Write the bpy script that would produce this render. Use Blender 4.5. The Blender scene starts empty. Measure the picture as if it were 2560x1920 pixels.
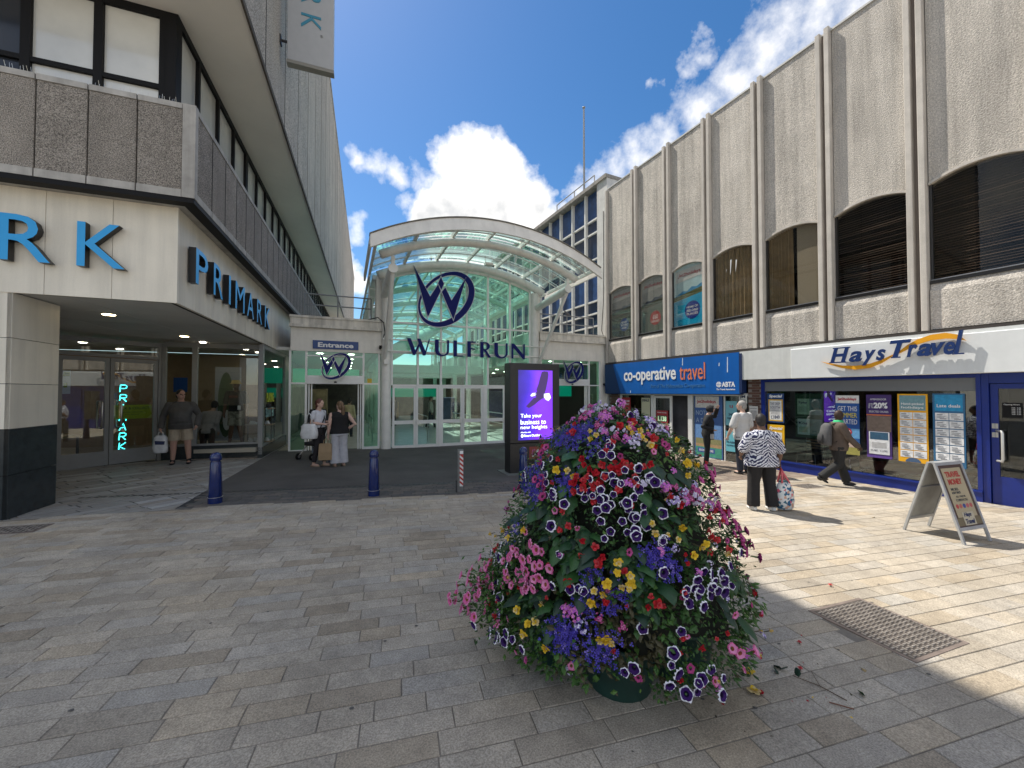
import bpy, bmesh, math, random
from mathutils import Vector, Matrix, Quaternion, Euler
PI = math.pi; RND = random.Random(11)
SC = bpy.context.scene; COL = SC.collection
rad = math.radians
EXPOSURE = 1.2; SUN_E = 2.9; SKY_S = .13; SKY_SAT = 1.3; SKY_V = .49; CLOUD_B = 4.7
CUMULUS = [(-7.6, 29.0, 4.2), (-4.8, 30.3, 4.2), (-1.2, 29.0, 4.8), (1.6, 26.0, 4.6), (-9.8, 26.2, 4.2), (-11.5, 23.5, 3.6), (-5.9, 24.5, 6.5), (-1.0, 22.5, 6.5), (-7.6, 20.5, 5.5), (4.5, 22.0, 4.6), (-22.3, 16.5, 3.0), (7.5, 21.5, 3.6)]
WISPS = [(-13.5, 28.2, 3.2), (-16.5, 28.0, 2.8), (-19.5, 28.5, 2.8), (-21.5, 29.2, 2.2), (-15.0, 25.0, 2.6), (-22.5, 21, 2.4), (9.5, 26.5, 3.5), (12, 28.0, 4.0), (15, 29.2, 4.4), (18.5, 30.2, 4.6), (22.5, 31.0, 5), (26, 33.5, 5.2), (30, 35.5, 5.6), (34, 37.0, 6), (38.5, 37.0, 6.5), (28, 29.5, 5.5), (25.5, 38.0, 2.4), (21, 36.5, 1.8), (42, 36, 7)]
# ---------------------------------------------------------------- camera
H0 = 1.72
cam = bpy.data.cameras.new('camera'); cam.sensor_width = 36; cam.lens = 36 * 980 / 2560
cam.clip_start = .05; cam.clip_end = 6000
camo = bpy.data.objects.new('camera', cam); COL.objects.link(camo)
camo.location = (0, 0, H0); camo.rotation_euler = (rad(90) + math.atan(20 / 980), 0, 0)
SC.camera = camo
# ---------------------------------------------------------------- exposure
SC.view_settings.view_transform = 'Standard'; SC.view_settings.look = 'None'
SC.view_settings.exposure = EXPOSURE; SC.view_settings.gamma = 1; SC.view_settings.use_curve_mapping = False
SC.cycles.use_denoising = True
SC.cycles.max_bounces = 8; SC.cycles.transparent_max_bounces = 16; SC.cycles.glossy_bounces = 4
SC.cycles.sample_clamp_indirect = 6
# ---------------------------------------------------------------- sun + sky
ELEV = rad(58); AZ = math.atan2(-.746, .666)       # compass heading of the sun, 0 = straight ahead
SUNV = Vector((math.sin(AZ) * math.cos(ELEV), math.cos(AZ) * math.cos(ELEV), math.sin(ELEV)))
sl = bpy.data.lights.new('sun', 'SUN'); sl.energy = SUN_E; sl.angle = rad(.53); sl.color = (1, .94, .84)
slo = bpy.data.objects.new('sun', sl); COL.objects.link(slo)
slo.rotation_euler = SUNV.to_track_quat('Z', 'Y').to_euler()
W = bpy.data.worlds.new('World'); SC.world = W; W.use_nodes = True
def sky():
    nt = W.node_tree; nt.nodes.clear(); N = nt.nodes.new; LK = nt.links.new
    out = N('ShaderNodeOutputWorld'); bg = N('ShaderNodeBackground'); bg.inputs[1].default_value = SKY_S
    st = N('ShaderNodeTexSky'); st.sky_type = 'NISHITA'; st.sun_disc = False
    st.sun_elevation = ELEV; st.sun_rotation = AZ; st.air_density = 1.0; st.dust_density = .35; st.ozone_density = 2.2
    tc = N('ShaderNodeTexCoord')
    def math_(op, a, b=None, clamp=False):
        m = N('ShaderNodeMath'); m.operation = op; m.use_clamp = clamp
        for i, x in enumerate((a, b)):
            if x is None: continue
            if isinstance(x, (int, float)): m.inputs[i].default_value = x
            else: LK(x, m.inputs[i])
        return m.outputs[0]
    def vmath(op, a, b=None):
        m = N('ShaderNodeVectorMath'); m.operation = op
        for i, x in enumerate((a, b)):
            if x is None: continue
            if isinstance(x, tuple): m.inputs[i].default_value = x
            else: LK(x, m.inputs[i])
        return m
    def noise(vec, scale, detail=6, rough=.55):
        n = N('ShaderNodeTexNoise'); n.inputs['Scale'].default_value = scale; n.inputs['Detail'].default_value = detail
        n.inputs['Roughness'].default_value = rough; LK(vec, n.inputs['Vector']); return n
    d = tc.outputs['Generated']
    nz = noise(d, 8, 6, .55)
    off = vmath('SUBTRACT', nz.outputs['Color'], (.5, .5, .5)).outputs[0]
    sc_ = N('ShaderNodeVectorMath'); sc_.operation = 'SCALE'; LK(off, sc_.inputs[0]); sc_.inputs['Scale'].default_value = .13
    dw = vmath('ADD', d, sc_.outputs[0]).outputs[0]
    # cumulus heads: (azimuth deg, elevation deg, angular radius)
    def blobs(lst):
        acc = None
        for az, el, r in lst:
            a, e = rad(az), rad(el)
            c = (math.sin(a) * math.cos(e), math.cos(a) * math.cos(e), math.sin(e))
            ds = vmath('DISTANCE', dw, c).outputs['Value']
            v = math_('SUBTRACT', 1.0, math_('DIVIDE', ds, rad(r)))
            acc = v if acc is None else math_('MAXIMUM', acc, v)
        return acc
    big = blobs(CUMULUS); wis = blobs(WISPS)
    fine = noise(d, 20, 7, .62).outputs['Fac']
    f2 = math_('MULTIPLY', math_('SUBTRACT', fine, .5), .55)
    m1 = math_('MULTIPLY', math_('ADD', big, math_('MULTIPLY', f2, 1.0)), 3.0, True)
    m2 = math_('MULTIPLY', math_('ADD', math_('SUBTRACT', wis, .33), math_('MULTIPLY', f2, 2.4)), 1.3, True)
    # out-of-view cloud over the rest of the sky, cover raised to brighten the shade
    sep = N('ShaderNodeSeparateXYZ'); LK(d, sep.inputs[0])
    fb = noise(d, 3.1, 9, .6).outputs['Fac']
    m3 = math_('MULTIPLY', math_('SUBTRACT', fb, .44), 6.0, True)
    ant = math_('MULTIPLY', math_('SUBTRACT', .55, sep.outputs[1]), 4.0, True)   # behind and beside the street
    m3 = math_('MULTIPLY', m3, ant)
    mask = math_('MAXIMUM', math_('MAXIMUM', m1, math_('MULTIPLY', m2, .92)), m3)
    # self shading of the heaps: darker towards their flat bases and in the folds
    core = math_('MULTIPLY', math_('SUBTRACT', big, .10), 2.2, True)
    low = math_('MULTIPLY', math_('SUBTRACT', .545, sep.outputs[2]), 9.0, True)
    fold = math_('MULTIPLY', math_('SUBTRACT', noise(d, 11, 6, .55).outputs['Fac'], .34), 3.6, True)
    shade = math_('SUBTRACT', 1.0, math_('MULTIPLY', math_('MULTIPLY', core, low), math_('MULTIPLY', fold, .7)), True)
    cc = N('ShaderNodeMix'); cc.data_type = 'RGBA'
    cc.inputs[6].default_value = (.36, .385, .42, 1); cc.inputs[7].default_value = (1, .975, .94, 1); LK(shade, cc.inputs[0])
    cb = N('ShaderNodeVectorMath'); cb.operation = 'SCALE'; LK(cc.outputs[2], cb.inputs[0]); cb.inputs['Scale'].default_value = CLOUD_B
    hs = N('ShaderNodeHueSaturation'); hs.inputs['Saturation'].default_value = SKY_SAT; hs.inputs['Value'].default_value = SKY_V; LK(st.outputs[0], hs.inputs['Color'])
    mx = N('ShaderNodeMix'); mx.data_type = 'RGBA'; LK(mask, mx.inputs[0]); LK(hs.outputs[0], mx.inputs[6]); LK(cb.outputs[0], mx.inputs[7])
    LK(mx.outputs[2], bg.inputs[0]); LK(bg.outputs[0], out.inputs[0])
sky()
# ---------------------------------------------------------------- helpers
GA, GB = -.018, -.02                                # the square falls gently away and to the right
def gz(x, y): return GA * x + GB * y
GQ = Vector((0, 0, 1)).rotation_difference(Vector((-GA, -GB, 1)).normalized())
class Frame:                                        # x to the right along a wall, -y out of the wall towards the street
    def __init__(s, o, heading):
        s.o = Vector((o[0], o[1])); s.rz = rad(90 - heading); s.u = Vector((math.cos(s.rz), math.sin(s.rz))); s.v = Vector((-s.u.y, s.u.x))
    def w(s, x, y): p = s.o + s.u * x + s.v * y; return p.x, p.y
    def W(s, x, y, z): a, b = s.w(x, y); return (a, b, z)
FL = Frame((-5.04, 5.87), -20.2)                    # left building, street side
FR = Frame((7.9, 8.8), 154.3)                       # right building
FM = Frame((-6.933, 12.183), 67)                    # shopping centre front
FD = Frame((-9.92, 8.51), 25)                       # shop doors in the recess
FW = Frame((-9.064, 10.19), 69.8)                   # display window in the recess
F0 = Frame((0, 0), 90)
class MB:
    def __init__(s): s.v = []; s.f = []; s.m = []
    def add(s, vs, fs, mi=0):
        n = len(s.v); s.v += [tuple(p) for p in vs]; s.f += [tuple(i + n for i in f) for f in fs]; s.m += [mi] * len(fs); return s
    def box(s, x0, x1, y0, y1, z0, z1, mi=0):
        return s.add([(x0, y0, z0), (x1, y0, z0), (x1, y1, z0), (x0, y1, z0), (x0, y0, z1), (x1, y0, z1), (x1, y1, z1), (x0, y1, z1)],
                     [(0, 3, 2, 1), (4, 5, 6, 7), (0, 1, 5, 4), (1, 2, 6, 5), (2, 3, 7, 6), (3, 0, 4, 7)], mi)
    def cbox(s, x0, x1, y0, y1, z0, z1, c=.01, mi=0):    # box whose front (-y) and top edges are chamfered
        s.add([(x0, y1, z0), (x1, y1, z0), (x1, y1, z1 - c), (x0, y1, z1 - c), (x0, y0 + c, z0), (x1, y0 + c, z0), (x1, y0 + c, z1), (x0, y0 + c, z1),
               (x0 + c, y0, z0 + c), (x1 - c, y0, z0 + c), (x1 - c, y0, z1 - c), (x0 + c, y0, z1 - c), (x0, y1, z1), (x1, y1, z1)],
              [(0, 1, 13, 12), (8, 9, 10, 11), (4, 5, 9, 8), (5, 6, 10, 9), (6, 7, 11, 10), (7, 4, 8, 11), (4, 0, 1, 5)[::-1], (7, 6, 13, 12), (5, 1, 13, 6), (0, 4, 7, 12)], mi)
        return s
    def quad(s, a, b, c, d, mi=0): return s.add([a, b, c, d], [(0, 1, 2, 3)], mi)
    def prism(s, poly, y0, y1, mi=0, mi2=None):          # poly of (x, z), extruded along y
        n = len(poly); mi2 = mi if mi2 is None else mi2
        s.add([(p[0], y0, p[1]) for p in poly], [tuple(range(n))], mi)
        s.add([(p[0], y1, p[1]) for p in poly], [tuple(range(n))[::-1]], mi2)
        s.add([(p[0], y0, p[1]) for p in poly] + [(p[0], y1, p[1]) for p in poly], [(i, i + n, (i + 1) % n + n, (i + 1) % n) for i in range(n)], mi2); return s
    def slab(s, poly, z0, z1, mi=0):                     # poly of (x, y), extruded along z
        n = len(poly)
        s.add([(p[0], p[1], z0) for p in poly], [tuple(range(n))[::-1]], mi); s.add([(p[0], p[1], z1) for p in poly], [tuple(range(n))], mi)
        s.add([(p[0], p[1], z0) for p in poly] + [(p[0], p[1], z1) for p in poly], [(i, (i + 1) % n, (i + 1) % n + n, i + n) for i in range(n)], mi); return s
    def tube(s, pts, r, n=8, cap=True, mi=0, ry=None):
        pts = [Vector(p) for p in pts]; k = len(pts); rs = r if isinstance(r, (list, tuple)) else [r] * k
        up = None; base = len(s.v); vs = []
        for i, p in enumerate(pts):
            t = (pts[min(i + 1, k - 1)] - pts[max(i - 1, 0)]).normalized()
            if up is None: up = t.orthogonal().normalized() if abs(t.z) < .9 else Vector((1, 0, 0))
            a = (up - t * up.dot(t)).normalized(); b = t.cross(a); up = a
            for j in range(n):
                q = 2 * PI * j / n; vs.append(p + a * math.cos(q) * rs[i] + b * math.sin(q) * (rs[i] if ry is None else ry[i]))
        fs = [(i * n + j, i * n + (j + 1) % n, (i + 1) * n + (j + 1) % n, (i + 1) * n + j) for i in range(k - 1) for j in range(n)]
        if cap: fs += [tuple(range(n))[::-1], tuple((k - 1) * n + j for j in range(n))]
        return s.add(vs, fs, mi)
    def rings(s, rr, n=14, mi=0):                        # rr: (centre, rx, ry) horizontal ellipses stacked upwards
        vs = [(c[0] + rx * math.cos(2 * PI * j / n), c[1] + ry * math.sin(2 * PI * j / n), c[2]) for c, rx, ry in rr for j in range(n)]
        k = len(rr); fs = [(i * n + j, i * n + (j + 1) % n, (i + 1) * n + (j + 1) % n, (i + 1) * n + j) for i in range(k - 1) for j in range(n)]
        return s.add(vs, fs + [tuple(range(n))[::-1], tuple((k - 1) * n + j for j in range(n))], mi)
    def lathe(s, prof, n=20, c=(0, 0), mi=0): return s.rings([((c[0], c[1], z), max(r, 1e-4), max(r, 1e-4)) for r, z in prof], n, mi)
    def ell(s, c, r, q=None, n=12, k=8, mi=0):
        vs = []; c = Vector(c)
        for i in range(1, k):
            a = PI * i / k - PI / 2
            for j in range(n):
                b = 2 * PI * j / n; p = Vector((math.cos(a) * math.cos(b) * r[0], math.cos(a) * math.sin(b) * r[1], math.sin(a) * r[2]))
                vs.append(c + (q @ p if q else p))
        m = len(vs); e = Vector((0, 0, r[2])); vs += [c - (q @ e if q else e), c + (q @ e if q else e)]
        fs = [(i * n + j, i * n + (j + 1) % n, (i + 1) * n + (j + 1) % n, (i + 1) * n + j) for i in range(k - 2) for j in range(n)]
        fs += [(m, (j + 1) % n, j) for j in range(n)] + [(m + 1, (k - 2) * n + j, (k - 2) * n + (j + 1) % n) for j in range(n)]
        return s.add(vs, fs, mi)
    def mesh(s, name, mats, smooth=False):
        me = bpy.data.meshes.new(name); me.from_pydata(s.v, [], s.f)
        for m in (mats if isinstance(mats, (list, tuple)) else [mats]): me.materials.append(m)
        if any(s.m): me.polygons.foreach_set('material_index', s.m)
        if smooth: me.polygons.foreach_set('use_smooth', [True] * len(me.polygons))
        me.update(); return me
    def obj(s, name, mats, parent=None, smooth=False, loc=None, rz=0, auto=False):
        me = s.mesh(name, mats, smooth or auto); o = bpy.data.objects.new(name, me); COL.objects.link(o)
        if auto: me.set_sharp_from_angle(angle=rad(40))
        if parent: o.parent = parent
        if loc: o.location = loc
        if rz: o.rotation_euler = (0, 0, rz)
        return o
def tag(o, label, cat, group=None):
    o['label'] = label; o['category'] = cat
    if group: o['group'] = group
    return o
def struct(o, kind='structure'): o['kind'] = kind; return o
def inst(name, me, parent=None, loc=(0, 0, 0), rot=None):
    o = bpy.data.objects.new(name, me); COL.objects.link(o); o.location = loc
    if parent: o.parent = parent
    if rot is not None:
        if isinstance(rot, Quaternion): o.rotation_mode = 'QUATERNION'; o.rotation_quaternion = rot
        else: o.rotation_euler = rot
    return o
def E(name, loc, rz=0, parent=None):
    o = bpy.data.objects.new(name, None); COL.objects.link(o); o.location = loc; o.rotation_euler = (0, 0, rz); o.empty_display_size = .2
    if parent: o.parent = parent
    return o
def EF(name, fr, x=0, y=0, z=0, rz=0): return E(name, fr.W(x, y, z), fr.rz + rz)
def copy_tree(o, parent=None):
    c = o.copy(); COL.objects.link(c); c.parent = parent
    for ch in list(o.children): copy_tree(ch, c)
    return c
def joints(mb, *a): return mb
# ---------------------------------------------------------------- materials
MATS = {}
def mat(name, col, rough=.6, metal=0., var=.0, vscale=6., bump=0., bscale=60., spec=.5, rnd=0., stretch=None, col2=None, emit=None, es=1., streak=0., wstain=0., coat=0., grain=0., gscale=200., rndhue=0., sheen=0.):
    if name in MATS: return MATS[name]
    m = bpy.data.materials.new(name); MATS[name] = m; m.use_nodes = True
    nt = m.node_tree; N = nt.nodes.new; LK = nt.links.new; b = nt.nodes['Principled BSDF']
    c = tuple(col) + (1,); b.inputs['Base Color'].default_value = c; b.inputs['Roughness'].default_value = rough; b.inputs['Metallic'].default_value = metal
    b.inputs['Specular IOR Level'].default_value = spec
    if coat: b.inputs['Coat Weight'].default_value = coat; b.inputs['Coat Roughness'].default_value = .08
    if sheen: b.inputs['Sheen Weight'].default_value = sheen
    if emit: b.inputs['Emission Color'].default_value = tuple(emit) + (1,); b.inputs['Emission Strength'].default_value = es
    need = var or bump or rnd or streak or grain or col2 or wstain
    if not need: return m
    tc = N('ShaderNodeTexCoord'); oi = N('ShaderNodeObjectInfo')
    sh = N('ShaderNodeVectorMath'); sh.operation = 'MULTIPLY_ADD'; LK(oi.outputs['Random'], sh.inputs[0]); sh.inputs[1].default_value = (37, 53, 71); LK(tc.outputs['Object'], sh.inputs[2])
    vec = sh.outputs[0]
    def noise(scale, det=5, rg=.6, v=None):
        n = N('ShaderNodeTexNoise'); n.inputs['Scale'].default_value = scale; n.inputs['Detail'].default_value = det; n.inputs['Roughness'].default_value = rg; LK(v or vec, n.inputs['Vector']); return n
    def rng(src, a0, a1, b0, b1):
        r = N('ShaderNodeMapRange'); LK(src, r.inputs[0]); r.inputs[1].default_value = a0; r.inputs[2].default_value = a1; r.inputs[3].default_value = b0; r.inputs[4].default_value = b1; return r.outputs[0]
    cur = None
    if col2:
        mx = N('ShaderNodeMix'); mx.data_type = 'RGBA'; mx.inputs[6].default_value = c; mx.inputs[7].default_value = tuple(col2) + (1,)
        LK(rng(noise(vscale * .6, 4).outputs['Fac'], .42, .6, 0, 1), mx.inputs[0]); cur = mx.outputs[2]
    def scale_by(fac):
        nonlocal cur
        s = N('ShaderNodeVectorMath'); s.operation = 'SCALE'
        if cur is None: s.inputs[0].default_value = col
        else: LK(cur, s.inputs[0])
        LK(fac, s.inputs['Scale']); cur = s.outputs[0]
    if var: scale_by(rng(noise(vscale).outputs['Fac'], .3, .7, 1 - var, 1 + var))
    if rnd: scale_by(rng(oi.outputs['Random'], 0, 1, 1 - rnd, 1 + rnd))
    if rndhue:
        wn = N('ShaderNodeTexWhiteNoise'); wn.noise_dimensions = '1D'; LK(oi.outputs['Random'], wn.inputs['W'])
        mx = N('ShaderNodeMix'); mx.data_type = 'RGBA'; mx.blend_type = 'MULTIPLY'; mx.inputs[0].default_value = rndhue
        cr = N('ShaderNodeValToRGB'); e = cr.color_ramp.elements; e[0].color = (.72, .80, .95, 1); e[1].color = (1.0, .86, .68, 1)
        el = cr.color_ramp.elements.new(.3); el.color = (.95, .95, .95, 1); LK(wn.outputs['Value'], cr.inputs[0])
        if cur is None: mx.inputs[6].default_value = c
        else: LK(cur, mx.inputs[6])
        LK(cr.outputs[0], mx.inputs[7]); cur = mx.outputs[2]
    if grain: scale_by(rng(noise(gscale, 2, .7).outputs['Fac'], .32, .68, 1 - grain, 1 + grain))
    if streak:
        mp = N('ShaderNodeMapping'); LK(vec, mp.inputs[0]); mp.inputs['Scale'].default_value = (4.2, 4.2, .26)
        scale_by(rng(noise(1.0, 6, .65, mp.outputs[0]).outputs['Fac'], .42, .68, 1, 1 - streak))
    if wstain:                                           # grime that runs on across neighbouring pieces
        ge = N('ShaderNodeNewGeometry')
        scale_by(rng(noise(1.1, 7, .62, ge.outputs['Position']).outputs['Fac'], .36, .66, 1 + wstain * .45, 1 - wstain))
        scale_by(rng(noise(7, 5, .7, ge.outputs['Position']).outputs['Fac'], .34, .7, 1 + wstain * .2, 1 - wstain * .5))
    if cur is not None: LK(cur, b.inputs['Base Color'])
    if bump:
        bp = N('ShaderNodeBump'); bp.inputs['Strength'].default_value = bump; bp.inputs['Distance'].default_value = .02
        LK(noise(bscale, 3, .6).outputs['Fac'], bp.inputs['Height']); LK(bp.outputs[0], b.inputs['Normal'])
    return m
def glass(name, tint, refl=1.0, rough=0., base=0.0):
    if name in MATS: return MATS[name]
    m = bpy.data.materials.new(name); MATS[name] = m; m.use_nodes = True; nt = m.node_tree; nt.nodes.clear(); N = nt.nodes.new; LK = nt.links.new
    o = N('ShaderNodeOutputMaterial'); t = N('ShaderNodeBsdfTransparent'); t.inputs[0].default_value = tuple(tint) + (1,)
    g = N('ShaderNodeBsdfGlossy'); g.inputs['Roughness'].default_value = rough; g.inputs[0].default_value = (.95, .98, .97, 1)
    f = N('ShaderNodeFresnel'); f.inputs[0].default_value = 1.5
    k = N('ShaderNodeMath'); k.operation = 'MULTIPLY_ADD'; k.use_clamp = True; LK(f.outputs[0], k.inputs[0]); k.inputs[1].default_value = refl; k.inputs[2].default_value = base
    x = N('ShaderNodeMixShader'); LK(k.outputs[0], x.inputs[0]); LK(t.outputs[0], x.inputs[1]); LK(g.outputs[0], x.inputs[2]); LK(x.outputs[0], o.inputs[0]); return m
def emis(name, col, s):
    return mat(name, (col[0] * .5, col[1] * .5, col[2] * .5), .5, emit=col, es=s)
# ---------------------------------------------------------------- lettering (built-in font, turned into meshes)
def text_mesh(name, body, w, h, depth, m, bold=0., shear=0., space=1., left=0., bot=0., m2=None, align='LEFT'):
    cu = bpy.data.curves.new('txt', 'FONT'); cu.body = body; cu.size = 1; cu.extrude = .5; cu.offset = bold; cu.shear = shear; cu.space_character = space; cu.align_x = align; cu.resolution_u = 3
    to = bpy.data.objects.new('txt', cu); me0 = to.to_mesh()
    vs = [v.co.copy() for v in me0.vertices]; fs = [tuple(p.vertices) for p in me0.polygons]; to.to_mesh_clear()
    bpy.data.objects.remove(to); bpy.data.curves.remove(cu)
    x0 = min(v.x for v in vs); x1 = max(v.x for v in vs); y0 = min(v.y for v in vs); y1 = max(v.y for v in vs)
    kx = w / max(x1 - x0, 1e-6); ky = h / max(y1 - y0, 1e-6) if h else kx
    mb = MB(); front = []
    mb.v = [(left + (v.x - x0) * kx, -(v.z + .5) * depth, bot + (v.y - y0) * ky) for v in vs]; mb.f = fs
    mb.m = [0 if all(vs[i].z > .49 for i in f) else (1 if m2 else 0) for f in fs]
    return mb.mesh(name, [m] + ([m2] if m2 else []))
def text(name, body, parent, left, bot, w, h, y, depth, m, **k):
    return inst(name, text_mesh(name, body, w, h, depth, m, left=left, bot=bot, **k), parent, (0, y, 0))
def letters(parent, body, spans, bot, h, y, depth, m, m2=None, bold=0., shear=0., name='letter'):
    for ch, (a, b) in zip(body, spans):
        inst(name, text_mesh(name, ch, b - a, h, depth, m, bold=bold, shear=shear, m2=m2), parent, (a, y, bot))
# ---------------------------------------------------------------- shared materials
cream = mat('cream_cladding', (.80, .74, .62), .45, var=.06, vscale=1.3, grain=.05, gscale=150, streak=.15, rnd=.035)
white_paint = mat('white_paint', (.80, .77, .70), .5, var=.06, vscale=3, streak=.12)
white_steel = mat('white_steel', (.80, .79, .745), .38, var=.06, vscale=5, streak=.1)
white_frame = mat('white_frame', (.80, .80, .78), .4, var=.04)
grey_frame = mat('grey_frame', (.25, .26, .262), .42, var=.06)
black = mat('black', (.008, .008, .009), .6, spec=.2)
dark_steel = mat('dark_steel', (.03, .03, .032), .55, var=.3)
aggregate = mat('aggregate', (.285, .255, .22), .9, var=.14, vscale=3, grain=.8, gscale=80, bump=.9, bscale=60, rnd=.06, streak=.12)
tower_agg = mat('tower_aggregate', (.46, .41, .345), .9, var=.12, vscale=.8, grain=.75, gscale=38, bump=1.0, bscale=34, rnd=.09, streak=.14)
pebble = mat('pebbledash', (.55, .508, .452), .92, var=.12, vscale=.9, grain=.34, gscale=44, bump=.9, bscale=38, rnd=.05, streak=.34)
concrete = mat('smooth_concrete', (.56, .52, .465), .85, var=.10, vscale=3, grain=.1, gscale=120, streak=.22)
rim_conc = mat('pale_concrete', (.44, .42, .385), .8, var=.15, vscale=6, streak=.3)
granite = mat('dark_granite', (.028, .036, .040), .22, var=.2, vscale=8, grain=.45, gscale=260)
brick = mat('brown_brick', (.13, .07, .052), .85, var=.25, vscale=30, rnd=.25)
mortar = mat('mortar', (.26, .24, .215), .95, var=.15, vscale=9)
blue_paint = mat('blue_paint', (.006, .022, .19), .32, var=.12, vscale=4)
navy = mat('navy_face', (.002, .006, .12), .5, spec=.2)
silver = mat('silver_edge', (.42, .43, .46), .35, metal=.6)
g_green = glass('green_tint_glass', (.70, .93, .845), .8, base=.02)
g_clear = glass('shop_glass', (.90, .93, .92), 1.1, base=.05)
g_dark = glass('window_glass', (.70, .72, .72), .9, base=.02)
chrome = mat('brushed_steel', (.55, .54, .52), .28, metal=1.)
lamp = emis('lamp_warm', (1, .78, .42), 11)
lampw = emis('lamp_white', (1, .90, .74), 9)
# ---------------------------------------------------------------- ground
mb = MB(); S = 900
mb.quad((-S, -S, gz(-S, -S) - .05), (S, -S, gz(S, -S) - .05), (S, S, gz(S, S) - .05), (-S, S, gz(-S, S) - .05))
struct(mb.obj('ground', mat('ground_base', (.34, .305, .25), .95, var=.2, vscale=.5)))
HD = rad(74); E1 = Vector((math.sin(HD), math.cos(HD))); E2 = Vector((-E1.y, E1.x))
def gab(a, b, dz=0): p = E1 * a + E2 * b; return (p.x, p.y, gz(p.x, p.y) + dz)
mb = MB(); mb.quad(gab(-14, -6, -.0045), gab(16, -6, -.0045), gab(16, 7.06, -.0045), gab(-14, 7.06, -.0045))
pav = struct(mb.obj('pavement', mat('paving_joint', (.22, .195, .16), .95, var=.35, vscale=9, wstain=.2)))
SL = [mat('slab_%d' % i, c, .72, var=.12, vscale=9, grain=.34, gscale=110, rnd=.09, bump=.2, bscale=120, spec=.35, wstain=.22) for i, c in enumerate([
    (.405, .358, .290), (.420, .366, .290), (.385, .337, .270), (.395, .355, .298), (.400, .368, .318), (.440, .392, .322), (.350, .296, .225), (.410, .345, .258)])]
SLW = [22, 20, 16, 16, 7, 8, 6, 12]
def slab_mesh(l, w, m, c=.0025, h=.03):
    b = MB(); x, y = l / 2, w / 2
    b.add([(-x, -y, -h), (x, -y, -h), (x, y, -h), (-x, y, -h), (-x, -y, -c), (x, -y, -c), (x, y, -c), (-x, y, -c), (-x + c, -y + c, 0), (x - c, -y + c, 0), (x - c, y - c, 0), (-x + c, y - c, 0)],
          [(0, 1, 5, 4), (1, 2, 6, 5), (2, 3, 7, 6), (3, 0, 4, 7), (4, 5, 9, 8), (5, 6, 10, 9), (6, 7, 11, 10), (7, 4, 8, 11), (8, 9, 10, 11)])
    return b.mesh('paving_slab', m)
def in_view(x, y, z, mg=60):
    dy = y; 
    if dy < .3: return False
    px = 1280 + 980 * x / dy; py = 980 - 980 * (z - H0) / dy
    return -mg < px < 2560 + mg and py < 1920 + mg
def lay(parent, e1, e2, a0, a1, b0, b1, lens, wd, keep, mats, wts, nmax=300, seed=3, jt=.007, clip=(), nm='paving_slab'):
    rr = random.Random(seed); items = []; b = b0
    while b < b1 - wd * .4:
        a = a0 - rr.random() * .5; last = None
        while a < a1:
            l = rr.choice(lens); c = (a + l / 2, b + wd / 2); p = e1 * c[0] + e2 * c[1]
            if keep(p.x, p.y):
                mi = rr.choices(range(len(mats)), wts)[0]
                items.append((p.x, p.y, l, mi, rr.uniform(-.0012, .0015)))
            elif clip: items.append((p.x, p.y, l, rr.choices(range(len(mats)), wts)[0], 9.))
            a += l
        b += wd
    def key(it):
        x, y = it[0], it[1]; z = gz(x, y)
        return (it[2] * wd) / max(y, .5) ** 3 if in_view(x, y, z) else -1
    items.sort(key=key, reverse=True)
    rq = GQ @ Quaternion((0, 0, 1), math.atan2(e1.y, e1.x)); cache = {}
    far = MB()
    for i, (x, y, l, mi, dz) in enumerate(items):
        cut = False; hx, hy = (l - jt) / 2, (wd - jt) / 2
        poly = [Vector((x, y)) + e1 * sx * hx + e2 * sy * hy for sx, sy in ((-1, -1), (1, -1), (1, 1), (-1, 1))]
        for cp, cn in clip:
            ds = [(q - cp).dot(cn) for q in poly]
            if min(ds) < 0:
                cut = True; new = []
                for j in range(len(poly)):
                    a_, b_, da, db = poly[j - 1], poly[j], ds[j - 1], ds[j]
                    if (da < 0) != (db < 0): new.append(a_ + (b_ - a_) * (da / (da - db)))
                    if db >= 0: new.append(b_)
                poly = new
                if len(poly) < 3: break
        if len(poly) < 3 or (dz > 1 and not cut): continue
        if cut:
            dz = 0. if dz > 1 else dz; n_ = len(poly)
            far.add([(q.x, q.y, gz(q.x, q.y) + dz) for q in poly] + [(q.x, q.y, gz(q.x, q.y) + dz - .03) for q in poly], [tuple(range(n_))] + [(j, j + n_, (j + 1) % n_ + n_, (j + 1) % n_) for j in range(n_)], mi); continue
        if dz > 1: continue
        if i < nmax and key((x, y, l)) > 0:
            k = (l, mi)
            if k not in cache: cache[k] = slab_mesh(l - jt, wd - jt, mats[mi])
            inst(nm, cache[k], parent, (x, y, gz(x, y) + dz), rq)
        else:
            vs = []
            for sx, sy in ((-1, -1), (1, -1), (1, 1), (-1, 1)):
                q = Vector((x, y)) + e1 * sx * hx + e2 * sy * hy; vs.append((q.x, q.y, gz(q.x, q.y) + dz))
            vs += [(v[0], v[1], v[2] - .03) for v in vs]
            far.add(vs, [(0, 1, 2, 3), (0, 4, 5, 1), (1, 5, 6, 2), (2, 6, 7, 3), (3, 7, 4, 0)], mi)
    if far.f: struct(far.obj(nm, mats, parent), 'stuff')
def lt(x, y): d = Vector((x, y)) - FL.o; return d.dot(FL.u), -d.dot(FL.v)      # left-building coordinates (along, out)
def rt(x, y): d = Vector((x, y)) - FR.o; return d.dot(FR.u), -d.dot(FR.v)
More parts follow.
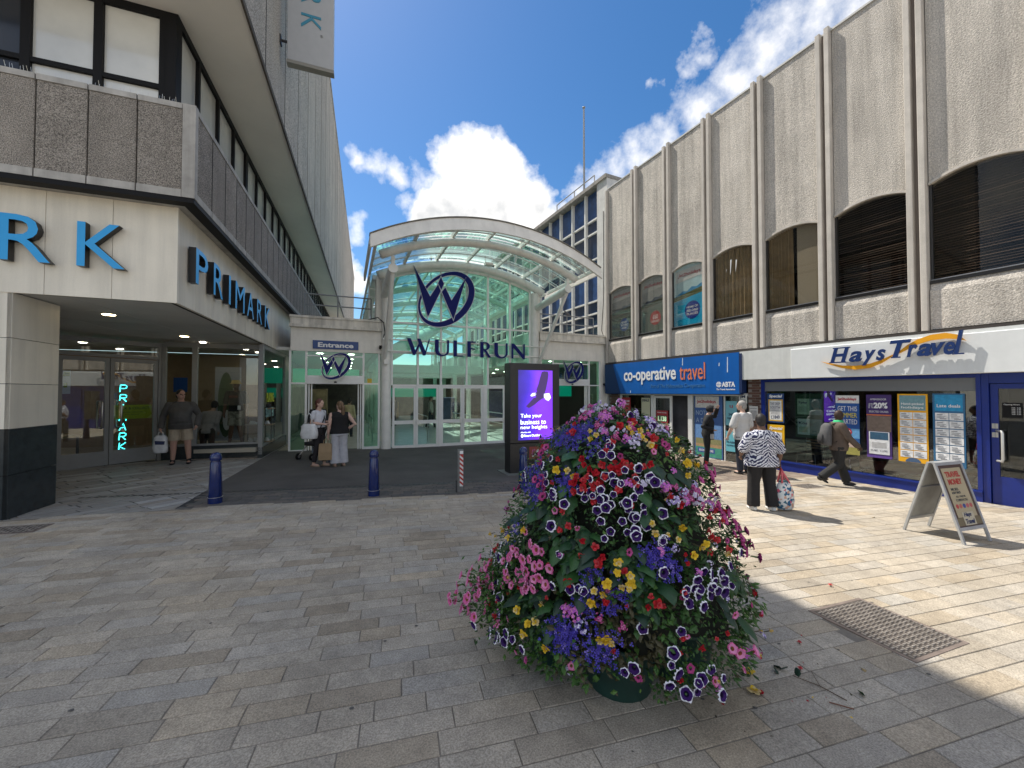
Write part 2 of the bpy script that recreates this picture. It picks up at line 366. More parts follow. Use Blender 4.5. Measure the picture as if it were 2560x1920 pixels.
def keep_sq(x, y):
    s, t = lt(x, y)
    if s > -.02 and t < .1: return False
    if rt(x, y)[1] < .1: return False
    if 2.45 < x < 3.4:                                   # cut-out for the inspection cover
        q = Vector((x, y)) - Vector((2.91, 3.11)); a, b = q.dot(Vector((.345, -.938))), q.dot(Vector((.938, .345)))
        if abs(a) < .24 and abs(b) < .24: return False
    return True
lay(pav, E1, E2, -13, 15, -5.9, 7.05, [.32, .38, .42, .48, .5, .5, .28], .148, keep_sq, SL, SLW)
# dark setts between the square and the centre's forecourt
SET = [mat('sett_%d' % i, c, .85, var=.12, vscale=9, grain=.15, gscale=200) for i, c in enumerate([(.105, .098, .09), (.125, .11, .097), (.088, .085, .082), (.14, .122, .105)])]
mb = MB(); mb.quad(gab(-14, 7.06, -.014), gab(16, 7.06, -.014), gab(16, 9.2, -.014), gab(-14, 9.2, -.014))
sett = struct(mb.obj('sett_strip', mat('sett_joint', (.05, .048, .045), .95)))
lay(sett, E1, E2, -5.5, 4.1, 7.06, 8.05, [.2], .1, lambda x, y: lt(x, y)[1] > .06, SET, [4, 3, 3, 2], nmax=0, seed=5, jt=.008, nm='sett')
# brown block paving in front of the travel agents
mb = MB(); bp = [FR.W(-9.2, -.02, 0), FR.W(-9.2, -3.1, 0), FR.W(-2.6, -3.1, 0), FR.W(-1.1, -1.6, 0), FR.W(-.2, -.02, 0)]
BR = [mat('block_%d' % i, c, .85, var=.12, vscale=9, grain=.15, gscale=200) for i, c in enumerate([(.20, .155, .12), (.235, .185, .145), (.17, .135, .11), (.255, .21, .165)])]
mb.quad(gab(2.6, 7.06, -.013), gab(16, 7.06, -.013), gab(16, 12.4, -.013), gab(2.6, 12.4, -.013))
blk = struct(mb.obj('block_paving', mat('block_joint', (.08, .07, .06), .95)))
lay(blk, E1, E2, 4.1, 12.5, 7.06, 12.2, [.2], .1, lambda x, y: rt(x, y)[1] > .05, BR, [4, 3, 3, 2], nmax=0, seed=6, jt=.008, nm='paving_block')
# asphalt forecourt
mb = MB(); tp = [FM.w(-1.2, 3.2), FM.w(12.3, .0), FM.w(12.3, 0), FM.w(-1.2, .02)]
pts = [gab(-5.9, 8.05), gab(4.1, 8.05), FM.W(9.2, -5.0, 0), FM.W(12.2, -3.6, 0), FM.W(12.2, .3, 0), FM.W(-.6, .3, 0)]
mb.add([(p[0], p[1], gz(p[0], p[1]) - .004) for p in pts], [tuple(range(len(pts)))])
tar = struct(mb.obj('forecourt', mat('asphalt', (.085, .080, .075), .88, var=.25, vscale=1.2, grain=.22, gscale=160, bump=.15, bscale=140)))
mb = MB(); 
for i in range(70):
    a = -5.0 + i * .1; mb.add([gab(a, 8.06, .002), gab(a + .06, 8.06, .002), gab(a + .06, 8.14, .002), gab(a, 8.14, .002)], [(0, 1, 2, 3)], 1)
mb.add([gab(-5.05, 8.05, -.001), gab(2.05, 8.05, -.001), gab(2.05, 8.15, -.001), gab(-5.05, 8.15, -.001)], [(0, 1, 2, 3)], 0)
tag(mb.obj('drain_channel', [dark_steel, mat('grate_bar', (.07, .07, .072), .5, metal=.5)]), 'narrow slotted drain channel running across the asphalt before the setts', 'drain')
# grey paving of the shop entrance recess
d1 = Vector((math.sin(rad(25)), math.cos(rad(25)))); d2 = Vector((d1.y, -d1.x))
mb = MB(); q = [FL.w(-.02, -.06), FL.w(5.5, -.06), FL.w(5.5, 6.2), FL.w(-.02, 6.2)]
mb.add([(a, b, gz(a, b) - .008) for a, b in q], [(0, 1, 2, 3)])
rp = struct(mb.obj('shop_recess_paving', mat('recess_joint', (.04, .04, .042), .95)))
RS = [mat('recess_slab_%d' % i, c, .6, var=.12, vscale=5, grain=.12, gscale=220) for i, c in enumerate([(.27, .262, .245), (.30, .295, .285), (.25, .242, .225), (.38, .38, .375), (.285, .262, .23)])]
def keep_rec(x, y):
    s, t = lt(x, y)
    if not (.0 < s < 5.6 and -6 < t < .0): return False
    if s < .5 and t < -2.2: return False
    d = Vector((x, y)) - FD.o
    if -d.dot(FD.v) < .05: return False
    d = Vector((x, y)) - FW.o
    return -d.dot(FW.v) > .05
lay(rp, d1, d2, -4, 16, -16, -2, [.45, .6, .75], .17, keep_rec, RS, [5, 4, 4, 2, 3], nmax=260, seed=8, jt=.022, clip=[(Vector(FL.w(0, 0)), FL.v), (Vector(FL.w(-.0, 0)), FL.u)])

# ================================================================ LEFT BUILDING
LB = EF('department_store', FL); tag(LB, 'tall concrete department store with cream fascia and grey ribbed tower on the left', 'building')
def part(name, fn, m, parent=LB, **k):
    b = MB(); fn(b); return b.obj(name, m, parent, **k)
FZ0, FZ1 = 3.06, 4.50
xs = [0.004, .683] + [.683 + .716 * i for i in range(1, 13)]
for a, b in zip(xs, xs[1:]): part('fascia_panel', lambda q: q.cbox(a + .003, min(b, 9.34) - .003, 0, .05, FZ0, FZ1, .004), cream)
ys = [.05, .763, 1.482, 2.2, 2.92, 3.64, 4.36, 5.08, 5.8, 6.52, 7.24]
for a, b in zip(ys, ys[1:]): part('fascia_panel', lambda q: q.box(.0, .05, a + .003, b - .003, FZ0, FZ1), cream)
part('fascia_corner', lambda q: q.box(-.012, .05, -.002, .048, FZ0 - .005, FZ1), cream)
part('fascia_backing', lambda q: (q.box(.055, 9.3, .055, .12, FZ0 + .01, FZ1), q.box(.055, .12, .13, 7.2, FZ0 + .01, FZ1)), black)
sof = mat('soffit_grey', (.60, .59, .55), .55, var=.08, vscale=1)
for i in range(8):
    for j in range(6):
        x0 = .06 + i * 1.2; y0 = .06 + j * 1.2
        part('soffit_panel', lambda q: q.box(x0 + .006, min(x0 + 1.2, 9.3) - .006, y0 + .006, y0 + 1.194, FZ0 + .012, FZ0 + .03), sof)
part('soffit_backing', lambda q: q.box(.06, 9.3, .06, 7.26, FZ0 + .034, FZ0 + .08), black)
for x, y in [(1.576, 1.547), (4.406, 1.484), (2.4, 4.2)]:
    o = part('downlight', lambda q: q.lathe([(.085, FZ0 + .004), (.085, FZ0 + .011)], 18, (x, y)), lamp)
    part('trim_ring', lambda q: q.lathe([(.11, FZ0 + .0085), (.11, FZ0 + .0118)], 18, (x, y)), white_paint, o)
# clad pier at the corner of the recess
part('pier_core', lambda q: q.box(.05, .84, 1.85, 5.0, -.05, FZ0), black)
for z0, z1, m in [(-.02, .60, granite), (.60, 1.22, granite), (1.22, 1.83, cream), (1.83, 2.45, cream), (2.45, FZ0 + .004, cream)]:
    for y0, y1 in ((1.80, 2.5), (2.5, 3.2), (3.2, 3.9)):
        part('pier_panel', lambda q: q.box(.012, .05, y0 + .003, y1 - .003, z0 + .004, z1 - .004), m)
    part('pier_panel', lambda q: q.box(.012, .88, 1.80, 1.85, z0 + .004, z1 - .004), m)
    part('pier_panel', lambda q: q.box(.84, .88, 1.853, 3.2, z0 + .004, z1 - .004), m)
# parapet band
AG = [aggregate, rim_conc]
PZ0, PZ1 = 4.56, 5.94
def ppanel(q, x0, x1):
    q.cbox(x0, x1, -.28, -.1, PZ0 + .11, PZ1 - .08, .006, 0); q.box(x0, x1, -.292, -.1, PZ0, PZ0 + .108, 1); q.box(x0, x1, -.292, -.06, PZ1 - .078, PZ1, 1)
b = MB(); ppanel(b, .009, .624); pm = b.mesh('parapet_panel', AG)
for i in range(30): inst('parapet_panel', pm, LB, (-.2 + .634 * i, 0, 0))
b = MB(); ppanel(b, .008, .522); pm2 = b.mesh('parapet_panel', AG)
for i in range(12): inst('parapet_panel', pm2, LB, (0, .39 + .53 * i, 0), (0, 0, -PI / 2))
part('parapet_corner', lambda q: q.box(-.298, -.2, -.298, -.14, PZ0, PZ1), rim_conc)
part('parapet_core', lambda q: (q.box(-.1, 19, -.095, .5, PZ0 + .1, PZ1 - .1), q.box(-.095, .5, -.1, 7, PZ0 + .1, PZ1 - .1)), dark_steel)
part('steel_angle', lambda q: (q.box(-.288, 19, -.288, -.12, PZ0 - .07, PZ0 - .002), q.box(-.288, -.12, -.12, 7, PZ0 - .07, PZ0 - .002)), black)
part('parapet_soffit', lambda q: (q.box(-.22, 19, -.22, .5, FZ1 + .002, FZ1 + .035), q.box(-.22, .5, .5, 7, FZ1 + .002, FZ1 + .035)), rim_conc)
# bird spikes on the sill
sp = MB()
for i in range(70):
    y = .0 + i * .035 + RND.uniform(-.008, .008); x = -.12 + RND.uniform(-.03, .03)
    sp.tube([(x, y, PZ1), (x - RND.uniform(-.02, .05), y + RND.uniform(-.02, .02), PZ1 + .15)], .0022, 3)
struct(sp.obj('bird_spikes', chrome, LB), 'stuff')
# ribbon windows
WZ = 8.42
part('window_head', lambda q: (q.box(1.2, 40, .5, .62, WZ - .13, WZ), q.box(1.2, 1.32, .62, 7, WZ - .13, WZ)), black)
part('window_sill_frame', lambda q: (q.box(1.21, 40, .51, .61, 5.95, 6.32), q.box(1.21, 1.31, .61, 7, 5.95, 6.5)), black)
pane = mat('blind_pane', (.66, .66, .62), .12, var=.10, vscale=1.0, coat=1.0, spec=.8)
posts = [1.25] + [2.165 + 1.09 * i for i in range(0, 30)]
for i, x in enumerate(posts):
    wd = .11 if i in (0,) else (.1 if i % 4 == 0 else .045)
    part('window_post', lambda q: q.box(x - wd, x + wd, .495, .63, 6.0, WZ - .1), black)
for a, b in zip(posts, posts[1:]): part('window_pane', lambda q: q.box(a + .05, b - .05, .555, .575, 6.3, WZ - .12), pane)
fy = [.66, 1.58, 2.47, 3.37, 4.27, 5.17]
for i, y in enumerate(fy): part('window_post', lambda q: q.box(1.195, 1.33, y - (.1 if i == 0 else .06), y + (.1 if i == 0 else .06), 6.0, WZ - .1), black)
for i, (a, b) in enumerate(zip(fy, fy[1:])):
    part('window_pane', lambda q: q.box(1.255, 1.275, a + .04, b - .04, 6.3, WZ - .12), pane if i < 2 else mat('dark_pane', (.03, .035, .045), .12))
    part('window_transom', lambda q: q.box(1.2, 1.32, a + .06, b - .06, 7.02, 7.10), black)
part('roof_ledge', lambda q: q.box(-.1, 1.2, .0, 7, 5.75, 5.9), rim_conc)
part('window_backing', lambda q: q.box(1.4, 40, .7, 7, 6.0, WZ), mat('dim_room', (.1, .1, .1), .9))
# overhanging tower
part('tower_soffit', lambda q: q.slab([(.12, -.62), (56, -.62), (56, 8), (.12, 8)], WZ + .002, WZ + .06), mat('soffit_white', (.80, .76, .68), .6, var=.06, vscale=.6, streak=.0))
part('tower_core', lambda q: q.box(.2, 56, -.55, 11, WZ + .06, 18.6), dark_steel)
part('tower_edge', lambda q: (q.box(.08, 56, -.66, -.622, WZ - .04, WZ + .075), q.box(.08, .118, -.62, 9, WZ - .04, WZ + .075)), mat('edge_dirty', (.09, .075, .06), .9, var=.4, vscale=3))
b = MB(); b.cbox(.022, 1.978, -.65, -.56, WZ + .08, 18.66, .012); tm = b.mesh('tower_panel', tower_agg)
for i in range(28): inst('tower_panel', tm, LB, (.098 + 2.0 * i, 0, 0))
b = MB(); b.box(-.02, .02, -.6525, -.56, WZ + .08, 18.66); tj = b.mesh('joint', mat('joint_black', (.045, .04, .036), .95))
for i in range(28): inst('joint', tj, LB, (.098 + 2.0 * i, 0, 0))
b = MB(); b.box(-.011, .011, -.2835, -.1, PZ0 + .005, PZ1 - .01); tj = b.mesh('joint', MATS['joint_black'])
for i in range(30): inst('joint', tj, LB, (-.2 + .634 * i, 0, 0))
b = MB(); b.box(.1, .19, .022, 1.978, WZ + .08, 18.66); tm = b.mesh('tower_panel', tower_agg)
for i in range(5): inst('tower_panel', tm, LB, (0, -.56 + 2.0 * i, 0))
part('tower_coping', lambda q: q.box(.05, 56.1, -.69, 11, 18.665, 18.8), rim_conc)
# shop interior
warm = mat('shop_wall_warm', (.27, .185, .11), .8, var=.1); floor_ = mat('shop_floor', (.22, .19, .16), .35, var=.1)
part('shop_floor', lambda q: q.slab([(2.03, 5.79), (4.2, 3.72), (5.46, 2.44), (5.1, .13), (9.3, .13), (9.3, 9), (2.03, 9)], -.14, -.05), floor_)
part('shop_back_wall', lambda q: (q.box(.9, 9.4, 9, 9.1, -.1, FZ0), q.box(9.32, 9.4, .15, 9, -.1, FZ0)), warm)
part('lower_core', lambda q: (q.box(.2, 9.3, .15, 9, FZ0 + .1, FZ1 - .05), q.box(.9, 1.0, 4.2, 9, -.1, FZ0)), black)
# signs on the fascia
pblue = mat('sign_blue', (.02, .30, .62), .3, var=.05, emit=(.01, .2, .5), es=.08); pblk = mat('sign_return', (.008, .008, .009), .35)
sg = EF('shop_sign', FL, 0, -.02, 0); tag(sg, 'raised blue PRIMARK letters on the cream fascia facing the square', 'sign')
letters(sg, 'PRIMARK', [(.32, .82), (1.09, 1.57), (1.90, 2.01), (2.31, 2.95), (3.15, 3.71), (4.0, 4.49), (4.78, 5.37)], 3.46, .57, 0, .10, pblue, pblk)
sg = E('shop_sign', FL.W(-.02, 0, 0), FL.rz - PI / 2); tag(sg, 'large raised blue RK letters ending the sign over the shop entrance', 'sign')
letters(sg, 'PRIMARK', [(-5.75, -5.25), (-4.97, -4.46), (-4.2, -4.08), (-3.8, -3.1), (-2.83, -2.2), (-1.87, -1.36), (-1.09, -.57)], 3.47, .62, 0, .10, pblue, pblk)
# projecting blade sign on the tower
bs = EF('blade_sign', FL, 3.37, -.81, 9.7, -PI / 2); tag(bs, 'pale vertical blade sign with a turned blue K projecting from the tower', 'sign')
part('panel', lambda q: q.cbox(0, 1.03, 0, .16, .08, 5.2, .012), mat('blade_panel', (.42, .43, .44), .4, var=.04), bs)
part('bottom_lip', lambda q: q.box(-.01, 1.04, -.008, .17, 0, .075), mat('blade_lip', (.26, .25, .22), .5), bs)
part('bracket', lambda q: (q.tube([(.02, .08, .55), (-.15, .08, .55)], .03, 8), q.box(-.16, -.13, 0, .16, .45, .65)), dark_steel, bs)
teal = mat('blade_letters', (.03, .24, .36), .4)
for i, ch in enumerate('KRA'):
    o = inst('letter', text_mesh('letter', ch, .36, .44, .012, teal), bs, (.30, -.001, 1.32 + .62 * i)); o.rotation_euler = (0, PI / 2, 0)
text('trademark', '®', bs, .72, .82, .07, .07, -.001, .006, grey_frame)
# ------------------------------------------------ doors and display window in the recess
DR = EF('shop_doors', FD); tag(DR, 'pair of grey framed glass shop doors with long steel handles in the recess', 'door')
part('frame', lambda q: (q.box(-.06, .02, -.05, .06, -.02, 2.92), q.box(1.79, 1.878, -.05, .06, -.06, 2.99), q.box(.02, 1.79, -.04, .05, 2.55, 2.62), q.box(.02, 1.79, -.04, .05, 2.87, 2.98), q.box(-3.0, -.06, -.04, .05, 2.86, 2.98)), grey_frame, DR)
part('fanlight', lambda q: q.box(.02, 1.79, -.005, .005, 2.62, 2.87), g_clear, DR)
part('side_light', lambda q: q.box(-3.0, -.06, -.005, .005, 0, 2.86), g_clear, DR)
for a, b, hx in ((.03, .862, .71), (.878, 1.78, 1.05)):
    d = part('door_leaf', lambda q: (q.box(a, a + .07, -.03, .03, .0, 2.53), q.box(b - .07, b, -.03, .03, .0, 2.53), q.box(a + .07, b - .07, -.03, .03, 2.44, 2.53), q.box(a + .07, b - .07, -.03, .03, .0, .33)), grey_frame, DR)
    part('pane', lambda q: q.box(a + .07, b - .07, -.006, .006, .33, 2.44), g_clear, d)
    part('handle', lambda q: q.tube([(hx, -.03, 1.5), (hx, -.11, 1.5), (hx, -.13, 1.46), (hx, -.13, .92), (hx, -.11, .88), (hx, -.03, .88)], .018, 8), chrome, d, smooth=True)
    part('handle', lambda q: q.tube([(hx, .03, 1.5), (hx, .11, 1.5), (hx, .13, 1.46), (hx, .13, .92), (hx, .11, .88), (hx, .03, .88)], .018, 8), chrome, d, smooth=True)
DW = EF('display_window', FW); tag(DW, 'grey framed corner display window on a dark granite plinth', 'window')
part('frame', lambda q: (q.box(-.02, .06, -.04, .05, .3, 2.96), q.box(.62, .73, -.05, .05, .3, 2.96), q.box(2.13, 2.25, -.06, .08, .3, 3.03), q.box(.0, 2.22, -.04, .04, 2.9, 3.03), q.box(.0, 2.22, -.045, .045, .29, .34)), grey_frame, DW)
for a, b in ((.06, .62), (.73, 2.13)): part('pane', lambda q: q.box(a, b, -.006, .006, .34, 2.9), g_clear, DW)
for a, b in ((.0, .7), (.7, 1.45), (1.45, 2.24)): part('plinth_panel', lambda q: q.box(a + .002, b - .002, -.06, .06, -.16, .288), granite, DW)
SW = EF('display_window', FL, 0, 0, 0); tag(SW, 'side display window under the PRIMARK letters next to the centre entrance', 'window')
part('frame', lambda q: (q.box(5.3, 5.42, .02, .12, -.0, 3.05), q.box(8.42, 8.7, .02, .12, -.2, 3.05), q.box(5.42, 8.42, .03, .1, 2.93, 3.05), q.box(5.42, 8.42, .03, .1, .2, .25), q.box(8.7, 9.3, .03, .1, -.2, 3.05)), grey_frame, SW)
part('pane', lambda q: q.box(5.42, 8.42, .06, .072, .25, 2.93), g_clear, SW)
for i in range(4): part('plinth_panel', lambda q: q.box(5.3 + i * .85, 6.146 + i * .85, .012, .12, -.3, .196), granite, SW)
part('display_floor', lambda q: q.slab([(5.12, .14), (9.25, .14), (9.25, 2.35), (5.52, 2.35)], .1, .2), mat('display_deck', (.42, .39, .32), .6), LB)
# lettering on the glass and neon
NE = EF('neon_sign', FD, .14, .14, 0); tag(NE, 'glowing turquoise neon letters hanging vertically inside the right shop door', 'sign')
ncol = emis('neon', (.05, .75, .75), 2.6)
def neon(ch, x, z, s=.17, w=.13):
    P = {'P': [[(0, 0), (.1, 1)], [(.1, 1), (.75, 1), (1, .85), (.95, .6), (.7, .5), (.06, .5)]], 'R': [[(0, 0), (.1, 1)], [(.1, 1), (.75, 1), (1, .85), (.95, .6), (.7, .5), (.06, .5)], [(.45, .5), (.95, 0)]],
         'I': [[(.45, 0), (.55, 1)]], 'M': [[(0, 0), (.1, 1), (.5, .3), (1, 1), (.95, 0)]], 'A': [[(0, 0), (.6, 1), (.95, 0)], [(.2, .4), (.85, .4)]], 'K': [[(0, 0), (.1, 1)], [(1, 1), (.08, .45), (.95, 0)]]}[ch]
    b = MB()
    for pl in P: b.tube([(x + p[0] * w, 0, z + p[1] * s) for p in pl], .0095, 6)
    b.obj('letter', ncol, NE)
for i, ch in enumerate('PRIMARK'): neon(ch, .97, 1.72 - i * .235)
cs = EF('window_poster', FD, 0, .03, 0); tag(cs, 'lime green CLICK & COLLECT panel inside the right shop door', 'poster')
lime = mat('lime', (.36, .42, .02), .5); inkd = mat('ink_dark', (.03, .04, .05), .6)
part('sheet', lambda q: q.box(.96, 1.69, 0, .004, 1.06, 1.40), lime, cs)
text('lettering', 'CLICK & COLLECT', cs, 1.0, 1.29, .64, .06, -.001, .002, inkd, bold=.01); text('lettering', 'Order online, collect in store', cs, 1.08, 1.21, .44, .03, -.001, .002, inkd)
text('lettering', 'Free delivery', cs, 1.18, 1.15, .26, .03, -.001, .002, inkd)
cs = EF('window_poster', FD, 0, .03, 0); tag(cs, 'white notice with lime blocks at the upper left of the left shop door', 'poster')
part('sheet', lambda q: q.box(.11, .24, 0, .004, 1.68, 2.2), mat('paper', (.72, .73, .72), .6), cs)
part('block', lambda q: (q.box(.125, .225, -.004, -.0005, 2.07, 2.17), q.box(.13, .19, -.004, -.0005, 1.82, 1.92)), lime, cs)
text('lettering', 'PLAYING:', SW, 5.9, 1.42, .95, .28, .05, .004, mat('acid', (.55, .6, .02), .5), bold=.02)
text('lettering', 'SUMMER', SW, 5.85, .98, .98, .28, .05, .004, mat('pale_aqua', (.35, .6, .6), .5), bold=.02)
bp_ = EF('window_poster', FW, 0, .03, 0); tag(bp_, 'small blue size guide notice on the narrow pane by the doors', 'poster')
part('sheet', lambda q: q.box(.2, .5, 0, .004, 1.72, 2.1), mat('poster_blue', (.01, .08, .30), .5), bp_)
for i in range(3):
    for j in range(2): part('dot', lambda q: q.lathe([(.02, -.004), (.02, -.001)], 10), mat('paper', (.72, .73, .72)), bp_).matrix_local = Matrix.Translation((.29 + j * .12, 0, 1.78 + i * .09)) @ Matrix.Rotation(PI / 2, 4, 'X')
# things inside the shop
wood = mat('pale_wood', (.33, .24, .15), .5, var=.15, vscale=4); dk = mat('shop_dark', (.05, .045, .04), .6); rail = mat('rack_steel', (.04, .04, .04), .4)
def intable(x, y, w, d, h, lab):
    t = EF('display_table', FL, x, y, -.03); tag(t, lab, 'table')
    part('table_top', lambda q: q.box(-w / 2, w / 2, -d / 2, d / 2, h - .06, h), wood, t)
    for sx in (-1, 1):
        for sy in (-1, 1): part('leg', lambda q: q.box(sx * w * .45 - .02, sx * w * .45 + .02, sy * d * .42 - .02, sy * d * .42 + .02, 0, h - .06), rail, t)
    return t
intable(4.6, 5.4, 1.6, .8, .85, 'pale wooden display table behind the left shop door'); intable(6.3, 5.0, 1.3, .7, .6, 'lower wooden display table behind the right shop door')
cl = [mat('cloth_%d' % i, c, .9) for i, c in enumerate([(.05, .05, .06), (.30, .26, .2), (.12, .13, .16), (.35, .33, .31), (.10, .05, .04), (.16, .18, .12)])]
def rack(x, y, n, lab, rz=0):
    t = EF('clothes_rack', FL, x, y, -.03, rz); tag(t, lab, 'rack')
    part('rail_frame', lambda q: (q.tube([(-.6, 0, 0), (-.6, 0, 1.5), (.6, 0, 1.5), (.6, 0, 0)], .018, 6), q.box(-.62, -.58, -.25, .25, 0, .03), q.box(.58, .62, -.25, .25, 0, .03)), rail, t)
    for i in range(n):
        xx = -.54 + 1.08 * i / (n - 1); hh = RND.uniform(.55, .8)
        part('garment', lambda q: q.prism([(xx - .025, 1.45), (xx + .025, 1.45), (xx + .035, 1.45 - hh), (xx - .03, 1.45 - hh)], -.22, .22), RND.choice(cl), t)
for i, (x, y) in enumerate([(3.4, 6.6), (5.6, 6.9), (7.6, 6.4)]): rack(x, y, 12, ['rack of dark clothes behind the left shop door', 'rack of clothes behind the right shop door', 'rack of clothes deep inside behind the display window'][i])
for i, (x, y, w, h, c) in enumerate([(3.0, 8.9, 2.2, 1.4, (.35, .22, .12)), (6.2, 8.9, 2.6, 1.6, (.30, .19, .10)), (8.2, 8.9, 1.2, 2.2, (.5, .47, .42))]):
    part('wall_panel', lambda q: q.box(x - w / 2, x + w / 2, y - .05, y + .05, .6, .6 + h), mat('wallpanel_%d' % i, c, .7, var=.2), LB)
for i in range(4):
    for j in range(3):
        x = 3.4 + i * 1.7; y = 4.6 + j * 1.7
        part('ceiling_lamp', lambda q: q.lathe([(.06, FZ0 - .006), (.09, FZ0 + .008)], 12, (x, y)), lampw, LB)
for x, y in [(6.2, .8), (7.2, .9), (6.7, 1.5), (8.2, .8), (5.6, 1.5)]:
    part('ceiling_lamp', lambda q: q.lathe([(.07, FZ0 - .006), (.07, FZ0 + .008)], 12, (x, y)), lampw, LB)
st = EF('shoe_stand', FW, 2.0, .75, .2); tag(st, 'black metal stand with trainers and a cap beside the mannequin', 'display stand')
part('stand_frame', lambda q: [q.tube([(sx * .34, sy * .2, 0), (sx * .34, sy * .2, 1.05)], .012, 5) for sx in (-1, 1) for sy in (-1, 1)], rail, st)
for z in (.06, .55, 1.02): part('shelf', lambda q: q.box(-.36, .36, -.22, .22, z, z + .025), wood, st)
def shoe_mesh(m, m2):
    b = MB(); b.rings([((0, .0, 0), .042, .13), ((0, .0, .025), .045, .135)], 14, 1); b.rings([((0, 0, .025), .042, .13), ((0, -.005, .05), .04, .125), ((0, .02, .075), .034, .085), ((0, .05, .10), .03, .05)], 14, 0)
    return b.mesh('shoe', [m, m2], True)
shw = shoe_mesh(mat('shoe_white', (.70, .71, .70), .5), mat('shoe_sole', (.76, .76, .74), .5))
for x, y, z, r in [(-.2, -.1, .085, .6), (-.06, -.06, .085, .7), (.15, -.1, .085, -.9), (-.15, 0, .575, 1.2), (.05, 0, .575, 1.3), (.22, -.05, .575, .4)]: inst('shoe', shw, st, (x, y, z), (0, 0, r))
part('cap', lambda q: (q.ell((.2, 0, 1.11), (.1, .12, .08)), q.box(.12, .28, -.22, -.08, 1.06, 1.075)), mat('cap_dark', (.03, .03, .03), .9), st)
bn = EF('display_banner', FW, 1.15, .95, .2); tag(bn, 'tall grey banner printed with a green bottle shape behind the mannequin', 'banner')
part('board', lambda q: q.box(-.32, .32, 0, .03, .1, 2.25), mat('banner_grey', (.30, .31, .34), .6), bn)
part('print', lambda q: (q.prism([(-.05 + .2 * math.cos(a) , 1.15 + .95 * math.sin(a)) for a in [i * PI / 10 for i in range(20)]], -.004, -.001)), mat('banner_green', (.05, .09, .04), .6), bn)
part('print', lambda q: (q.prism([(-.02 + .1 * math.cos(a) , .7 + .3 * math.sin(a)) for a in [i * PI / 8 for i in range(16)]], -.007, -.0045)), mat('paper', (.72, .73, .72)), bn)
# ================================================================ SHOPPING CENTRE
MC = EF('shopping_centre', FM); tag(MC, 'white shopping centre front with green glass and an arched canopy', 'building')
def mp(name, fn, m, parent=MC, **k): b = MB(); fn(b); return b.obj(name, m, parent, **k)
MX = 5.69; RAD = 7.19; ZT = 6.66
def zarc(x, top=ZT): return top - RAD + math.sqrt(RAD * RAD - (x - MX) ** 2)
def wing(x0, x1, mull, dx0, dx1, logo, side):
    mp('lintel', lambda q: q.box(x0 + .03, x1 - .0, 0, .25, 3.02, 3.44), white_paint)
    mp('upper_panel', lambda q: q.box(x0 + .03, x1 - .0, .02, .25, 3.445, 3.76), white_paint)
    mp('cornice', lambda q: (q.box(x0, x1 + .02, -.13, .25, 3.762, 3.85), q.box(x0 + .02, x1, -.07, .25, 3.852, 4.06), q.box(x0, x1 + .02, -.11, .3, 4.062, 4.13)), mat('cornice_white', (.74, .70, .62), .6, var=.12, vscale=5, streak=.4))
    mp('roof_slab', lambda q: q.box(x0, x1, .3, 8, 3.6, 4.0), dark_steel)
    mp('roof_beam', lambda q: q.box(x0, x1, .26, .3, 3.0, 3.9), white_paint)
    for z in (4.62, 4.98): mp('railing', lambda q: q.tube([(x0 + .35, .6, z), (x1 - .3, .6, z)], .022, 6), mat('rail_grey', (.22, .23, .24), .5))
    for x in (x0 + .35, (x0 + x1) / 2, x1 - .3): mp('railing_post', lambda q: q.tube([(x, .6, 4.0), (x, .6, 4.98)], .022, 6), mat('rail_grey', (.22, .23, .24), .5))
    for m_ in mull: mp('mullion', lambda q: q.box(m_ - .03, m_ + .03, .02, .12, -.32, 3.02), white_frame)
    for a, b in zip(mull, mull[1:]):
        if a >= dx0 - .2 and b <= dx1 + .2:
            mp('transom', lambda q: (q.box(a + .03, b - .03, .02, .12, 2.19, 2.25), q.box(a + .03, b - .03, .03, .11, 2.86, 2.9)), white_frame)
            mp('door_head', lambda q: q.box(a + .03, b - .03, -.03, .14, 1.98, 2.187), white_frame)
            mp('sensor', lambda q: q.ell(((a + b) / 2, -.05, 2.04), (.05, .03, .025)), black)
            mp('pane', lambda q: q.box(a + .03, b - .03, .065, .075, 2.25, 2.86), g_green); mp('pane', lambda q: q.box(a + .03, b - .03, .065, .075, 2.9, 3.02), g_green)
            for xx in (a + .06, b - .17):
                mp('sliding_leaf', lambda q: (q.box(xx, xx + .035, .1, .15, -.2, 1.98), q.box(xx + .075, xx + .11, .1, .15, -.2, 1.98)), white_frame)
        else:
            mp('transom', lambda q: q.box(a + .03, b - .03, .03, .11, 1.97, 2.02), white_frame); mp('cill', lambda q: q.box(a + .03, b - .03, .02, .12, -.34, -.1), white_frame)
            mp('pane', lambda q: q.box(a + .03, b - .03, .065, .075, -.1, 1.97), g_green); mp('pane', lambda q: q.box(a + .03, b - .03, .065, .075, 2.02, 3.02), g_green)
wing(0, 2.72, [.02, .47, 2.165, 2.66], .47, 2.165, 0, 0)
wing(8.7, 12.0, [8.8, 9.35, 11.08, 11.617], 9.35, 11.08, 0, 1)
mp('end_pier', lambda q: q.box(11.65, 12.02, -.02, .3, -.45, 3.018), white_paint)
# columns
for x in (2.885, 8.5):
    mp('column', lambda q: q.tube([(x, -.02, -.4), (x, -.02, 5.6)], .165, 24), white_steel, auto=True)
    mp('pier', lambda q: q.box(x - .32 if x < 5 else x, x if x < 5 else x + .32, .15, .6, 3.0, 5.7), white_paint)
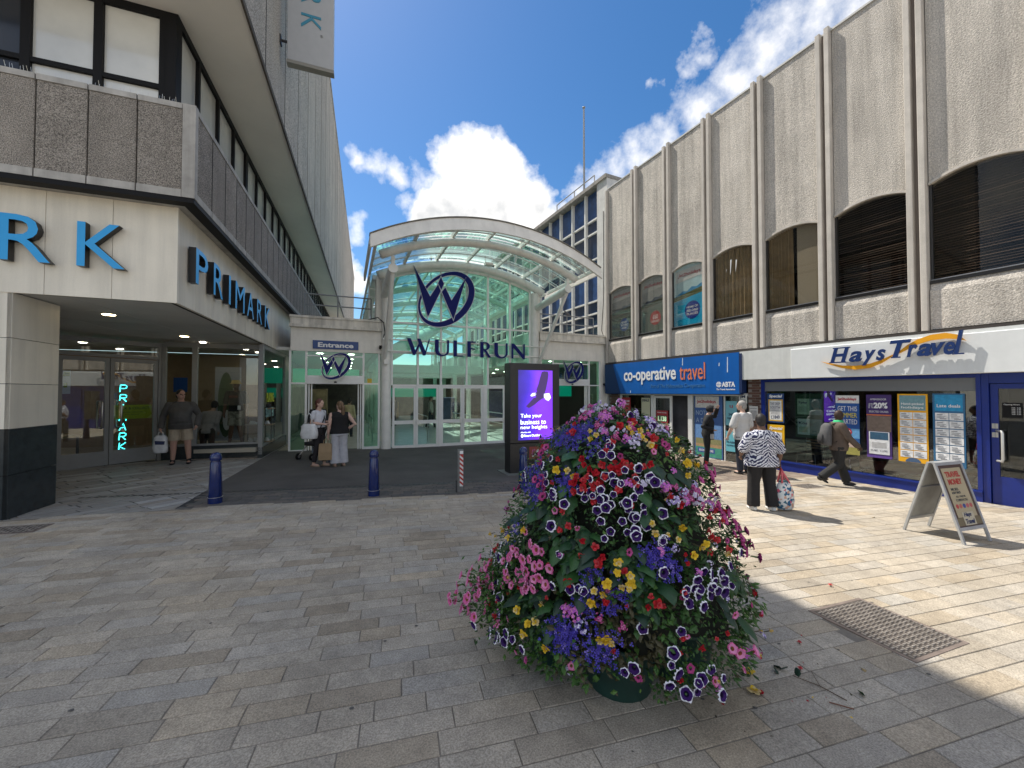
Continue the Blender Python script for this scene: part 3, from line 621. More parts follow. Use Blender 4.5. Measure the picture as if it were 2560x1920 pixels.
# the arched screen
ml = [3.07, 3.95, 4.77, 5.72, 6.55, 7.45, 8.30]
for m_ in ml: mp('mullion', lambda q: q.box(m_ - .035, m_ + .035, .0, .12, 1.95, zarc(m_) - .46), white_frame)
zt = [1.95, 3.08, 4.12]
for z in zt: mp('transom', lambda q: q.box(3.1, 8.27, .01, .11, z - .03, z + .03), white_frame)
for a, b in zip(ml, ml[1:]):
    for z0, z1 in zip(zt, zt[1:] + [None]):
        t0, t1 = (zarc(a) - .5, zarc(b) - .5) if z1 is None else (z1 - .03, z1 - .03)
        mp('pane', lambda q: q.prism([(a + .035, z0 + .03), (b - .035, z0 + .03), (b - .035, t1), (a + .035, t0)], .055, .065), g_green)
def archpts(y, half, top, n=28): return [(MX - half + 2 * half * i / n, y, zarc(MX - half + 2 * half * i / n, top)) for i in range(n + 1)]
mp('arch_head', lambda q: [q.add([(a[0], .0, a[2] - .09), (b[0], .0, b[2] - .09), (b[0], .13, b[2] - .09), (a[0], .13, a[2] - .09), (a[0], .0, a[2]), (b[0], .0, b[2]), (b[0], .13, b[2]), (a[0], .13, a[2])],
    [(0, 3, 2, 1), (4, 5, 6, 7), (0, 1, 5, 4), (2, 3, 7, 6)]) for a, b in zip(archpts(0, 2.65, 6.22), archpts(0, 2.65, 6.22)[1:])], white_frame)
# doors
def gdoor(a, b, hinge):
    d = mp('door_leaf', lambda q: (q.box(a, a + .07, .02, .08, -.26, 1.93), q.box(b - .07, b, .02, .08, -.26, 1.93), q.box(a + .07, b - .07, .02, .08, 1.85, 1.93), q.box(a + .07, b - .07, .02, .08, .61, .73), q.box(a + .07, b - .07, .02, .08, -.26, -.12)), white_frame)
    mp('pane', lambda q: (q.box(a + .07, b - .07, .045, .055, .73, 1.85), q.box(a + .07, b - .07, .045, .055, -.12, .61)), glass('door_glass', (.88, .95, .92), .9, base=.02), d)
    mp('handle', lambda q: q.box(hinge - .04, hinge + .04, -.02, .02, .58, .76), white_steel, d)
for x0, x1 in ((3.1, 4.68), (4.78, 6.36), (6.46, 8.04)):
    m_ = (x0 + x1) / 2; gdoor(x0, m_ - .004, m_ - .06); gdoor(m_ + .004, x1, m_ + .06)
    mp('door_post', lambda q: q.box(x1 + .004, x1 + .096, .0, .1, -.32, 1.92), white_frame)
mp('door_post', lambda q: q.box(8.15, 8.3, .0, .1, -.32, 1.92), white_frame)
mp('threshold', lambda q: q.box(.0, 12.0, -.04, .3, -.55, -.215), mat('threshold', (.16, .16, .155), .6))
# canopy
GR = glass('canopy_glass', (.64, .91, .89), .6, base=.015)
def ribbon(q, y0, y1, half, top, th, n=28):
    P = archpts(0, half, top, n)
    for a, b in zip(P, P[1:]):
        q.add([(a[0], y0, a[2]), (b[0], y0, b[2]), (b[0], y1, b[2]), (a[0], y1, a[2]), (a[0], y0, a[2] - th), (b[0], y0, b[2] - th), (b[0], y1, b[2] - th), (a[0], y1, a[2] - th)],
              [(0, 1, 2, 3), (7, 6, 5, 4), (0, 4, 5, 1), (3, 2, 6, 7)])
    a, b = P[0], P[-1]
    for p in (a, b): q.add([(p[0], y0, p[2]), (p[0], y1, p[2]), (p[0], y1, p[2] - th), (p[0], y0, p[2] - th)], [(0, 1, 2, 3)])
bays = [MX - 3.36 + 6.72 * i / 6 for i in range(7)]
yb = [-3.3, -2.42, -.1]
for a, b in zip(bays, bays[1:]):
    for y0, y1 in zip(yb, yb[1:]):
        n = 4; xs_ = [a + .04 + (b - a - .08) * i / n for i in range(n + 1)]
        q = MB()
        for p, r in zip(xs_, xs_[1:]): q.add([(p, y0 + .03, zarc(p) - .12), (r, y0 + .03, zarc(r) - .12), (r, y1 - .03, zarc(r) - .12), (p, y1 - .03, zarc(p) - .12)], [(0, 1, 2, 3)])
        q.obj('roof_pane', GR, MC, smooth=True)
for x in bays: mp('roof_bar', lambda q: q.box(x - .035, x + .035, -3.32, -.05, zarc(x) - .20, zarc(x) - .09), white_steel)
for y in (-2.86, -1.65, -.9): mp('purlin', lambda q: q.tube([(p[0], p[1], p[2] - .17) for p in archpts(y, 3.36, ZT)], .022, 5), white_steel)
q = MB(); P = archpts(0, 3.52, ZT, 14)
for a, b in zip(P, P[1:]):
    q.add([(a[0], -3.38, a[2] + .02), (b[0], -3.38, b[2] + .02), (b[0], -3.50, b[2] - .36), (a[0], -3.50, a[2] - .36), (a[0], -3.32, a[2] + .02), (b[0], -3.32, b[2] + .02), (b[0], -3.45, b[2] - .37), (a[0], -3.45, a[2] - .37)],
          [(0, 1, 2, 3)[::-1], (4, 5, 6, 7), (0, 4, 5, 1)[::-1], (3, 2, 6, 7)[::-1]])
for p in (P[0], P[-1]): q.add([(p[0], -3.38, p[2] + .02), (p[0], -3.32, p[2] + .02), (p[0], -3.45, p[2] - .37), (p[0], -3.50, p[2] - .36)], [(0, 1, 2, 3)])
q.obj('canopy_fascia', white_paint, MC)
mp('canopy_flashing', lambda q: ribbon(q, -3.41, -3.2, 3.54, ZT + .05, .028), mat('flashing', (.16, .15, .13), .8, var=.3, vscale=4))
for s in (-1, 1): mp('canopy_side', lambda q: q.box(MX + s * 3.5 - .03, MX + s * 3.5 + .03, -3.3, .4, zarc(MX + 3.5) - .22, zarc(MX + 3.5) + .02), white_steel)
mp('arch_tube', lambda q: q.tube([(p[0], -2.42, p[2] - .33) for p in archpts(0, 3.2, ZT)], .125, 14), white_steel, smooth=True)
mp('arch_tube', lambda q: q.tube([(p[0], -.14, p[2] - .33) for p in archpts(0, 3.1, ZT)], .15, 14), white_steel, smooth=True)
for s in (-1, 1):
    x = MX + s * 2.86
    mp('bracket_tube', lambda q: q.tube([(x, .1, 5.0), (x, -2.5, 5.22)], .135, 18), white_steel, auto=True)
    mp('lug', lambda q: q.box(x - .05, x + .05, -2.47, -2.36, 5.3, 5.58), white_steel)
    mp('strut', lambda q: q.tube([(x + s * .02, -.2, 2.78), (x, -2.38, 5.1)], .062, 12), white_steel, auto=True)
    mp('strut_foot', lambda q: q.box(x - .04, x + .08, -.3, -.1, 2.65, 2.9), white_steel)
for z in (3.1, 3.49): mp('sign_rail', lambda q: q.tube([(2.75, -.2, z), (8.86, -.2, z)], .025, 8), white_steel)
fl = EF('floodlight', FM, 5.9, -1.9, 5.85); tag(fl, 'small white floodlight hanging under the canopy glass', 'lamp')
mp('lamp_head', lambda q: q.cbox(-.13, .13, -.1, .1, 0, .09, .02), white_steel, fl); mp('bracket', lambda q: q.tube([(-.12, 0, .09), (-.12, 0, .3), (.12, 0, .3), (.12, 0, .09)], .012, 5), white_steel, fl)
# ------------------------------------------------ WULFRUN sign and the logos
LX = lambda x: (x - 716) / 733.; LZ = lambda y: (572 - y) / 733.
def logo(fr, cx, y, cz, s, lab):
    t = EF('logo_sign', fr, cx, y, cz); tag(t, lab, 'sign', 'crescent W logos on the centre front')
    def el(c, a, b, n=44): 
        return [(c[0] + (a * math.cos(i * 2 * PI / n) - b * math.sin(i * 2 * PI / n)) * .7071, c[1] + (a * math.cos(i * 2 * PI / n) + b * math.sin(i * 2 * PI / n)) * .7071) for i in range(n)]
    def crescent(q, g, d0, d1):
        o = el((0, 0), .581 + g, .404 + g); i_ = el((LX(689), LZ(569)), .509 - g, .332 - g); n = len(o)
        for k in range(n):
            a, b, c, d = o[k], o[(k + 1) % n], i_[(k + 1) % n], i_[k]
            vs = [(p[0] * s, yy, p[1] * s) for yy in (d0, d1) for p in (a, b, c, d)]
            q.add(vs, [(0, 1, 2, 3), (7, 6, 5, 4), (0, 4, 5, 1), (3, 2, 6, 7)])
    polys = [[(295, 200), (470, 825), (632, 480), (597, 400), (497, 565)], [(645, 490), (798, 832), (965, 270), (772, 590), (690, 430)], [(635, 300), (597, 385), (638, 465), (673, 385)]]
    def grow(pl, g):
        c = (sum(p[0] for p in pl) / len(pl), sum(p[1] for p in pl) / len(pl)); n = len(pl); out = []
        for i in range(n):
            p0, p1, p2 = pl[i - 1], pl[i], pl[(i + 1) % n]
            e1 = Vector((p1[0] - p0[0], p1[1] - p0[1])).normalized(); e2 = Vector((p2[0] - p1[0], p2[1] - p1[1])).normalized()
            n1 = Vector((-e1.y, e1.x)); n2 = Vector((-e2.y, e2.x)); m_ = (n1 + n2); k = m_.dot(n1); m_ = m_ / max(k, .25)
            out.append((p1[0] + m_.x * g, p1[1] + m_.y * g))
        return out
    q = MB(); crescent(q, .012, -.02, .06); q.obj('crescent_edge', silver, t); q = MB(); crescent(q, 0, -.03, .0); q.obj('crescent', navy, t)
    for i, pl in enumerate(polys):
        yy = -.06 if i < 2 else -.05
        q = MB(); q.prism([(LX(p[0]) * s, LZ(p[1]) * s) for p in grow(pl, 9)], yy + .012, yy + .10); q.obj('letter_edge', silver, t)
        q = MB(); q.prism([(LX(p[0]) * s, LZ(p[1]) * s) for p in pl], yy, yy + .008); q.obj('letter_face', navy, t)
    return t
logo(FM, 4.90, -.30, 5.01, 2.02, 'largest blue crescent W logo on the green glass arch')
logo(FM, 1.35, -.28, 2.54, .85, 'blue crescent W logo over the left centre doorway')
logo(FM, 10.1, -.36, 2.51, .88, 'blue crescent W logo over the right centre doorway beside the screen')
WS = EF('shopping_centre_sign', FM, 0, -.27, 0); tag(WS, 'blue WULFRUN lettering fixed to two white rails across the glass', 'sign')
def glyph(ch):
    if ch == 'W': return [[(0, 1), (.16, 1), (.36, .28), (.5, .72), (.44, 1), (.58, 1), (.80, .26), (.95, 1), (1, 1), (.80, 0), (.70, 0), (.53, .55), (.36, 0), (.26, 0)]]
    if ch == 'L': return [[(.0, 0), (.0, 1), (.36, 1), (.36, .07), (1, .07), (1, 0)]]
    if ch == 'F': return [[(.0, 0), (.0, 1), (1, 1), (1, .92), (.42, .92), (.42, .56), (.9, .56), (.9, .48), (.42, .48), (.42, 0)]]
    if ch == 'N': return [[(0, 0), (0, 1), (.2, 1), (.88, .30), (.88, 1), (1, 1), (1, -.02), (.86, -.02), (.14, .72), (.14, 0)]]
    if ch == 'U':
        o = [(0, 1), (0, .35)] + [(.5 - .5 * math.cos(a), .33 - .35 * math.sin(a)) for a in [PI * i / 12 for i in range(1, 12)]] + [(1, .35), (1, 1), (.86, 1), (.86, .36)]
        i_ = [(.57 + .29 * math.cos(a), .36 - .29 * math.sin(a)) for a in [PI * i / 12 for i in range(1, 12)]]
        return [o + i_ + [(.27, .36), (.27, 1)]]
    if ch == 'R':
        arc = [(.45 + .42 * math.sin(a), .74 + .26 * math.cos(a)) for a in [PI * i / 10 for i in range(0, 10)]]
        arci = [(.45 + .16 * math.sin(a), .735 + .19 * math.cos(a)) for a in [PI * i / 10 for i in range(10, -1, -1)]]
        return [[(0, 0), (0, 1)] + arc + [(.52, .48), (1, 0), (.74, 0), (.30, .46), (.30, .545)] + arci + [(.30, .925), (.30, 0)]]
for ch, (a, b), z in zip('WULFRUN', [(3.526, 4.312), (4.485, 4.984), (5.149, 5.484), (5.654, 5.969), (6.144, 6.572), (6.692, 7.226), (7.382, 7.936)], range(7)):
    q = MB()
    for pl in glyph(ch): q.prism([(a + p[0] * (b - a), 2.985 + p[1] * .57) for p in pl], -.04, .06, 0, 1)
    q.obj('letter', [navy, silver], WS)
es = EF('entrance_sign', FM, 0, -.02, 0); tag(es, 'blue Entrance sign board on the lintel of the left doorway', 'sign')
mp('board', lambda q: q.box(.65, 2.0, -.02, .02, 3.10, 3.37), mat('entrance_blue', (.012, .055, .22), .4), es)
text('lettering', 'Entrance', es, .80, 3.155, 1.05, .155, -.021, .004, mat('sign_white', (.8, .8, .8), .5), bold=.035)
# small fixtures
for fx, fy, fz, lab in [(2.68, -.03, 3.24, 'small dark camera at the right end of the left wing lintel'), (11.72, -.1, 2.05, 'small dark lamp box on the white pier of the right wing')]:
    o = EF('security_camera', FM, fx, fy, fz); tag(o, lab, 'camera'); mp('housing', lambda q: (q.box(-.03, .05, -.12, .0, -.04, .04), q.ell((.0, -.1, -.05), (.04, .04, .04))), black, o)
ys_ = EF('notice', FM, 0, .05, 0); tag(ys_, 'small yellow notice on the narrow pane right of the left doorway', 'notice')
mp('sheet', lambda q: q.box(2.29, 2.43, 0, .005, 2.02, 2.17), mat('yellow_print', (.6, .42, .02), .5), ys_)
cb = MB(); cb.tube([(2.3, .1, 4.16), (2.6, -.1, 4.22), (2.78, -.18, 4.05), (2.82, -.2, 3.7), (2.76, -.1, 3.5)], .018, 6); tag(cb.obj('cable', black, None, loc=FM.W(0, 0, 0), rz=FM.rz), 'black cable looping over the left end of the cornice', 'cable')
# ------------------------------------------------ interior of the centre
mf = mat('mall_floor', (.62, .60, .55), .22, var=.1, vscale=2); mw = mat('mall_wall', (.62, .62, .58), .6, var=.05)
part2 = mp
mp('hall_floor', lambda q: q.box(-.5, 12.5, .3, 26, -.9, -.22), mf)
mp('hall_ribs', lambda q: [q.tube([(p[0], y, p[2] - .33) for p in archpts(0, 3.0, ZT, 16)], .12, 8) for y in (3.2, 6.4, 9.6, 12.8, 16, 19.2)], white_steel)
for a, b in zip(bays, bays[1:]):
    for k in range(7):
        y0 = .1 + 3.2 * k; q = MB(); xs_ = [a + .03 + (b - a - .06) * i / 3 for i in range(4)]
        for p, r in zip(xs_, xs_[1:]): q.add([(p, y0, zarc(p) - .12), (r, y0, zarc(r) - .12), (r, y0 + 3.14, zarc(r) - .12), (p, y0 + 3.14, zarc(p) - .12)], [(0, 1, 2, 3)])
        q.obj('hall_roof_pane', GR, MC)
for x in bays: mp('hall_bar', lambda q: q.box(x - .03, x + .03, .1, 22.5, zarc(x) - .2, zarc(x) - .09), white_steel)
mp('hall_purlin', lambda q: [q.tube([(p[0], y, p[2] - .16) for p in archpts(0, 3.36, ZT, 12)], .03, 4) for y in [1.3 + 1.6 * i for i in range(13)]], white_steel)
for s, x in ((-1, 2.6), (1, 8.78)):
    mp('hall_upper_wall', lambda q: q.box(x - .1, x + .1, .6, 22, 3.0, 4.2), mw)
    for i in range(9): mp('hall_mullion', lambda q: q.box(x - .05, x + .05, .6 + i * 2.6, .72 + i * 2.6, 4.2, 5.75), white_steel)
    mp('hall_eaves', lambda q: q.box(x - .14, x + .14, .4, 22, 5.62, 5.78), white_steel)
    for i in range(6): mp('hall_column', lambda q: q.tube([(x + s * -.35, 2.4 + 3.2 * i, -.25), (x + s * -.35, 2.4 + 3.2 * i, 5.6)], .15, 12), white_steel, smooth=True)
mp('hall_bridge', lambda q: (q.box(2.7, 8.7, 7.2, 9.0, 2.75, 3.15), q.box(2.7, 8.7, 13.5, 16.0, 2.75, 3.2)), mw)
mp('hall_duct', lambda q: (q.tube([(3.2, 2.0, 3.2), (6.8, 8.0, 5.6)], .28, 10), q.tube([(8.0, 3.0, 3.6), (5.6, 12.0, 5.5)], .06, 6)), white_steel, smooth=True)
gsh = mat('shop_green', (.005, .11, .07), .4, emit=(.0, .12, .07), es=.5); shd = mat('shop_shadow', (.07, .06, .055), .8, var=.3, vscale=2)
for bx_ in ((-.5, 2.2, 5.5, 5.8, 2.1, 2.75), (9.4, 12.4, 3.5, 3.8, 1.5, 2.3), (2.9, 8.5, 16.2, 16.4, 1.35, 2.0)): mp('shop_front', lambda q: q.box(*bx_), gsh)
mp('hall_ceiling', lambda q: (q.box(-.5, 2.5, .3, 22, 3.05, 3.15), q.box(8.9, 12.4, .3, 22, 3.05, 3.15)), mw)
mp('hall_end_wall', lambda q: (q.box(-.6, 12.5, 22, 22.3, -.4, 3.2), q.box(-.7, -.6, .3, 22, -.4, 3.2), q.box(12.4, 12.5, .3, 22, -.4, 3.2)), mat('end_wall', (.16, .135, .11), .7, var=.4, vscale=1.2))
for i, (x, y, w, d, h, c) in enumerate([(.3, 9, .9, .4, 2.1, (.30, .24, .15)), (4.4, 16, 1.6, .8, 1.2, (.35, .22, .12)), (6.9, 14, 1.2, .6, 1.4, (.12, .10, .09)), (10.6, 9, 1.8, .6, 2.0, (.10, .10, .11)), (5.6, 19.5, 2.6, .3, 2.0, (.16, .12, .10)), (3.4, 12, .6, .6, 1.7, (.32, .08, .06)), (7.6, 10.5, .7, .6, 1.6, (.05, .06, .12))]):
    mp('kiosk_unit', lambda q: q.cbox(x - w / 2, x + w / 2, y - d / 2, y + d / 2, -.22, -.22 + h, .04), mat('unit_%d' % i, c, .7, var=.3, vscale=3))
for i in range(6):
    for x in (.8, 1.8, 9.8, 11.2): mp('ceiling_lamp', lambda q: q.lathe([(.1, 3.035), (.1, 3.045)], 12, (x, 1.0 + i * 2.2)), lampw)
mp('handrail', lambda q: [(q.tube([(x, 1.6, -.2), (x, 1.6, .75)], .02, 6), q.tube([(x, 4.2, -.2), (x, 4.2, .75)], .02, 6), q.tube([(x, 1.6, .75), (x, 4.2, .75)], .025, 6), q.tube([(x, 1.6, .3), (x, 4.2, .3)], .015, 6)) for x in (2.55, 4.6, 6.3, 8.1)], chrome)

# ================================================================ RIGHT BUILDING (pebbledash offices over shops)
RB = EF('concrete_offices', FR); tag(RB, 'pebbledash concrete building with paired fins and arched windows over the travel shops', 'building')
def rp_(name, fn, m, parent=RB, **k): b = MB(); fn(b); return b.obj(name, m, parent, **k)
cen = [-7.10, -5.50, -3.90, -2.28, -.66, .95, 2.56, 4.17, 5.78, 7.39, 9.0]     # centres of the fin pairs
Z0, Z1 = 2.96, 10.4
lim = [-8.75] + cen
fin_end = lambda c: (c - .14, c + .14)
def bay(a, b, k):
    wl, wr = a + .02, b - .02; cx = (wl + wr) / 2; hw = (wr - wl) / 2
    zs_, zb, rise = 5.90, 3.93, .15
    arc = [(cx - hw * .995 + 2 * hw * .995 * i / 14, zs_ + rise * (1 - ((i - 7) / 7.) ** 2)) for i in range(15)]
    q = MB()
    q.prism([(wl, zs_)] + arc + [(wr, zs_), (wr, Z1), (wl, Z1)][0:3], 0, .18)
    q.obj('upper_panel', pebble, RB)
    rp_('lower_panel', lambda q: q.add([(wl, -.05, Z0), (wr, -.05, Z0), (wr, .2, Z0), (wl, .2, Z0), (wl, -.05, 3.72), (wr, -.05, 3.72), (wr, .0, zb - .06), (wl, 0, zb - .06), (wr, .2, zb - .06), (wl, .2, zb - .06)],
        [(0, 1, 5, 4), (4, 5, 6, 7), (7, 6, 8, 9), (0, 3, 2, 1), (1, 2, 8, 6, 5), (0, 4, 7, 9, 3)]), pebble)
    rp_('arch_rim', lambda q: [q.add([(p[0], -.035, p[1] - .03), (r[0], -.035, r[1] - .03), (r[0], -.035, r[1] + .02), (p[0], -.035, p[1] + .02), (p[0], .18, p[1] - .03), (r[0], .18, r[1] - .03), (r[0], .0, r[1] + .02), (p[0], .0, p[1] + .02)],
        [(0, 1, 2, 3), (0, 4, 5, 1), (3, 2, 6, 7)]) for p, r in zip(arc, arc[1:])], concrete)
    w = E('window', (0, 0, 0), 0, RB)
    wf = mat('bronze_frame', (.03, .027, .025), .4)
    rp_('frame', lambda q: (q.box(wl, wr, -.03, .16, zb - .06, zb), q.box(wl, wl + .035, .02, .09, zb, zs_), q.box(wr - .035, wr, .02, .09, zb, zs_)), wf, w)
    rp_('sill', lambda q: q.box(wl + .02, wr - .02, -.05, .0, zb + .002, zb + .022), mat('sill_metal', (.25, .25, .26), .4, metal=.5), w)
    rp_('pane', lambda q: q.prism([(wl + .03, zb)] + [(wr - .03, zb)] + [(x, z) for x, z in arc[::-1]], .035, .041), glass('office_glass', (.93, .92, .90), .35, base=.0), w)
    return w, wl, wr, zb, zs_, rise, arc
finm = MB(); finm.cbox(-.145, -.045, -.125, .15, Z0 - .02, Z1 + .06, .008); fin_a = finm.mesh('fin', concrete)
finm = MB(); finm.cbox(.045, .145, -.125, .15, Z0 - .02, Z1 + .10, .008); fin_b = finm.mesh('fin', concrete)
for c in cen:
    inst('fin', fin_a, RB, (c, 0, 0)); inst('fin', fin_b, RB, (c, 0, 0)); rp_('joint', lambda q: q.box(c - .045, c + .045, -.01, .15, Z0, Z1), mat('gap_shade', (.20, .165, .14), .9))  # strip between paired fins, coloured dark for the shadow in the gap
rp_('fin', lambda q: q.cbox(-8.80, -8.70, -.115, .2, Z0 - .6, Z1 - .05, .02), concrete)
curt = mat('curtain', (.26, .19, .10), .9, var=.2, vscale=5); blind = mat('blind_slat', (.12, .075, .05), .5, var=.3, vscale=2)
room = mat('office_dark', (.02, .018, .016), .95)
pw = mat('paper_white', (.74, .74, .73), .55); jred = mat('holiday_red', (.45, .015, .03), .5)
def beach(w, wl, wr, zb, arc, k):
    P = [((.22, .22, .22), (.07, .10, .13), (.05, .05, .035)), ((.30, .30, .29), (.06, .08, .12), (.10, .15, .13)), ((.52, .74, .80), (.04, .30, .58), (.0, .42, .72))][k]
    t = EF('window_poster', FR, 0, .062, 0); tag(t, ['dark holiday poster with a blue badge filling the leftmost arched window', 'dim beach poster with a red £60 deposit badge in an arched window', 'bright beach poster with a blue FREE CHILD PLACES badge in an arched window'][k], 'poster')
    def ft(q, y, poly): q.prism(poly, y, y + .003)
    rp_('sheet', lambda q: ft(q, 0, [(wl + .03, zb)] + [(wr - .03, zb)] + [(x, z) for x, z in arc[::-1]]), mat('psky_%d' % k, P[0], .5, var=.1), t)
    L_, W_ = wl + .03, wr - wl - .06
    hill = [(0, .52), (.15, .55), (.3, .60), (.45, .58), (.6, .64), (.75, .62), (.9, .66), (1, .65)]
    rp_('hills', lambda q: ft(q, -.004, [(L_, zb + 1.0)] + [(L_ + W_ * u, zb + 2.0 * v + .02) for u, v in hill] + [(L_ + W_, zb + 1.0)][::1]), mat('phill_%d' % k, P[1], .6, var=.3, vscale=5), t)
    rp_('shore', lambda q: ft(q, -.008, [(L_, zb + .9), (L_, zb + 1.05), (L_ + W_ * .4, zb + 1.12), (L_ + W_, zb + 1.24), (L_ + W_, zb + 1.05)][::-1]), mat('pshore_%d' % k, (.10, .12, .03) if k == 2 else (.05, .055, .03), .7, var=.4, vscale=14), t)
    rp_('sea', lambda q: ft(q, -.012, [(L_, zb), (L_, zb + .88), (L_ + W_, zb + 1.05), (L_ + W_, zb)][::-1]), mat('psea_%d' % k, P[2], .4, var=.15, vscale=3), t)
    rp_('banner', lambda q: ft(q, -.006, [(L_ + .08, zb + 1.52), (L_ + W_, zb + 1.62), (L_ + W_, zb + 1.97), (L_ + .08, zb + 1.92)][::-1]), mat('pbanner_%d' % k, (.7, .72, .72) if k == 2 else (.40, .40, .38), .5), t)
    o = text('lettering', 'Jet2holidays', t, L_ + .18, zb + 1.68, W_ * .74, .15, -.0065, .002, jred, bold=.02, shear=.2)
    cx_, cz_ = L_ + W_ * .62, zb + .52; rb = .3 if k == 2 else .26
    rp_('badge', lambda q: ft(q, -.016, [(cx_ + rb * math.cos(a), cz_ + rb * math.sin(a)) for a in [-i * PI / 14 for i in range(28)]]), mat('badge_%d' % k, [(.01, .06, .26), (.45, .015, .03), (.005, .03, .30)][k], .5), t)
    T = [['BOOK', 'IN STORE', 'NOW'], ['£60', 'DEPOSIT'], ['HOME OF', 'FREE CHILD', 'PLACES']][k]
    hh = [.09, .09, .09] if len(T) == 3 else [.2, .09]; zc = cz_ + .16
    for s_, h_ in zip(T, hh):
        zc -= h_ + .005; ww = rb * 1.45 * min(1, len(s_) / 8 + .3); text('lettering', s_, t, cx_ - ww / 2, zc, ww, h_ * .85, -.0165, .002, mat('sign_white', (.8, .8, .8), .5), bold=.02); zc -= .02
for k in range(len(cen)):
    a = (lim[k] + .05) if k == 0 else lim[k] + .14; b = lim[k + 1] - .14
    if b - a < .5: continue
    w, wl, wr, zb, zs_, rise, arc = bay(a, b, k)
    if k < 3: beach(w, wl, wr, zb, arc, k)
    elif k in (3, 4):
        q = MB(); n = 40; xa, xb = (wl, wr) if k == 3 else (wl, wl + (wr - wl) * .5)
        for i in range(n):
            x0 = xa + (xb - xa) * i / n; x1 = xa + (xb - xa) * (i + 1) / n; y0 = .13 + .03 * math.sin(i * 1.7); y1 = .13 + .03 * math.sin((i + 1) * 1.7)
            q.add([(x0, y0, zb), (x1, y1, zb), (x1, y1, zs_ + .2), (x0, y0, zs_ + .2)], [(0, 1, 2, 3)])
        q.obj('curtain', curt, w)
        if k == 4: rp_('blind', lambda q: q.box(wl + (wr - wl) * .56, wr, .12, .13, zb, zs_ + .2), mat('cream_blind', (.30, .26, .19), .8), w)
        if k == 3:
            for i, (x, z0, z1) in enumerate([(.55, 1.3, 1.75), (.72, 1.35, 1.7), (.42, 1.4, 1.5)]):
                rp_('bird_mess', lambda q: q.prism([(wl + x, zb + z0), (wl + x + .02, zb + z0 + .1), (wl + x + .05, zb + z1), (wl + x + .01, zb + z1)], .028, .032), pw, w)
    else:
        rp_('blind', lambda q: [q.add([(wl, .07, zb + .06 + i * .052 + RND.uniform(-.006, .006)), (wr, .07, zb + .06 + i * .052 + RND.uniform(-.006, .006)), (wr, .11, zb + .08 + i * .052 + RND.uniform(-.008, .012)), (wl, .11, zb + .08 + i * .052 + RND.uniform(-.008, .012))], [(0, 1, 2, 3)]) for i in range(40)], blind, w)['kind'] = 'stuff'
rp_('room_back', lambda q: q.box(-8.6, 9.0, .45, .6, Z0, Z1), room)
rp_('building_core', lambda q: q.box(-8.7, 9.1, .6, 12, -.6, Z1 - .05), room)
rp_('coping', lambda q: q.box(-8.75, 9.1, -.03, .5, Z1 + .002, Z1 + .05), mat('coping_light', (.5, .5, .48), .5))
rp_('drip_band', lambda q: q.box(-8.8, 9.1, -.12, .3, Z0 - .09, Z0 - .022), mat('drip_brown', (.035, .028, .024), .7))
# brick piers
bm = MB(); bm.box(0, .206, 0, .06, 0, .062); bmesh_ = bm.mesh('brick', brick)
for x0, n_, nm in [(-2.66, 2, 0), (-8.68, 3, 1)]:
    p = rp_('brick_pier', lambda q: q.box(x0 - .005, x0 + n_ * .216 - .005, .012, .3, -.55, 2.86), mortar)
    for r in range(46):
        for c_ in range(n_):
            sh = .108 if r % 2 else 0
            if sh and c_ == n_ - 1: continue
            inst('brick', bmesh_, p, (x0 + c_ * .216 + sh, 0, -.54 + r * .073))
# ------------------------------------------------ co-operative travel shop
CO = EF('travel_shopfront', FR); tag(CO, 'white framed travel shop front under the blue co-operative sign', 'shop front')
part3 = lambda n, fn, m, p=CO, **k: rp_(n, fn, m, p, **k)
part3('frame', lambda q: (q.box(-8.02, -7.94, .0, .08, -.6, 1.66), q.box(-6.36, -6.26, .0, .08, -.6, 1.66), q.box(-4.71, -4.55, -.02, .1, -.6, 1.66), q.box(-8.02, -2.7, .0, .08, 1.60, 1.68), q.box(-4.55, -2.7, -.02, .1, -.6, -.36), q.box(-7.94, -6.36, .0, .1, -.6, -.3)), white_frame)
part3('pane', lambda q: q.box(-7.94, -6.36, .03, .036, -.3, 1.6), g_clear); part3('pane', lambda q: q.box(-4.55, -3.43, .03, .036, -.36, 1.6), g_clear); part3('pane', lambda q: q.box(-3.40, -2.7, .03, .036, -.36, 1.6), g_clear)
part3('mullion', lambda q: q.box(-3.43, -3.40, .01, .07, -.36, 1.6), white_frame)
d = part3('door_leaf', lambda q: (q.box(-6.24, -6.16, .02, .07, -.5, 1.58), q.box(-5.5, -5.42, .02, .07, -.5, 1.58), q.box(-6.16, -5.5, .02, .07, 1.5, 1.58), q.box(-6.16, -5.5, .02, .07, .5, .6), q.box(-6.16, -5.5, .02, .07, -.5, -.3)), white_frame)
part3('pane', lambda q: (q.box(-6.16, -5.5, .04, .046, .6, 1.5), q.box(-6.16, -5.5, .04, .046, -.3, .5)), g_clear, d)
part3('interior', lambda q: (q.box(-8.1, -2.4, .5, .55, -.5, 1.7), q.box(-8.1, -2.4, .12, .55, -.56, -.5)), mat('coop_inside', (.10, .10, .11), .9, var=.4, vscale=1.5))
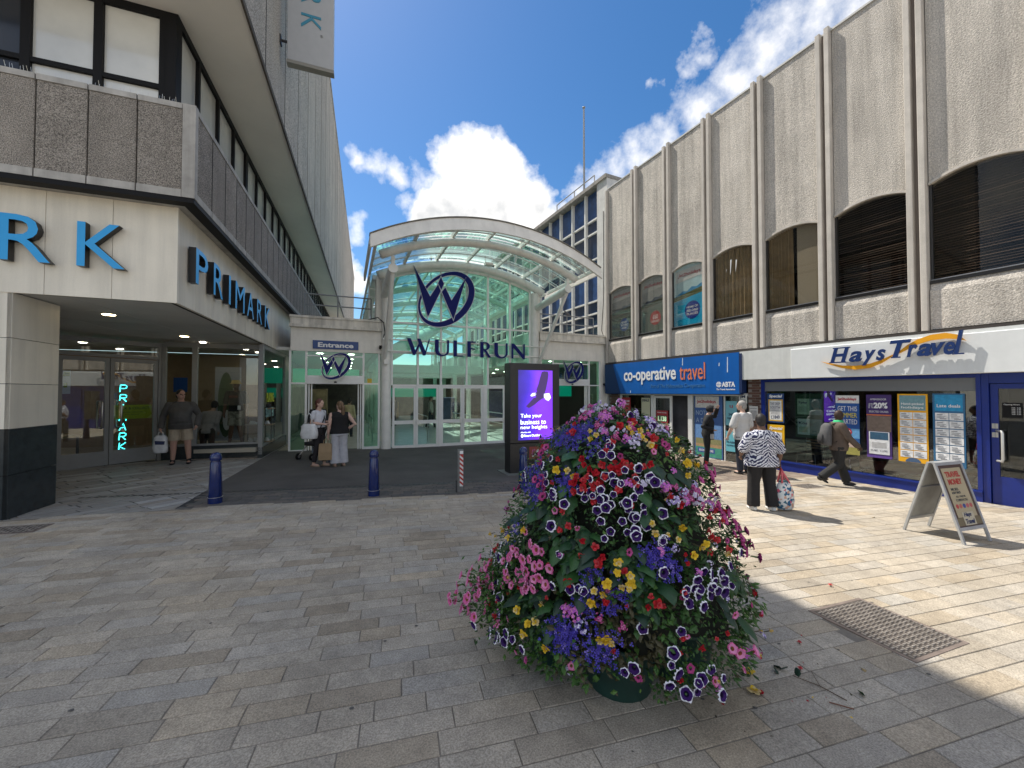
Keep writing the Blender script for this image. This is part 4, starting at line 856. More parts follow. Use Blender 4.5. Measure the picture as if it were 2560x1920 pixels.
# fascia sign
cs = EF('shop_sign', FR, 0, -.22, 0); tag(cs, 'blue co-operative travel fascia sign with white and orange letters', 'sign')
cb_ = mat('coop_blue', (.0, .105, .42), .45, var=.08, vscale=2, streak=.12)
part3('board', lambda q: q.box(-8.2, -2.78, 0, .06, 1.66, 2.86), cb_, cs)
part3('dark_end', lambda q: q.prism([(-8.7, 1.66), (-7.75, 1.66), (-8.203, 2.86), (-8.7, 2.86)], -.004, .06), mat('coop_navy', (.004, .03, .13), .5), cs)
part3('box_return', lambda q: (q.box(-8.7, -2.78, .065, .2, 1.64, 2.85), q.box(-2.775, -2.70, .0, .2, 1.70, 2.82)), mat('coop_return', (.003, .02, .09), .6), cs)
wl_ = mat('sign_white', (.8, .8, .8), .5); org = mat('coral', (.75, .22, .10), .5)
for i, (ch, a, b) in enumerate([('co-operative', -7.53, -5.0)]): text('lettering', ch, cs, a, 2.00, b - a, .60, -.001, .015, wl_, bold=.018)
text('lettering', 'travel', cs, -4.85, 2.12, .97, .53, -.001, .015, org, bold=.0); text('lettering', 'Part of The Midcounties Co-operative', cs, -6.13, 1.83, 2.24, .17, -.001, .008, mat('sign_palegrey', (.06, .20, .42), .5))
text('lettering', 'ABTA', cs, -3.32, 1.87, .42, .15, -.001, .006, wl_, bold=.03); text('lettering', 'The Travel Association', cs, -3.50, 1.775, .60, .05, -.001, .004, wl_, bold=.02)
part3('globe', lambda q: q.prism([(-3.42 + .085 * math.cos(a), 1.945 + .085 * math.sin(a)) for a in [-i * PI / 12 for i in range(24)]], -.004, -.001), wl_, cs)
part3('globe_lines', lambda q: (q.box(-3.424, -3.416, -.006, -.0045, 1.86, 2.03), q.box(-3.505, -3.335, -.006, -.0045, 1.941, 1.949), q.box(-3.47, -3.464, -.006, -.0045, 1.88, 2.01), q.box(-3.376, -3.37, -.006, -.0045, 1.88, 2.01)), cb_, cs)
for i, (x, z0, z1) in enumerate([(-3.15, 2.3, 2.75), (-4.75, 2.6, 2.85), (-7.2, 1.68, 1.78), (-3.42, 2.5, 2.6)]):
    part3('dropping', lambda q: q.prism([(x, z0), (x + .03, z0), (x + .035, z1), (x + .01, z1)], -.003, -.001), mat('dropping', (.55, .62, .7), .7), cs)
# posters of that shop
def poster(lab, x0, x1, z0, z1, col, y=.015, name='window_poster'):
    t = EF(name, FR, 0, y, 0); tag(t, lab, 'poster'); rp_('sheet', lambda q: q.box(x0, x1, 0, .006, z0, z1), mat('sheet_%.2f_%.2f' % (x0, z0), col, .5), t); return t
def pbox(t, n, x0, x1, z0, z1, col, y=-.002): return rp_(n, lambda q: q.box(x0, x1, y, y + .0015, z0, z1), mat('pb_%s_%.2f_%.2f' % (n, x0, z0), col, .55, var=.18, vscale=18), t)
ink = mat('ink_white', (.78, .78, .78), .5); inkg = mat('ink_grey', (.25, .26, .28), .6); inkn = mat('ink_navy', (.01, .02, .08), .5); inky = mat('ink_yellow', (.75, .62, .04), .5)
def pt(t, s_, x0, z0, w, h, m, y=-.0045, bold=.0, shear=0): return text('lettering', s_, t, x0, z0, w, h, y, .0015, m, bold=bold, shear=shear)
t = poster('red sale poster at the left end of the co-operative window', -7.94, -7.45, .55, 1.5, (.42, .02, .03)); pt(t, 'DREAM', -7.9, 1.32, .4, .08, ink, bold=.02); pt(t, 'HOLIDAY', -7.9, 1.2, .4, .08, ink, bold=.02); pbox(t, 'panel', -7.88, -7.5, .7, 1.1, (.6, .1, .1))
t = poster('yellow and white DEALS poster beside the co-operative door', -6.85, -6.42, .6, 1.5, (.62, .6, .42)); pt(t, 'DEALS', -6.8, 1.36, .34, .09, inkn, bold=.04)
t = poster('red travel money rate board showing 1.138 in the open door', -6.10, -5.57, .62, 1.06, (.40, .04, .05), y=.008); pt(t, 'travel money', -6.05, .95, .42, .06, ink, bold=.02); pbox(t, 'panel', -6.05, -5.62, .66, .88, (.10, .12, .10)); pt(t, '1.138', -6.02, .68, .38, .17, mat('led', (.5, .62, .45), .5, emit=(.4, .6, .35), es=.5), bold=.02)
t = poster('tall blue holiday poster reading NOTHING ON A white band', -4.48, -3.48, -.34, 1.6, (.06, .13, .34)); pbox(t, 'header', -4.44, -3.60, 1.22, 1.58, (.66, .64, .6)); pt(t, 'Jet2holidays', -4.38, 1.34, .68, .13, jred, bold=.02)
pt(t, 'NOTHING', -4.42, .98, .78, .15, mat('ink_paleblue', (.35, .45, .6)), bold=.01); pt(t, 'A DEAL', -4.42, .74, .6, .15, MATS['ink_paleblue'], bold=.01)
pbox(t, 'sky', -4.44, -3.52, .25, .68, (.14, .28, .55)); pbox(t, 'village', -4.44, -3.52, .08, .248, (.26, .25, .12)); pbox(t, 'sand', -4.44, -3.52, -.02, .078, (.42, .28, .15)); pbox(t, 'sea', -4.44, -3.52, -.32, -.022, (.06, .30, .22)); pbox(t, 'button', -4.36, -3.75, -.2, -.06, (.05, .10, .35), -.004); pt(t, 'BOOK IN STORE', -4.3, -.165, .5, .07, ink, bold=.02, y=-.006)
t = poster('pale turquoise 24/7 support poster in the dark pane', -3.38, -3.02, .72, 1.45, (.22, .52, .60)); pt(t, '24/7', -3.28, 1.02, .18, .07, inkn, bold=.02); pt(t, 'support', -3.32, .9, .26, .07, inkn, bold=.02); pt(t, 'u', -3.24, 1.25, .1, .08, jred)
t = poster('pale turquoise no surcharges poster low in the dark pane', -3.38, -3.02, -.05, .55, (.16, .50, .60)); pt(t, 'No hidden', -3.35, .2, .3, .06, inkn, bold=.02); pt(t, 'surcharges', -3.35, .1, .32, .06, inkn, bold=.02)
t = poster('small white JM plate at the edge of the brick pier', -2.92, -2.68, 1.38, 1.65, (.66, .66, .6), y=-.03, name='notice_plate'); pt(t, 'JM', -2.89, 1.53, .16, .09, inkn, bold=.03); pbox(t, 'lines', -2.89, -2.72, 1.42, 1.50, (.35, .35, .34))
t = poster('white printed notice fixed to the brick pier', -2.62, -2.38, .92, 1.32, (.66, .65, .62), y=-.02, name='notice_plate'); pbox(t, 'lines', -2.59, -2.41, .97, 1.2, (.40, .39, .38)); pt(t, 'opening times', -2.60, 1.24, .2, .035, inkn)
# ------------------------------------------------ Hays Travel shop
HS = EF('travel_shopfront', FR); tag(HS, 'deep blue framed travel shop front under the white sign with gold swoosh', 'shop front')
hp = lambda n, fn, m, p=HS, **k: rp_(n, fn, m, p, **k)
hp('frame', lambda q: (q.box(-2.28, -2.19, -.03, .09, -.45, 2.06), q.box(1.68, 1.74, -.03, .09, -.45, 2.06), q.box(-2.19, 1.68, -.02, .09, 1.99, 2.06)), blue_paint)
hp('stall_riser', lambda q: q.box(-2.28, 1.74, -.05, .1, -.55, -.13), blue_paint); hp('riser_lip', lambda q: q.box(-2.28, 1.74, -.07, .1, -.128, -.10), blue_paint)
hp('pane', lambda q: q.box(-2.19, 1.68, .03, .038, -.10, 1.74), g_clear)
hp('shutter_box', lambda q: q.box(-2.19, 1.68, .0, .1, 1.742, 1.988), mat('shutter_grey', (.16, .17, .18), .5))
hp('door_surround', lambda q: (q.box(1.742, 1.83, -.01, .5, -.45, 2.06), q.box(1.83, 2.9, .0, .1, 1.88, 2.06), q.box(2.75, 2.9, -.01, .5, -.45, 1.88)), blue_paint)
d = hp('door_leaf', lambda q: (q.box(1.84, 1.93, .04, .09, -.36, 1.87), q.box(2.64, 2.74, .04, .09, -.36, 1.87), q.box(1.93, 2.64, .04, .09, 1.78, 1.87), q.box(1.93, 2.64, .04, .09, -.36, .2)), blue_paint)
hp('pane', lambda q: q.box(1.93, 2.64, .06, .068, .2, 1.78), g_dark, d); hp('handle', lambda q: q.tube([(1.9, .04, 1.02), (1.98, -.04, 1.02), (1.99, -.05, .98), (1.99, -.05, .52), (1.98, -.04, .48), (1.9, .04, .48)], .02, 8), mat('pull_white', (.6, .6, .58), .35, metal=.4), d, smooth=True)
hp('lock_plates', lambda q: [q.box(x, x + .035, .03, .039, z, z + .09) for x in (1.85, 1.89) for z in (.9, 1.06)], chrome, d)
hp('step', lambda q: q.box(1.742, 2.9, -.06, .5, -.6, -.37), concrete)
hp('right_return', lambda q: q.box(2.9, 9.0, .0, .1, -.5, 2.06), blue_paint)
hp('interior', lambda q: (q.box(-2.3, 1.8, 2.6, 2.7, -.5, 2.1), q.box(-2.3, 1.8, .12, 2.6, -.45, -.36), q.box(-2.3, 2.7, .12, 2.6, 2.0, 2.1), q.box(-2.36, -2.3, .12, 2.6, -.5, 2.1), q.box(1.8, 1.86, .5, 2.6, -.5, 2.1), q.box(1.9, 2.75, .7, .75, -.4, 2.0)), mat('hays_inside', (.055, .052, .05), .9, var=.3, vscale=1.2))
for o in RB.children:
    if o.name.startswith('building_core'):
        COREO = o
# the core must leave room for the shops: rebuild it above and behind them
bpy.data.objects.remove(COREO); rp_('building_core', lambda q: (q.box(-8.7, 9.1, .62, 12, 2.9, Z1 - .05), q.box(-8.7, -2.42, .6, 12, -.6, 2.88), q.box(-2.4, 9.1, 2.75, 12, -.6, 2.88), q.box(2.95, 9.1, .6, 2.74, -.6, 2.88)), room)
hs = EF('shop_sign', FR, 0, 0, 0); tag(hs, 'white fascia sign with navy Hays Travel letters over a gold swoosh', 'sign')
hw = mat('sign_panel', (.70, .72, .72), .4, var=.03, streak=.05)
rp_('fascia_board', lambda q: q.box(-2.77, 9.0, -.2, .0, 2.07, 2.872), mat('fascia_white', (.62, .63, .61), .5, var=.05, streak=.12), hs)
rp_('sign_panel', lambda q: (q.cbox(-1.37, 9.0, -.28, -.202, 2.06, 2.80, .012)), hw, hs)
hn = mat('hays_navy', (.008, .03, .13), .35); gold = mat('hays_gold', (.80, .36, .01), .4)
def swoosh(q, pts, y): q.prism(pts, y, y + .03)
import itertools
low = [(-.67, 2.44), (-.5, 2.36), (-.25, 2.26), (0, 2.215), (.25, 2.24), (.45, 2.33), (.6, 2.44), (.72, 2.53)]; lowu = [(.62, 2.49), (.45, 2.40), (.25, 2.33), (0, 2.30), (-.25, 2.32), (-.5, 2.39)]
rp_('swoosh', lambda q: swoosh(q, low + lowu, -.345), gold, hs)
up = [(.55, 2.43), (.72, 2.54), (.85, 2.66), (1.0, 2.76), (1.2, 2.83), (1.4, 2.84), (1.55, 2.79), (1.66, 2.66)][::-1]; upl = [(.72, 2.50), (.86, 2.58), (1.0, 2.66), (1.2, 2.72), (1.4, 2.73), (1.56, 2.70)]
rp_('swoosh', lambda q: swoosh(q, (up + upl)[::-1][::-1], -.345), gold, hs)
def serif_word(s_, spans, bot, hts):
    for ch, (a, b), h in zip(s_, spans, hts):
        if ch == ' ': continue
        dz = -.09 if ch == 'y' else 0
        inst('letter', text_mesh('letter', ch, b - a, h - dz, .03, hn, bold=.028, shear=.28), hs, (a, -.36, bot + dz))
        if ch in 'HTl':
            rp_('serif', lambda q: (q.box(a - .02, b - (.06 if ch != 'l' else -.0), -.392, -.358, bot - .004, bot + .022) if ch != 'T' else q.box(a + .02, a + .16, -.392, -.358, bot - .004, bot + .022), q.box(a + .06, b + .02, -.392, -.358, bot + h - .02, bot + h + .006) if ch == 'H' else None), hn, hs)
serif_word('Hays', [(-.46, -.10), (-.10, .13), (.13, .37), (.37, .53)], 2.385, [.34, .235, .235, .235])
serif_word('Travel', [(.60, .93), (.86, 1.02), (1.01, 1.22), (1.21, 1.40), (1.38, 1.53), (1.51, 1.64)], 2.42, [.36, .245, .245, .245, .245, .44])
# window posters
blu = (.01, .10, .26)
t = poster('blue framed Special poster with handwritten £1849 offer', -2.14, -1.71, .90, 1.68, (.012, .05, .17)); pbox(t, 'mount', -2.11, -1.74, .94, 1.52, (.70, .42, .03)); pbox(t, 'sheet_white', -2.08, -1.77, .97, 1.49, (.72, .72, .70), -.004); pt(t, 'Special', -2.09, 1.55, .34, .1, ink, bold=.04, shear=.2)
for i, s_ in enumerate(['THE DEEP', 'SOUTH']): pt(t, s_, -2.06, 1.37 - i * .1, .25, .07, inkn, y=-.006)
pt(t, '£1849', -2.04, 1.0, .22, .1, inkn, y=-.006); pbox(t, 'lines', -2.05, -1.82, 1.12, 1.25, (.45, .45, .45), -.006)
t = poster('yellow framed Special poster low by the blue frame', -2.14, -1.71, .12, .84, (.78, .44, .015)); pbox(t, 'sheet_white', -2.08, -1.77, .16, .64, (.72, .72, .70)); pt(t, 'Special', -2.09, .69, .34, .1, ink, bold=.04, shear=.2); pt(t, 'LAST MIN', -2.04, .5, .2, .06, inkn)
t = poster('dark green holiday poster offering Turkey and Kos', -1.46, -.82, .56, 1.68, (.01, .06, .025), y=.06)
for z0, c1, s_ in ((1.15, (.32, .50, .36), 'Turkey'), (.64, (.36, .54, .50), 'Kos')):
    pbox(t, 'panel', -1.41, -1.13, z0, z0 + .4, c1); pbox(t, 'photo', -1.125, -.87, z0, z0 + .4, (.10, .20, .19)); pt(t, s_, -1.38, z0 + .26, .2, .07, inkn, bold=.03); pbox(t, 'lines', -1.38, -1.18, z0 + .06, z0 + .2, (.25, .40, .3), -.004)
t = poster('tall GET THIS SUMMER STARTED holiday poster with red £60 badge', -.55, -.10, .28, 1.64, (.02, .09, .33)); pbox(t, 'header', -.55, -.10, 1.46, 1.64, (.70, .70, .68)); pt(t, 'Jet2holidays', -.51, 1.51, .36, .08, jred, bold=.03, y=-.005)
for i, (s_, m_) in enumerate([('GET THIS', ink), ('SUMMER', inky), ('STARTED', ink)]): pt(t, s_, -.51, 1.28 - i * .15, .37, .11, m_, bold=.0)
pbox(t, 'sky', -.55, -.10, .55, .88, (.12, .32, .58)); pbox(t, 'beach', -.55, -.10, .45, .549, (.55, .42, .34)); pbox(t, 'garden', -.55, -.10, .28, .449, (.32, .30, .08)); pbox(t, 'sea', -.40, -.10, .56, .66, (.02, .10, .32), -.004)
rp_('badge', lambda q: q.prism([(-.33 + .09 * math.cos(a), .80 + .09 * math.sin(a)) for a in [-i * PI / 10 for i in range(20)]], -.006, -.0045), jred, t); pt(t, '£60', -.39, .77, .12, .07, ink, y=-.008, bold=.02)
t = poster('purple cruise poster reading UP TO 20% OFF', .03, .46, .28, 1.66, (.055, .025, .14)); pt(t, 'AMBASSADOR', .1, 1.54, .28, .04, ink); pt(t, 'UP TO', .07, 1.36, .08, .11, ink); pt(t, '20%', .16, 1.36, .24, .13, ink, bold=.05); pt(t, 'SELECTED CRUISES', .08, 1.27, .33, .04, ink)
pbox(t, 'orange_bar', .03, .46, 1.2, 1.23, (.60, .17, .05)); pbox(t, 'street_photo', .04, .45, .86, 1.19, (.20, .15, .12)); pbox(t, 'card', .07, .42, .36, .85, (.70, .71, .73), -.004); pbox(t, 'fjord', .09, .40, .68, .84, (.03, .09, .16), -.006); pbox(t, 'lines', .12, .37, .5, .62, (.45, .45, .46), -.006); pt(t, '£1,487', .1, .42, .12, .04, inkn, y=-.0075); pt(t, '£1,795', .26, .42, .12, .04, inkn, y=-.0075); pbox(t, 'foot', .03, .46, .28, .33, (.12, .06, .30))
def offers(lab, x0, x1, z0, z1, frame, head, T, hc):
    t = poster(lab, x0, x1, z0, z1, frame); w = x1 - x0
    pbox(t, 'head_photo', x0 + .03, x1 - .03, z1 - .34, z1 - .03, head)
    for i, s_ in enumerate(T): pt(t, s_, x0 + .06, z1 - .24 - i * .075 - (.03 if len(T) == 1 else 0), w - .12, .06, ink, bold=.015)
    for r in range(6):
        for c_ in range(2):
            xa = x0 + .03 + c_ * (w - .05) / 2; za = z1 - .52 - r * .158
            pbox(t, 'card', xa + .004, xa + (w - .06) / 2, za, za + .14, (.72, .73, .74), -.004)
            o = rp_('print', lambda q: (q.box(xa + .03, xa + .11, -.0075, -.006, za + .10, za + .115), q.box(xa + .03, xa + .15, -.0075, -.006, za + .07, za + .08), q.box(xa + .03, xa + .13, -.0075, -.006, za + .045, za + .055), q.box(xa + .07, xa + .16, -.0075, -.006, za + .02, za + .035)), inkg, t)
    return t
t = offers('yellow Hand-picked holidays poster with twelve white cards', .56, 1.02, .27, 1.68, (.80, .40, .01), (.16, .30, .34), ['Hand-picked', 'holidays'], 0)
rp_('blue_arc', lambda q: q.prism([(.79 + .12 * math.cos(a), .275 + .09 * math.sin(a)) for a in [PI * i / 12 for i in range(12, -1, -1)]], -.004, -.0025), mat('arc_blue', (.06, .11, .20)), t)
offers('blue Late deals poster with twelve white cards', 1.09, 1.53, .26, 1.69, (.03, .13, .26), (.02, .26, .50), ['Late deals'], 0)
t = EF('notice', FR, 0, .05, 0); tag(t, 'small black opening hours notice on the blue shop door', 'notice'); rp_('sheet', lambda q: q.box(1.97, 2.2, 0, .005, 1.26, 1.53), black, t); pt(t, 'Opening Hours', 1.99, 1.48, .18, .03, ink, y=-.001)
for i in range(5): pt(t, '9.00 - 5.30', 2.08, 1.43 - i * .028, .1, .018, ink, y=-.001)
rd = mat('sofa_red', (.20, .02, .015), .6)
sf = EF('sofa', FR, .55, 1.1, -.36); tag(sf, 'low red sofa behind the purple and yellow posters', 'sofa'); rp_('seat', lambda q: q.cbox(-1.0, 1.0, -.35, .35, .22, .46, .05), rd, sf); rp_('backrest', lambda q: q.cbox(-1.0, 1.0, .25, .42, .46, .85, .05), rd, sf)
for sx in (-.9, -.3, .3, .9): rp_('leg', lambda q: q.tube([(sx, -.28, 0), (sx, -.28, .22)], .02, 6), chrome, sf)
for k, (x, lab) in enumerate([(-1.5, 'wooden chair with slatted back behind the Special posters'), (-.75, 'wooden chair behind the GET THIS SUMMER poster')]):
    ch = EF('chair', FR, x, .8, -.36); tag(ch, lab, 'chair', 'chairs inside the travel shop'); rp_('seat', lambda q: q.box(-.22, .22, -.22, .22, .44, .47), wood, ch)
    for i in range(5): rp_('slat', lambda q: q.box(-.2, .2, .2, .22, .55 + i * .07, .59 + i * .07), wood, ch)
    for sx in (-1, 1):
        for sy in (-1, 1): rp_('leg', lambda q: q.tube([(sx * .2, sy * .2, .45), (sx * .25, sy * .26, 0)], .012, 6), chrome, ch)
        rp_('back_post', lambda q: q.tube([(sx * .2, .2, .46), (sx * .2, .22, .9)], .012, 6), chrome, ch)
# ================================================================ BLUE GLAZED BLOCK BEHIND
BB = EF('glazed_office_block', FR); tag(BB, 'blue glazed office block with white concrete end wall behind the centre', 'building')
bpn = lambda n, fn, m, p=BB, **k: rp_(n, fn, m, p, **k)
bpn('end_wall', lambda q: q.box(-9.5, -8.82, .02, 6, -.5, 11.0), mat('white_concrete', (.62, .61, .58), .7, var=.12, vscale=2, streak=.2, grain=.08, gscale=40))
bpn('roof_edge', lambda q: q.box(-30, -8.8, -.06, 6, 11.0, 11.16), mat('roof_edge', (.30, .28, .25), .8, var=.2, streak=.3))
bpn('block_core', lambda q: q.box(-30, -9.5, .6, 6, -.5, 11.0), room)
bsp = mat('blue_spandrel', (.03, .075, .20), .3, var=.35, vscale=4, streak=.35, rnd=.15); bgl = mat('blue_reflective', (.02, .04, .09), .06, spec=.9)
zr = [4.1, 4.72, 5.3, 5.87, 7.8, 9.02, 9.64, 11.0]
xm = [-9.5 - 1.08 * i for i in range(16)]
for x in xm: bpn('mullion', lambda q: q.box(x - .045, x + .045, .15, .4, 3.5, 11.0), white_steel)
for z in zr[:-1]: bpn('transom', lambda q: q.box(-27, -9.5, .2, .4, z - .035, z + .035), white_steel)
for a, b in zip(xm, xm[1:]):
    for k_, (z0, z1) in enumerate(zip(zr, zr[1:])):
        bpn('pane', lambda q: q.box(b + .045, a - .045, .3, .32, z0 + .035, z1 - .035), [bgl, bgl, bgl, bsp, bgl, bgl, bsp][k_])
for z in (11.3, 11.67): bpn('roof_rail', lambda q: q.tube([(-13.1, .2, z), (-9.9, .2, z)], .03, 6), mat('rail_pale', (.45, .44, .42), .5))
for x in (-13.1, -11.5, -9.9): bpn('rail_post', lambda q: q.tube([(x, .2, 11.1), (x, .2, 11.67)], .03, 6), MATS['rail_pale'])
bpn('roof_rail', lambda q: (q.tube([(-8.8, 1.4, 11.5), (-8.8, 4, 11.5)], .03, 6), q.tube([(-8.8, 1.4, 11.1), (-8.8, 1.4, 11.5)], .03, 6)), MATS['rail_pale'])
fp = MB(); fp.tube([(0, 0, 0), (0, 0, 4.6)], [.055, .038], 8); fp.ell((0, 0, 4.62), (.08, .08, .05)); tag(fp.obj('flagpole', mat('pole_grey', (.30, .30, .29), .5), None, loc=FR.W(-11.1, .5, 11.1)), 'bare tall grey flagpole on the glazed block roof', 'flagpole')
fp = MB(); fp.tube([(0, 0, 0), (0, 0, 2.2)], [.06, .05], 8); fp.ell((0, 0, 2.22), (.09, .09, .06)); tag(fp.obj('flagpole', MATS['pole_grey'], None, loc=FM.W(7.2, 14, 10.7 - 1.5)), 'short pale pole showing above the top of the arched canopy', 'flagpole')
cb = MB(); cb.tube([(-9.02, -.01, 9.6), (-8.98, -.03, 7.2), (-9.02, -.03, 5.6), (-9.12, -.05, 4.4), (-9.0, -.06, 4.15)], .015, 5); tag(cb.obj('cable', black, None, loc=FR.W(0, 0, 0), rz=FR.rz), 'thin black cable hanging down the white concrete end wall', 'cable')
lad = EF('roof_ladder', FM, 2.35, .9, 4.0); tag(lad, 'white steel ladder bracket standing on the left wing roof', 'ladder')
for x in (0, .28): mp('stile', lambda q: q.box(x, x + .05, 0, .05, 0, 1.75 - x), white_steel, lad)
for i in range(5): mp('rung', lambda q: q.box(.05, .28, .01, .04, .2 + i * .3, .24 + i * .3), white_steel, lad)
# ================================================================ PEOPLE
JOBS = []
def blob(name, fn, m, parent, voxel=.012, smooth=2):
    b = MB(); fn(b); o = b.obj(name, m, parent)
    r = o.modifiers.new('r', 'REMESH'); r.mode = 'VOXEL'; r.voxel_size = voxel; r.use_smooth_shade = True
    if smooth: s = o.modifiers.new('s', 'SMOOTH'); s.factor = .5; s.iterations = smooth
    JOBS.append(o); return o
def bake():
    dg = bpy.context.evaluated_depsgraph_get()
    for o in JOBS:
        me = bpy.data.meshes.new_from_object(o.evaluated_get(dg)); o.modifiers.clear(); o.data = me
    JOBS.clear()
V3 = lambda *a: Vector(a)
def chain(q, pts, rs, n=10, end=True): 
    q.tube(pts, rs, n)
    for p, r in list(zip(pts, rs))[:None if end else -1]: q.ell(p, (r, r, r), n=10, k=6)
def hand(q, w, d, side, H, curl=.6):
    """palm below the wrist w, fingers along d, four unequal bent fingers and a thumb leaving the side of the palm"""
    d = d.normalized(); s = d.cross(V3(0, 1, 0)); s = V3(1, 0, 0) if s.length < .1 else s.normalized()
    a = s.cross(d).normalized() if s.length else V3(0, 1, 0)        # direction across the palm (front to back)
    k = H / 1.75; fw = a
    q.tube([w - d * .01, w + d * .045 * k, w + d * .085 * k], [.026 * k, .036 * k, .034 * k], 8, ry=[.02 * k, .017 * k, .015 * k])
    base = w + d * .078 * k
    for i, l in enumerate((.062, .075, .07, .052)):
        o = base + fw * (.03 - .02 * i) * k; bend = s * side * -1
        q.tube([o, o + d * l * .5 * k + bend * .008 * k, o + d * l * .8 * k + bend * (.01 + .03 * curl) * k], [.0095 * k, .009 * k, .0075 * k], 6)
    o = w + d * .03 * k + fw * .03 * k
    q.tube([o, o + (d * .035 + fw * .025) * k, o + (d * .062 + fw * .024 - s * side * .012) * k], [.012 * k, .0105 * k, .0085 * k], 6)
def person(label, loc, face, H, bw=1., belly=0., skin=(.5, .33, .25), pose=None, top=None, bottom=None, shoes=None, hair=None, turn=0., name='person', cat='person', voxel=.008, z=None, lean=0., head_fn=None):
    """face: direction (x, y) the body faces; local -y is forwards, local +x is the figure's left hand"""
    rz = math.atan2(face[1], face[0]) + PI / 2
    t = E(name, (loc[0], loc[1], gz(*loc[:2]) if z is None else z), rz); tag(t, label, cat)
    J = dict(pel=(0, 0, .53), ch=(0, 0, .72), nb=(0, .01, .825), hd=(0, -.012, .932), shL=(.105, .005, .805), shR=(-.105, .005, .805), elL=(.135, .01, .635), elR=(-.135, .01, .635), wrL=(.14, -.03, .495), wrR=(-.14, -.03, .495),
             hiL=(.05, 0, .51), hiR=(-.05, 0, .51), knL=(.055, -.008, .285), knR=(-.055, -.008, .285), anL=(.058, .012, .04), anR=(-.058, .012, .04))
    if pose: J.update({k: v for k, v in pose.items() if isinstance(v, tuple)})
    P = {k: V3(*v) * H for k, v in J.items()}
    for k in ('shL', 'shR', 'elL', 'elR', 'wrL', 'wrR'):
        sg = 1 if k[2] == 'L' else -1
        if k[:2] == 'sh': P[k].z -= .010 * H + max(0, bw - 1.1) * .03 * H
        if not (pose and k in pose): P[k].x += sg * (bw - 1) * .075 * H
    for k in ('hiL', 'hiR', 'knL', 'knR', 'anL', 'anR'):
        sg = 1 if k[2] == 'L' else -1; P[k].x += sg * (bw - 1) * .035 * H
    if lean:
        for k in ('ch', 'nb', 'hd', 'shL', 'shR'): P[k].y -= lean * (P[k].z / H - .53) * H
        if not pose or 'elL' not in pose: P['elL'].y -= lean * .2 * H
    h = H; hq = Quaternion((0, 0, 1), turn)
    def torso(q, g=0., z0=.47, z1=.83, wide=1., hip=1.):
        prof = [(.47, .088 * hip, .062), (.52, .094 * hip, .068), (.58, .089, .064 + belly * .5), (.63, .084, .058 + belly), (.70, .092, .062 + belly * .6), (.76, .099, .062), (.795, .088, .052), (.815, .066, .045), (.835, .042, .038)]
        rr = []
        for zz, rx, ry in prof:
            if z0 - .02 <= zz <= z1 + .001:
                yy = P['ch'].y * max(0, (zz - .53) / .19) if zz < .72 else P['ch'].y + (P['nb'].y - P['ch'].y) * (zz - .72) / .1
                rr.append(((0, yy - belly * h * (.7 if .55 < zz < .75 else 0), zz * h), (rx * bw + g / h) * wide * h, (ry * (1 + (bw - 1) * .7) + g / h) * h))
        q.rings(rr, 16)
    skm = mat('skin_%.2f' % skin[0], skin, .55, var=.06, vscale=12, spec=.35)
    lk = 1 + (bw - 1) * .55
    def arm(q, s, g=0., upto=2.0, r=1.):
        a, b, c = P['sh' + s], P['el' + s], P['wr' + s]; R_ = [.032 * h * r * lk + g, .028 * h * r * lk + g, .024 * h * lk * r + g]
        if upto >= 2: chain(q, [a, (a + b) / 2, b, (b + c) / 2, c], [R_[0], .030 * h * lk * r + g, R_[2], .023 * h * lk * r + g, .0155 * h + g])
        elif upto > 1: e = b + (c - b) * (upto - 1); chain(q, [a, (a + b) / 2, b, e], [R_[0], .030 * h * lk * r + g, R_[2], (.0225 * lk * r) * h + g])
        else: e = a + (b - a) * upto; chain(q, [a, e], [R_[0], .031 * h * r * lk + g])
    def leg(q, s, g=0., upto=2.0, flare=0.):
        a, b, c = P['hi' + s], P['kn' + s], P['an' + s]; ra, rm, rb, rc, rd = .054 * h * lk + g, .047 * h * lk + g, .034 * h * lk + g, .031 * h * lk + g, .020 * h * lk + g
        if upto >= 2: chain(q, [a, (a + b) / 2, b, b + (c - b) * .35, c], [ra, rm, rb + flare * .3, rc + flare * .6, rd + flare], end=not g)
        elif upto > 1: chain(q, [a, (a + b) / 2, b, b + (c - b) * (upto - 1)], [ra, rm, rb + flare * .5, rc + flare], end=False)
        else: chain(q, [a, a + (b - a) * upto * .5, a + (b - a) * upto], [ra, rm + .004, rb + (rm - rb) * .4 + flare], end=False)
    hc = P['hd']
    def head(q):
        q.ell(hc, (.043 * h, .054 * h, .066 * h), hq, 14, 10); q.ell(hc + hq @ V3(0, -.014 * h, -.032 * h), (.034 * h, .040 * h, .036 * h), hq, 12, 8)
        q.ell(hc + hq @ V3(0, -.056 * h, -.008 * h), (.008 * h, .011 * h, .016 * h), hq, 8, 6)            # nose
        for s in (-1, 1): q.ell(hc + hq @ V3(s * .044 * h, .004 * h, -.006 * h), (.005 * h, .011 * h, .017 * h), hq, 8, 6)   # ears
        q.ell(hc + hq @ V3(0, -.047 * h, .012 * h), (.028 * h, .008 * h, .006 * h), hq, 8, 6)             # brow
        q.tube([P['nb'] + V3(0, .005 * h, -.02 * h), hc + V3(0, .008 * h, -.045 * h)], [.035 * h * (1 + (bw - 1) * .3), .030 * h * (1 + (bw - 1) * .3)], 10)
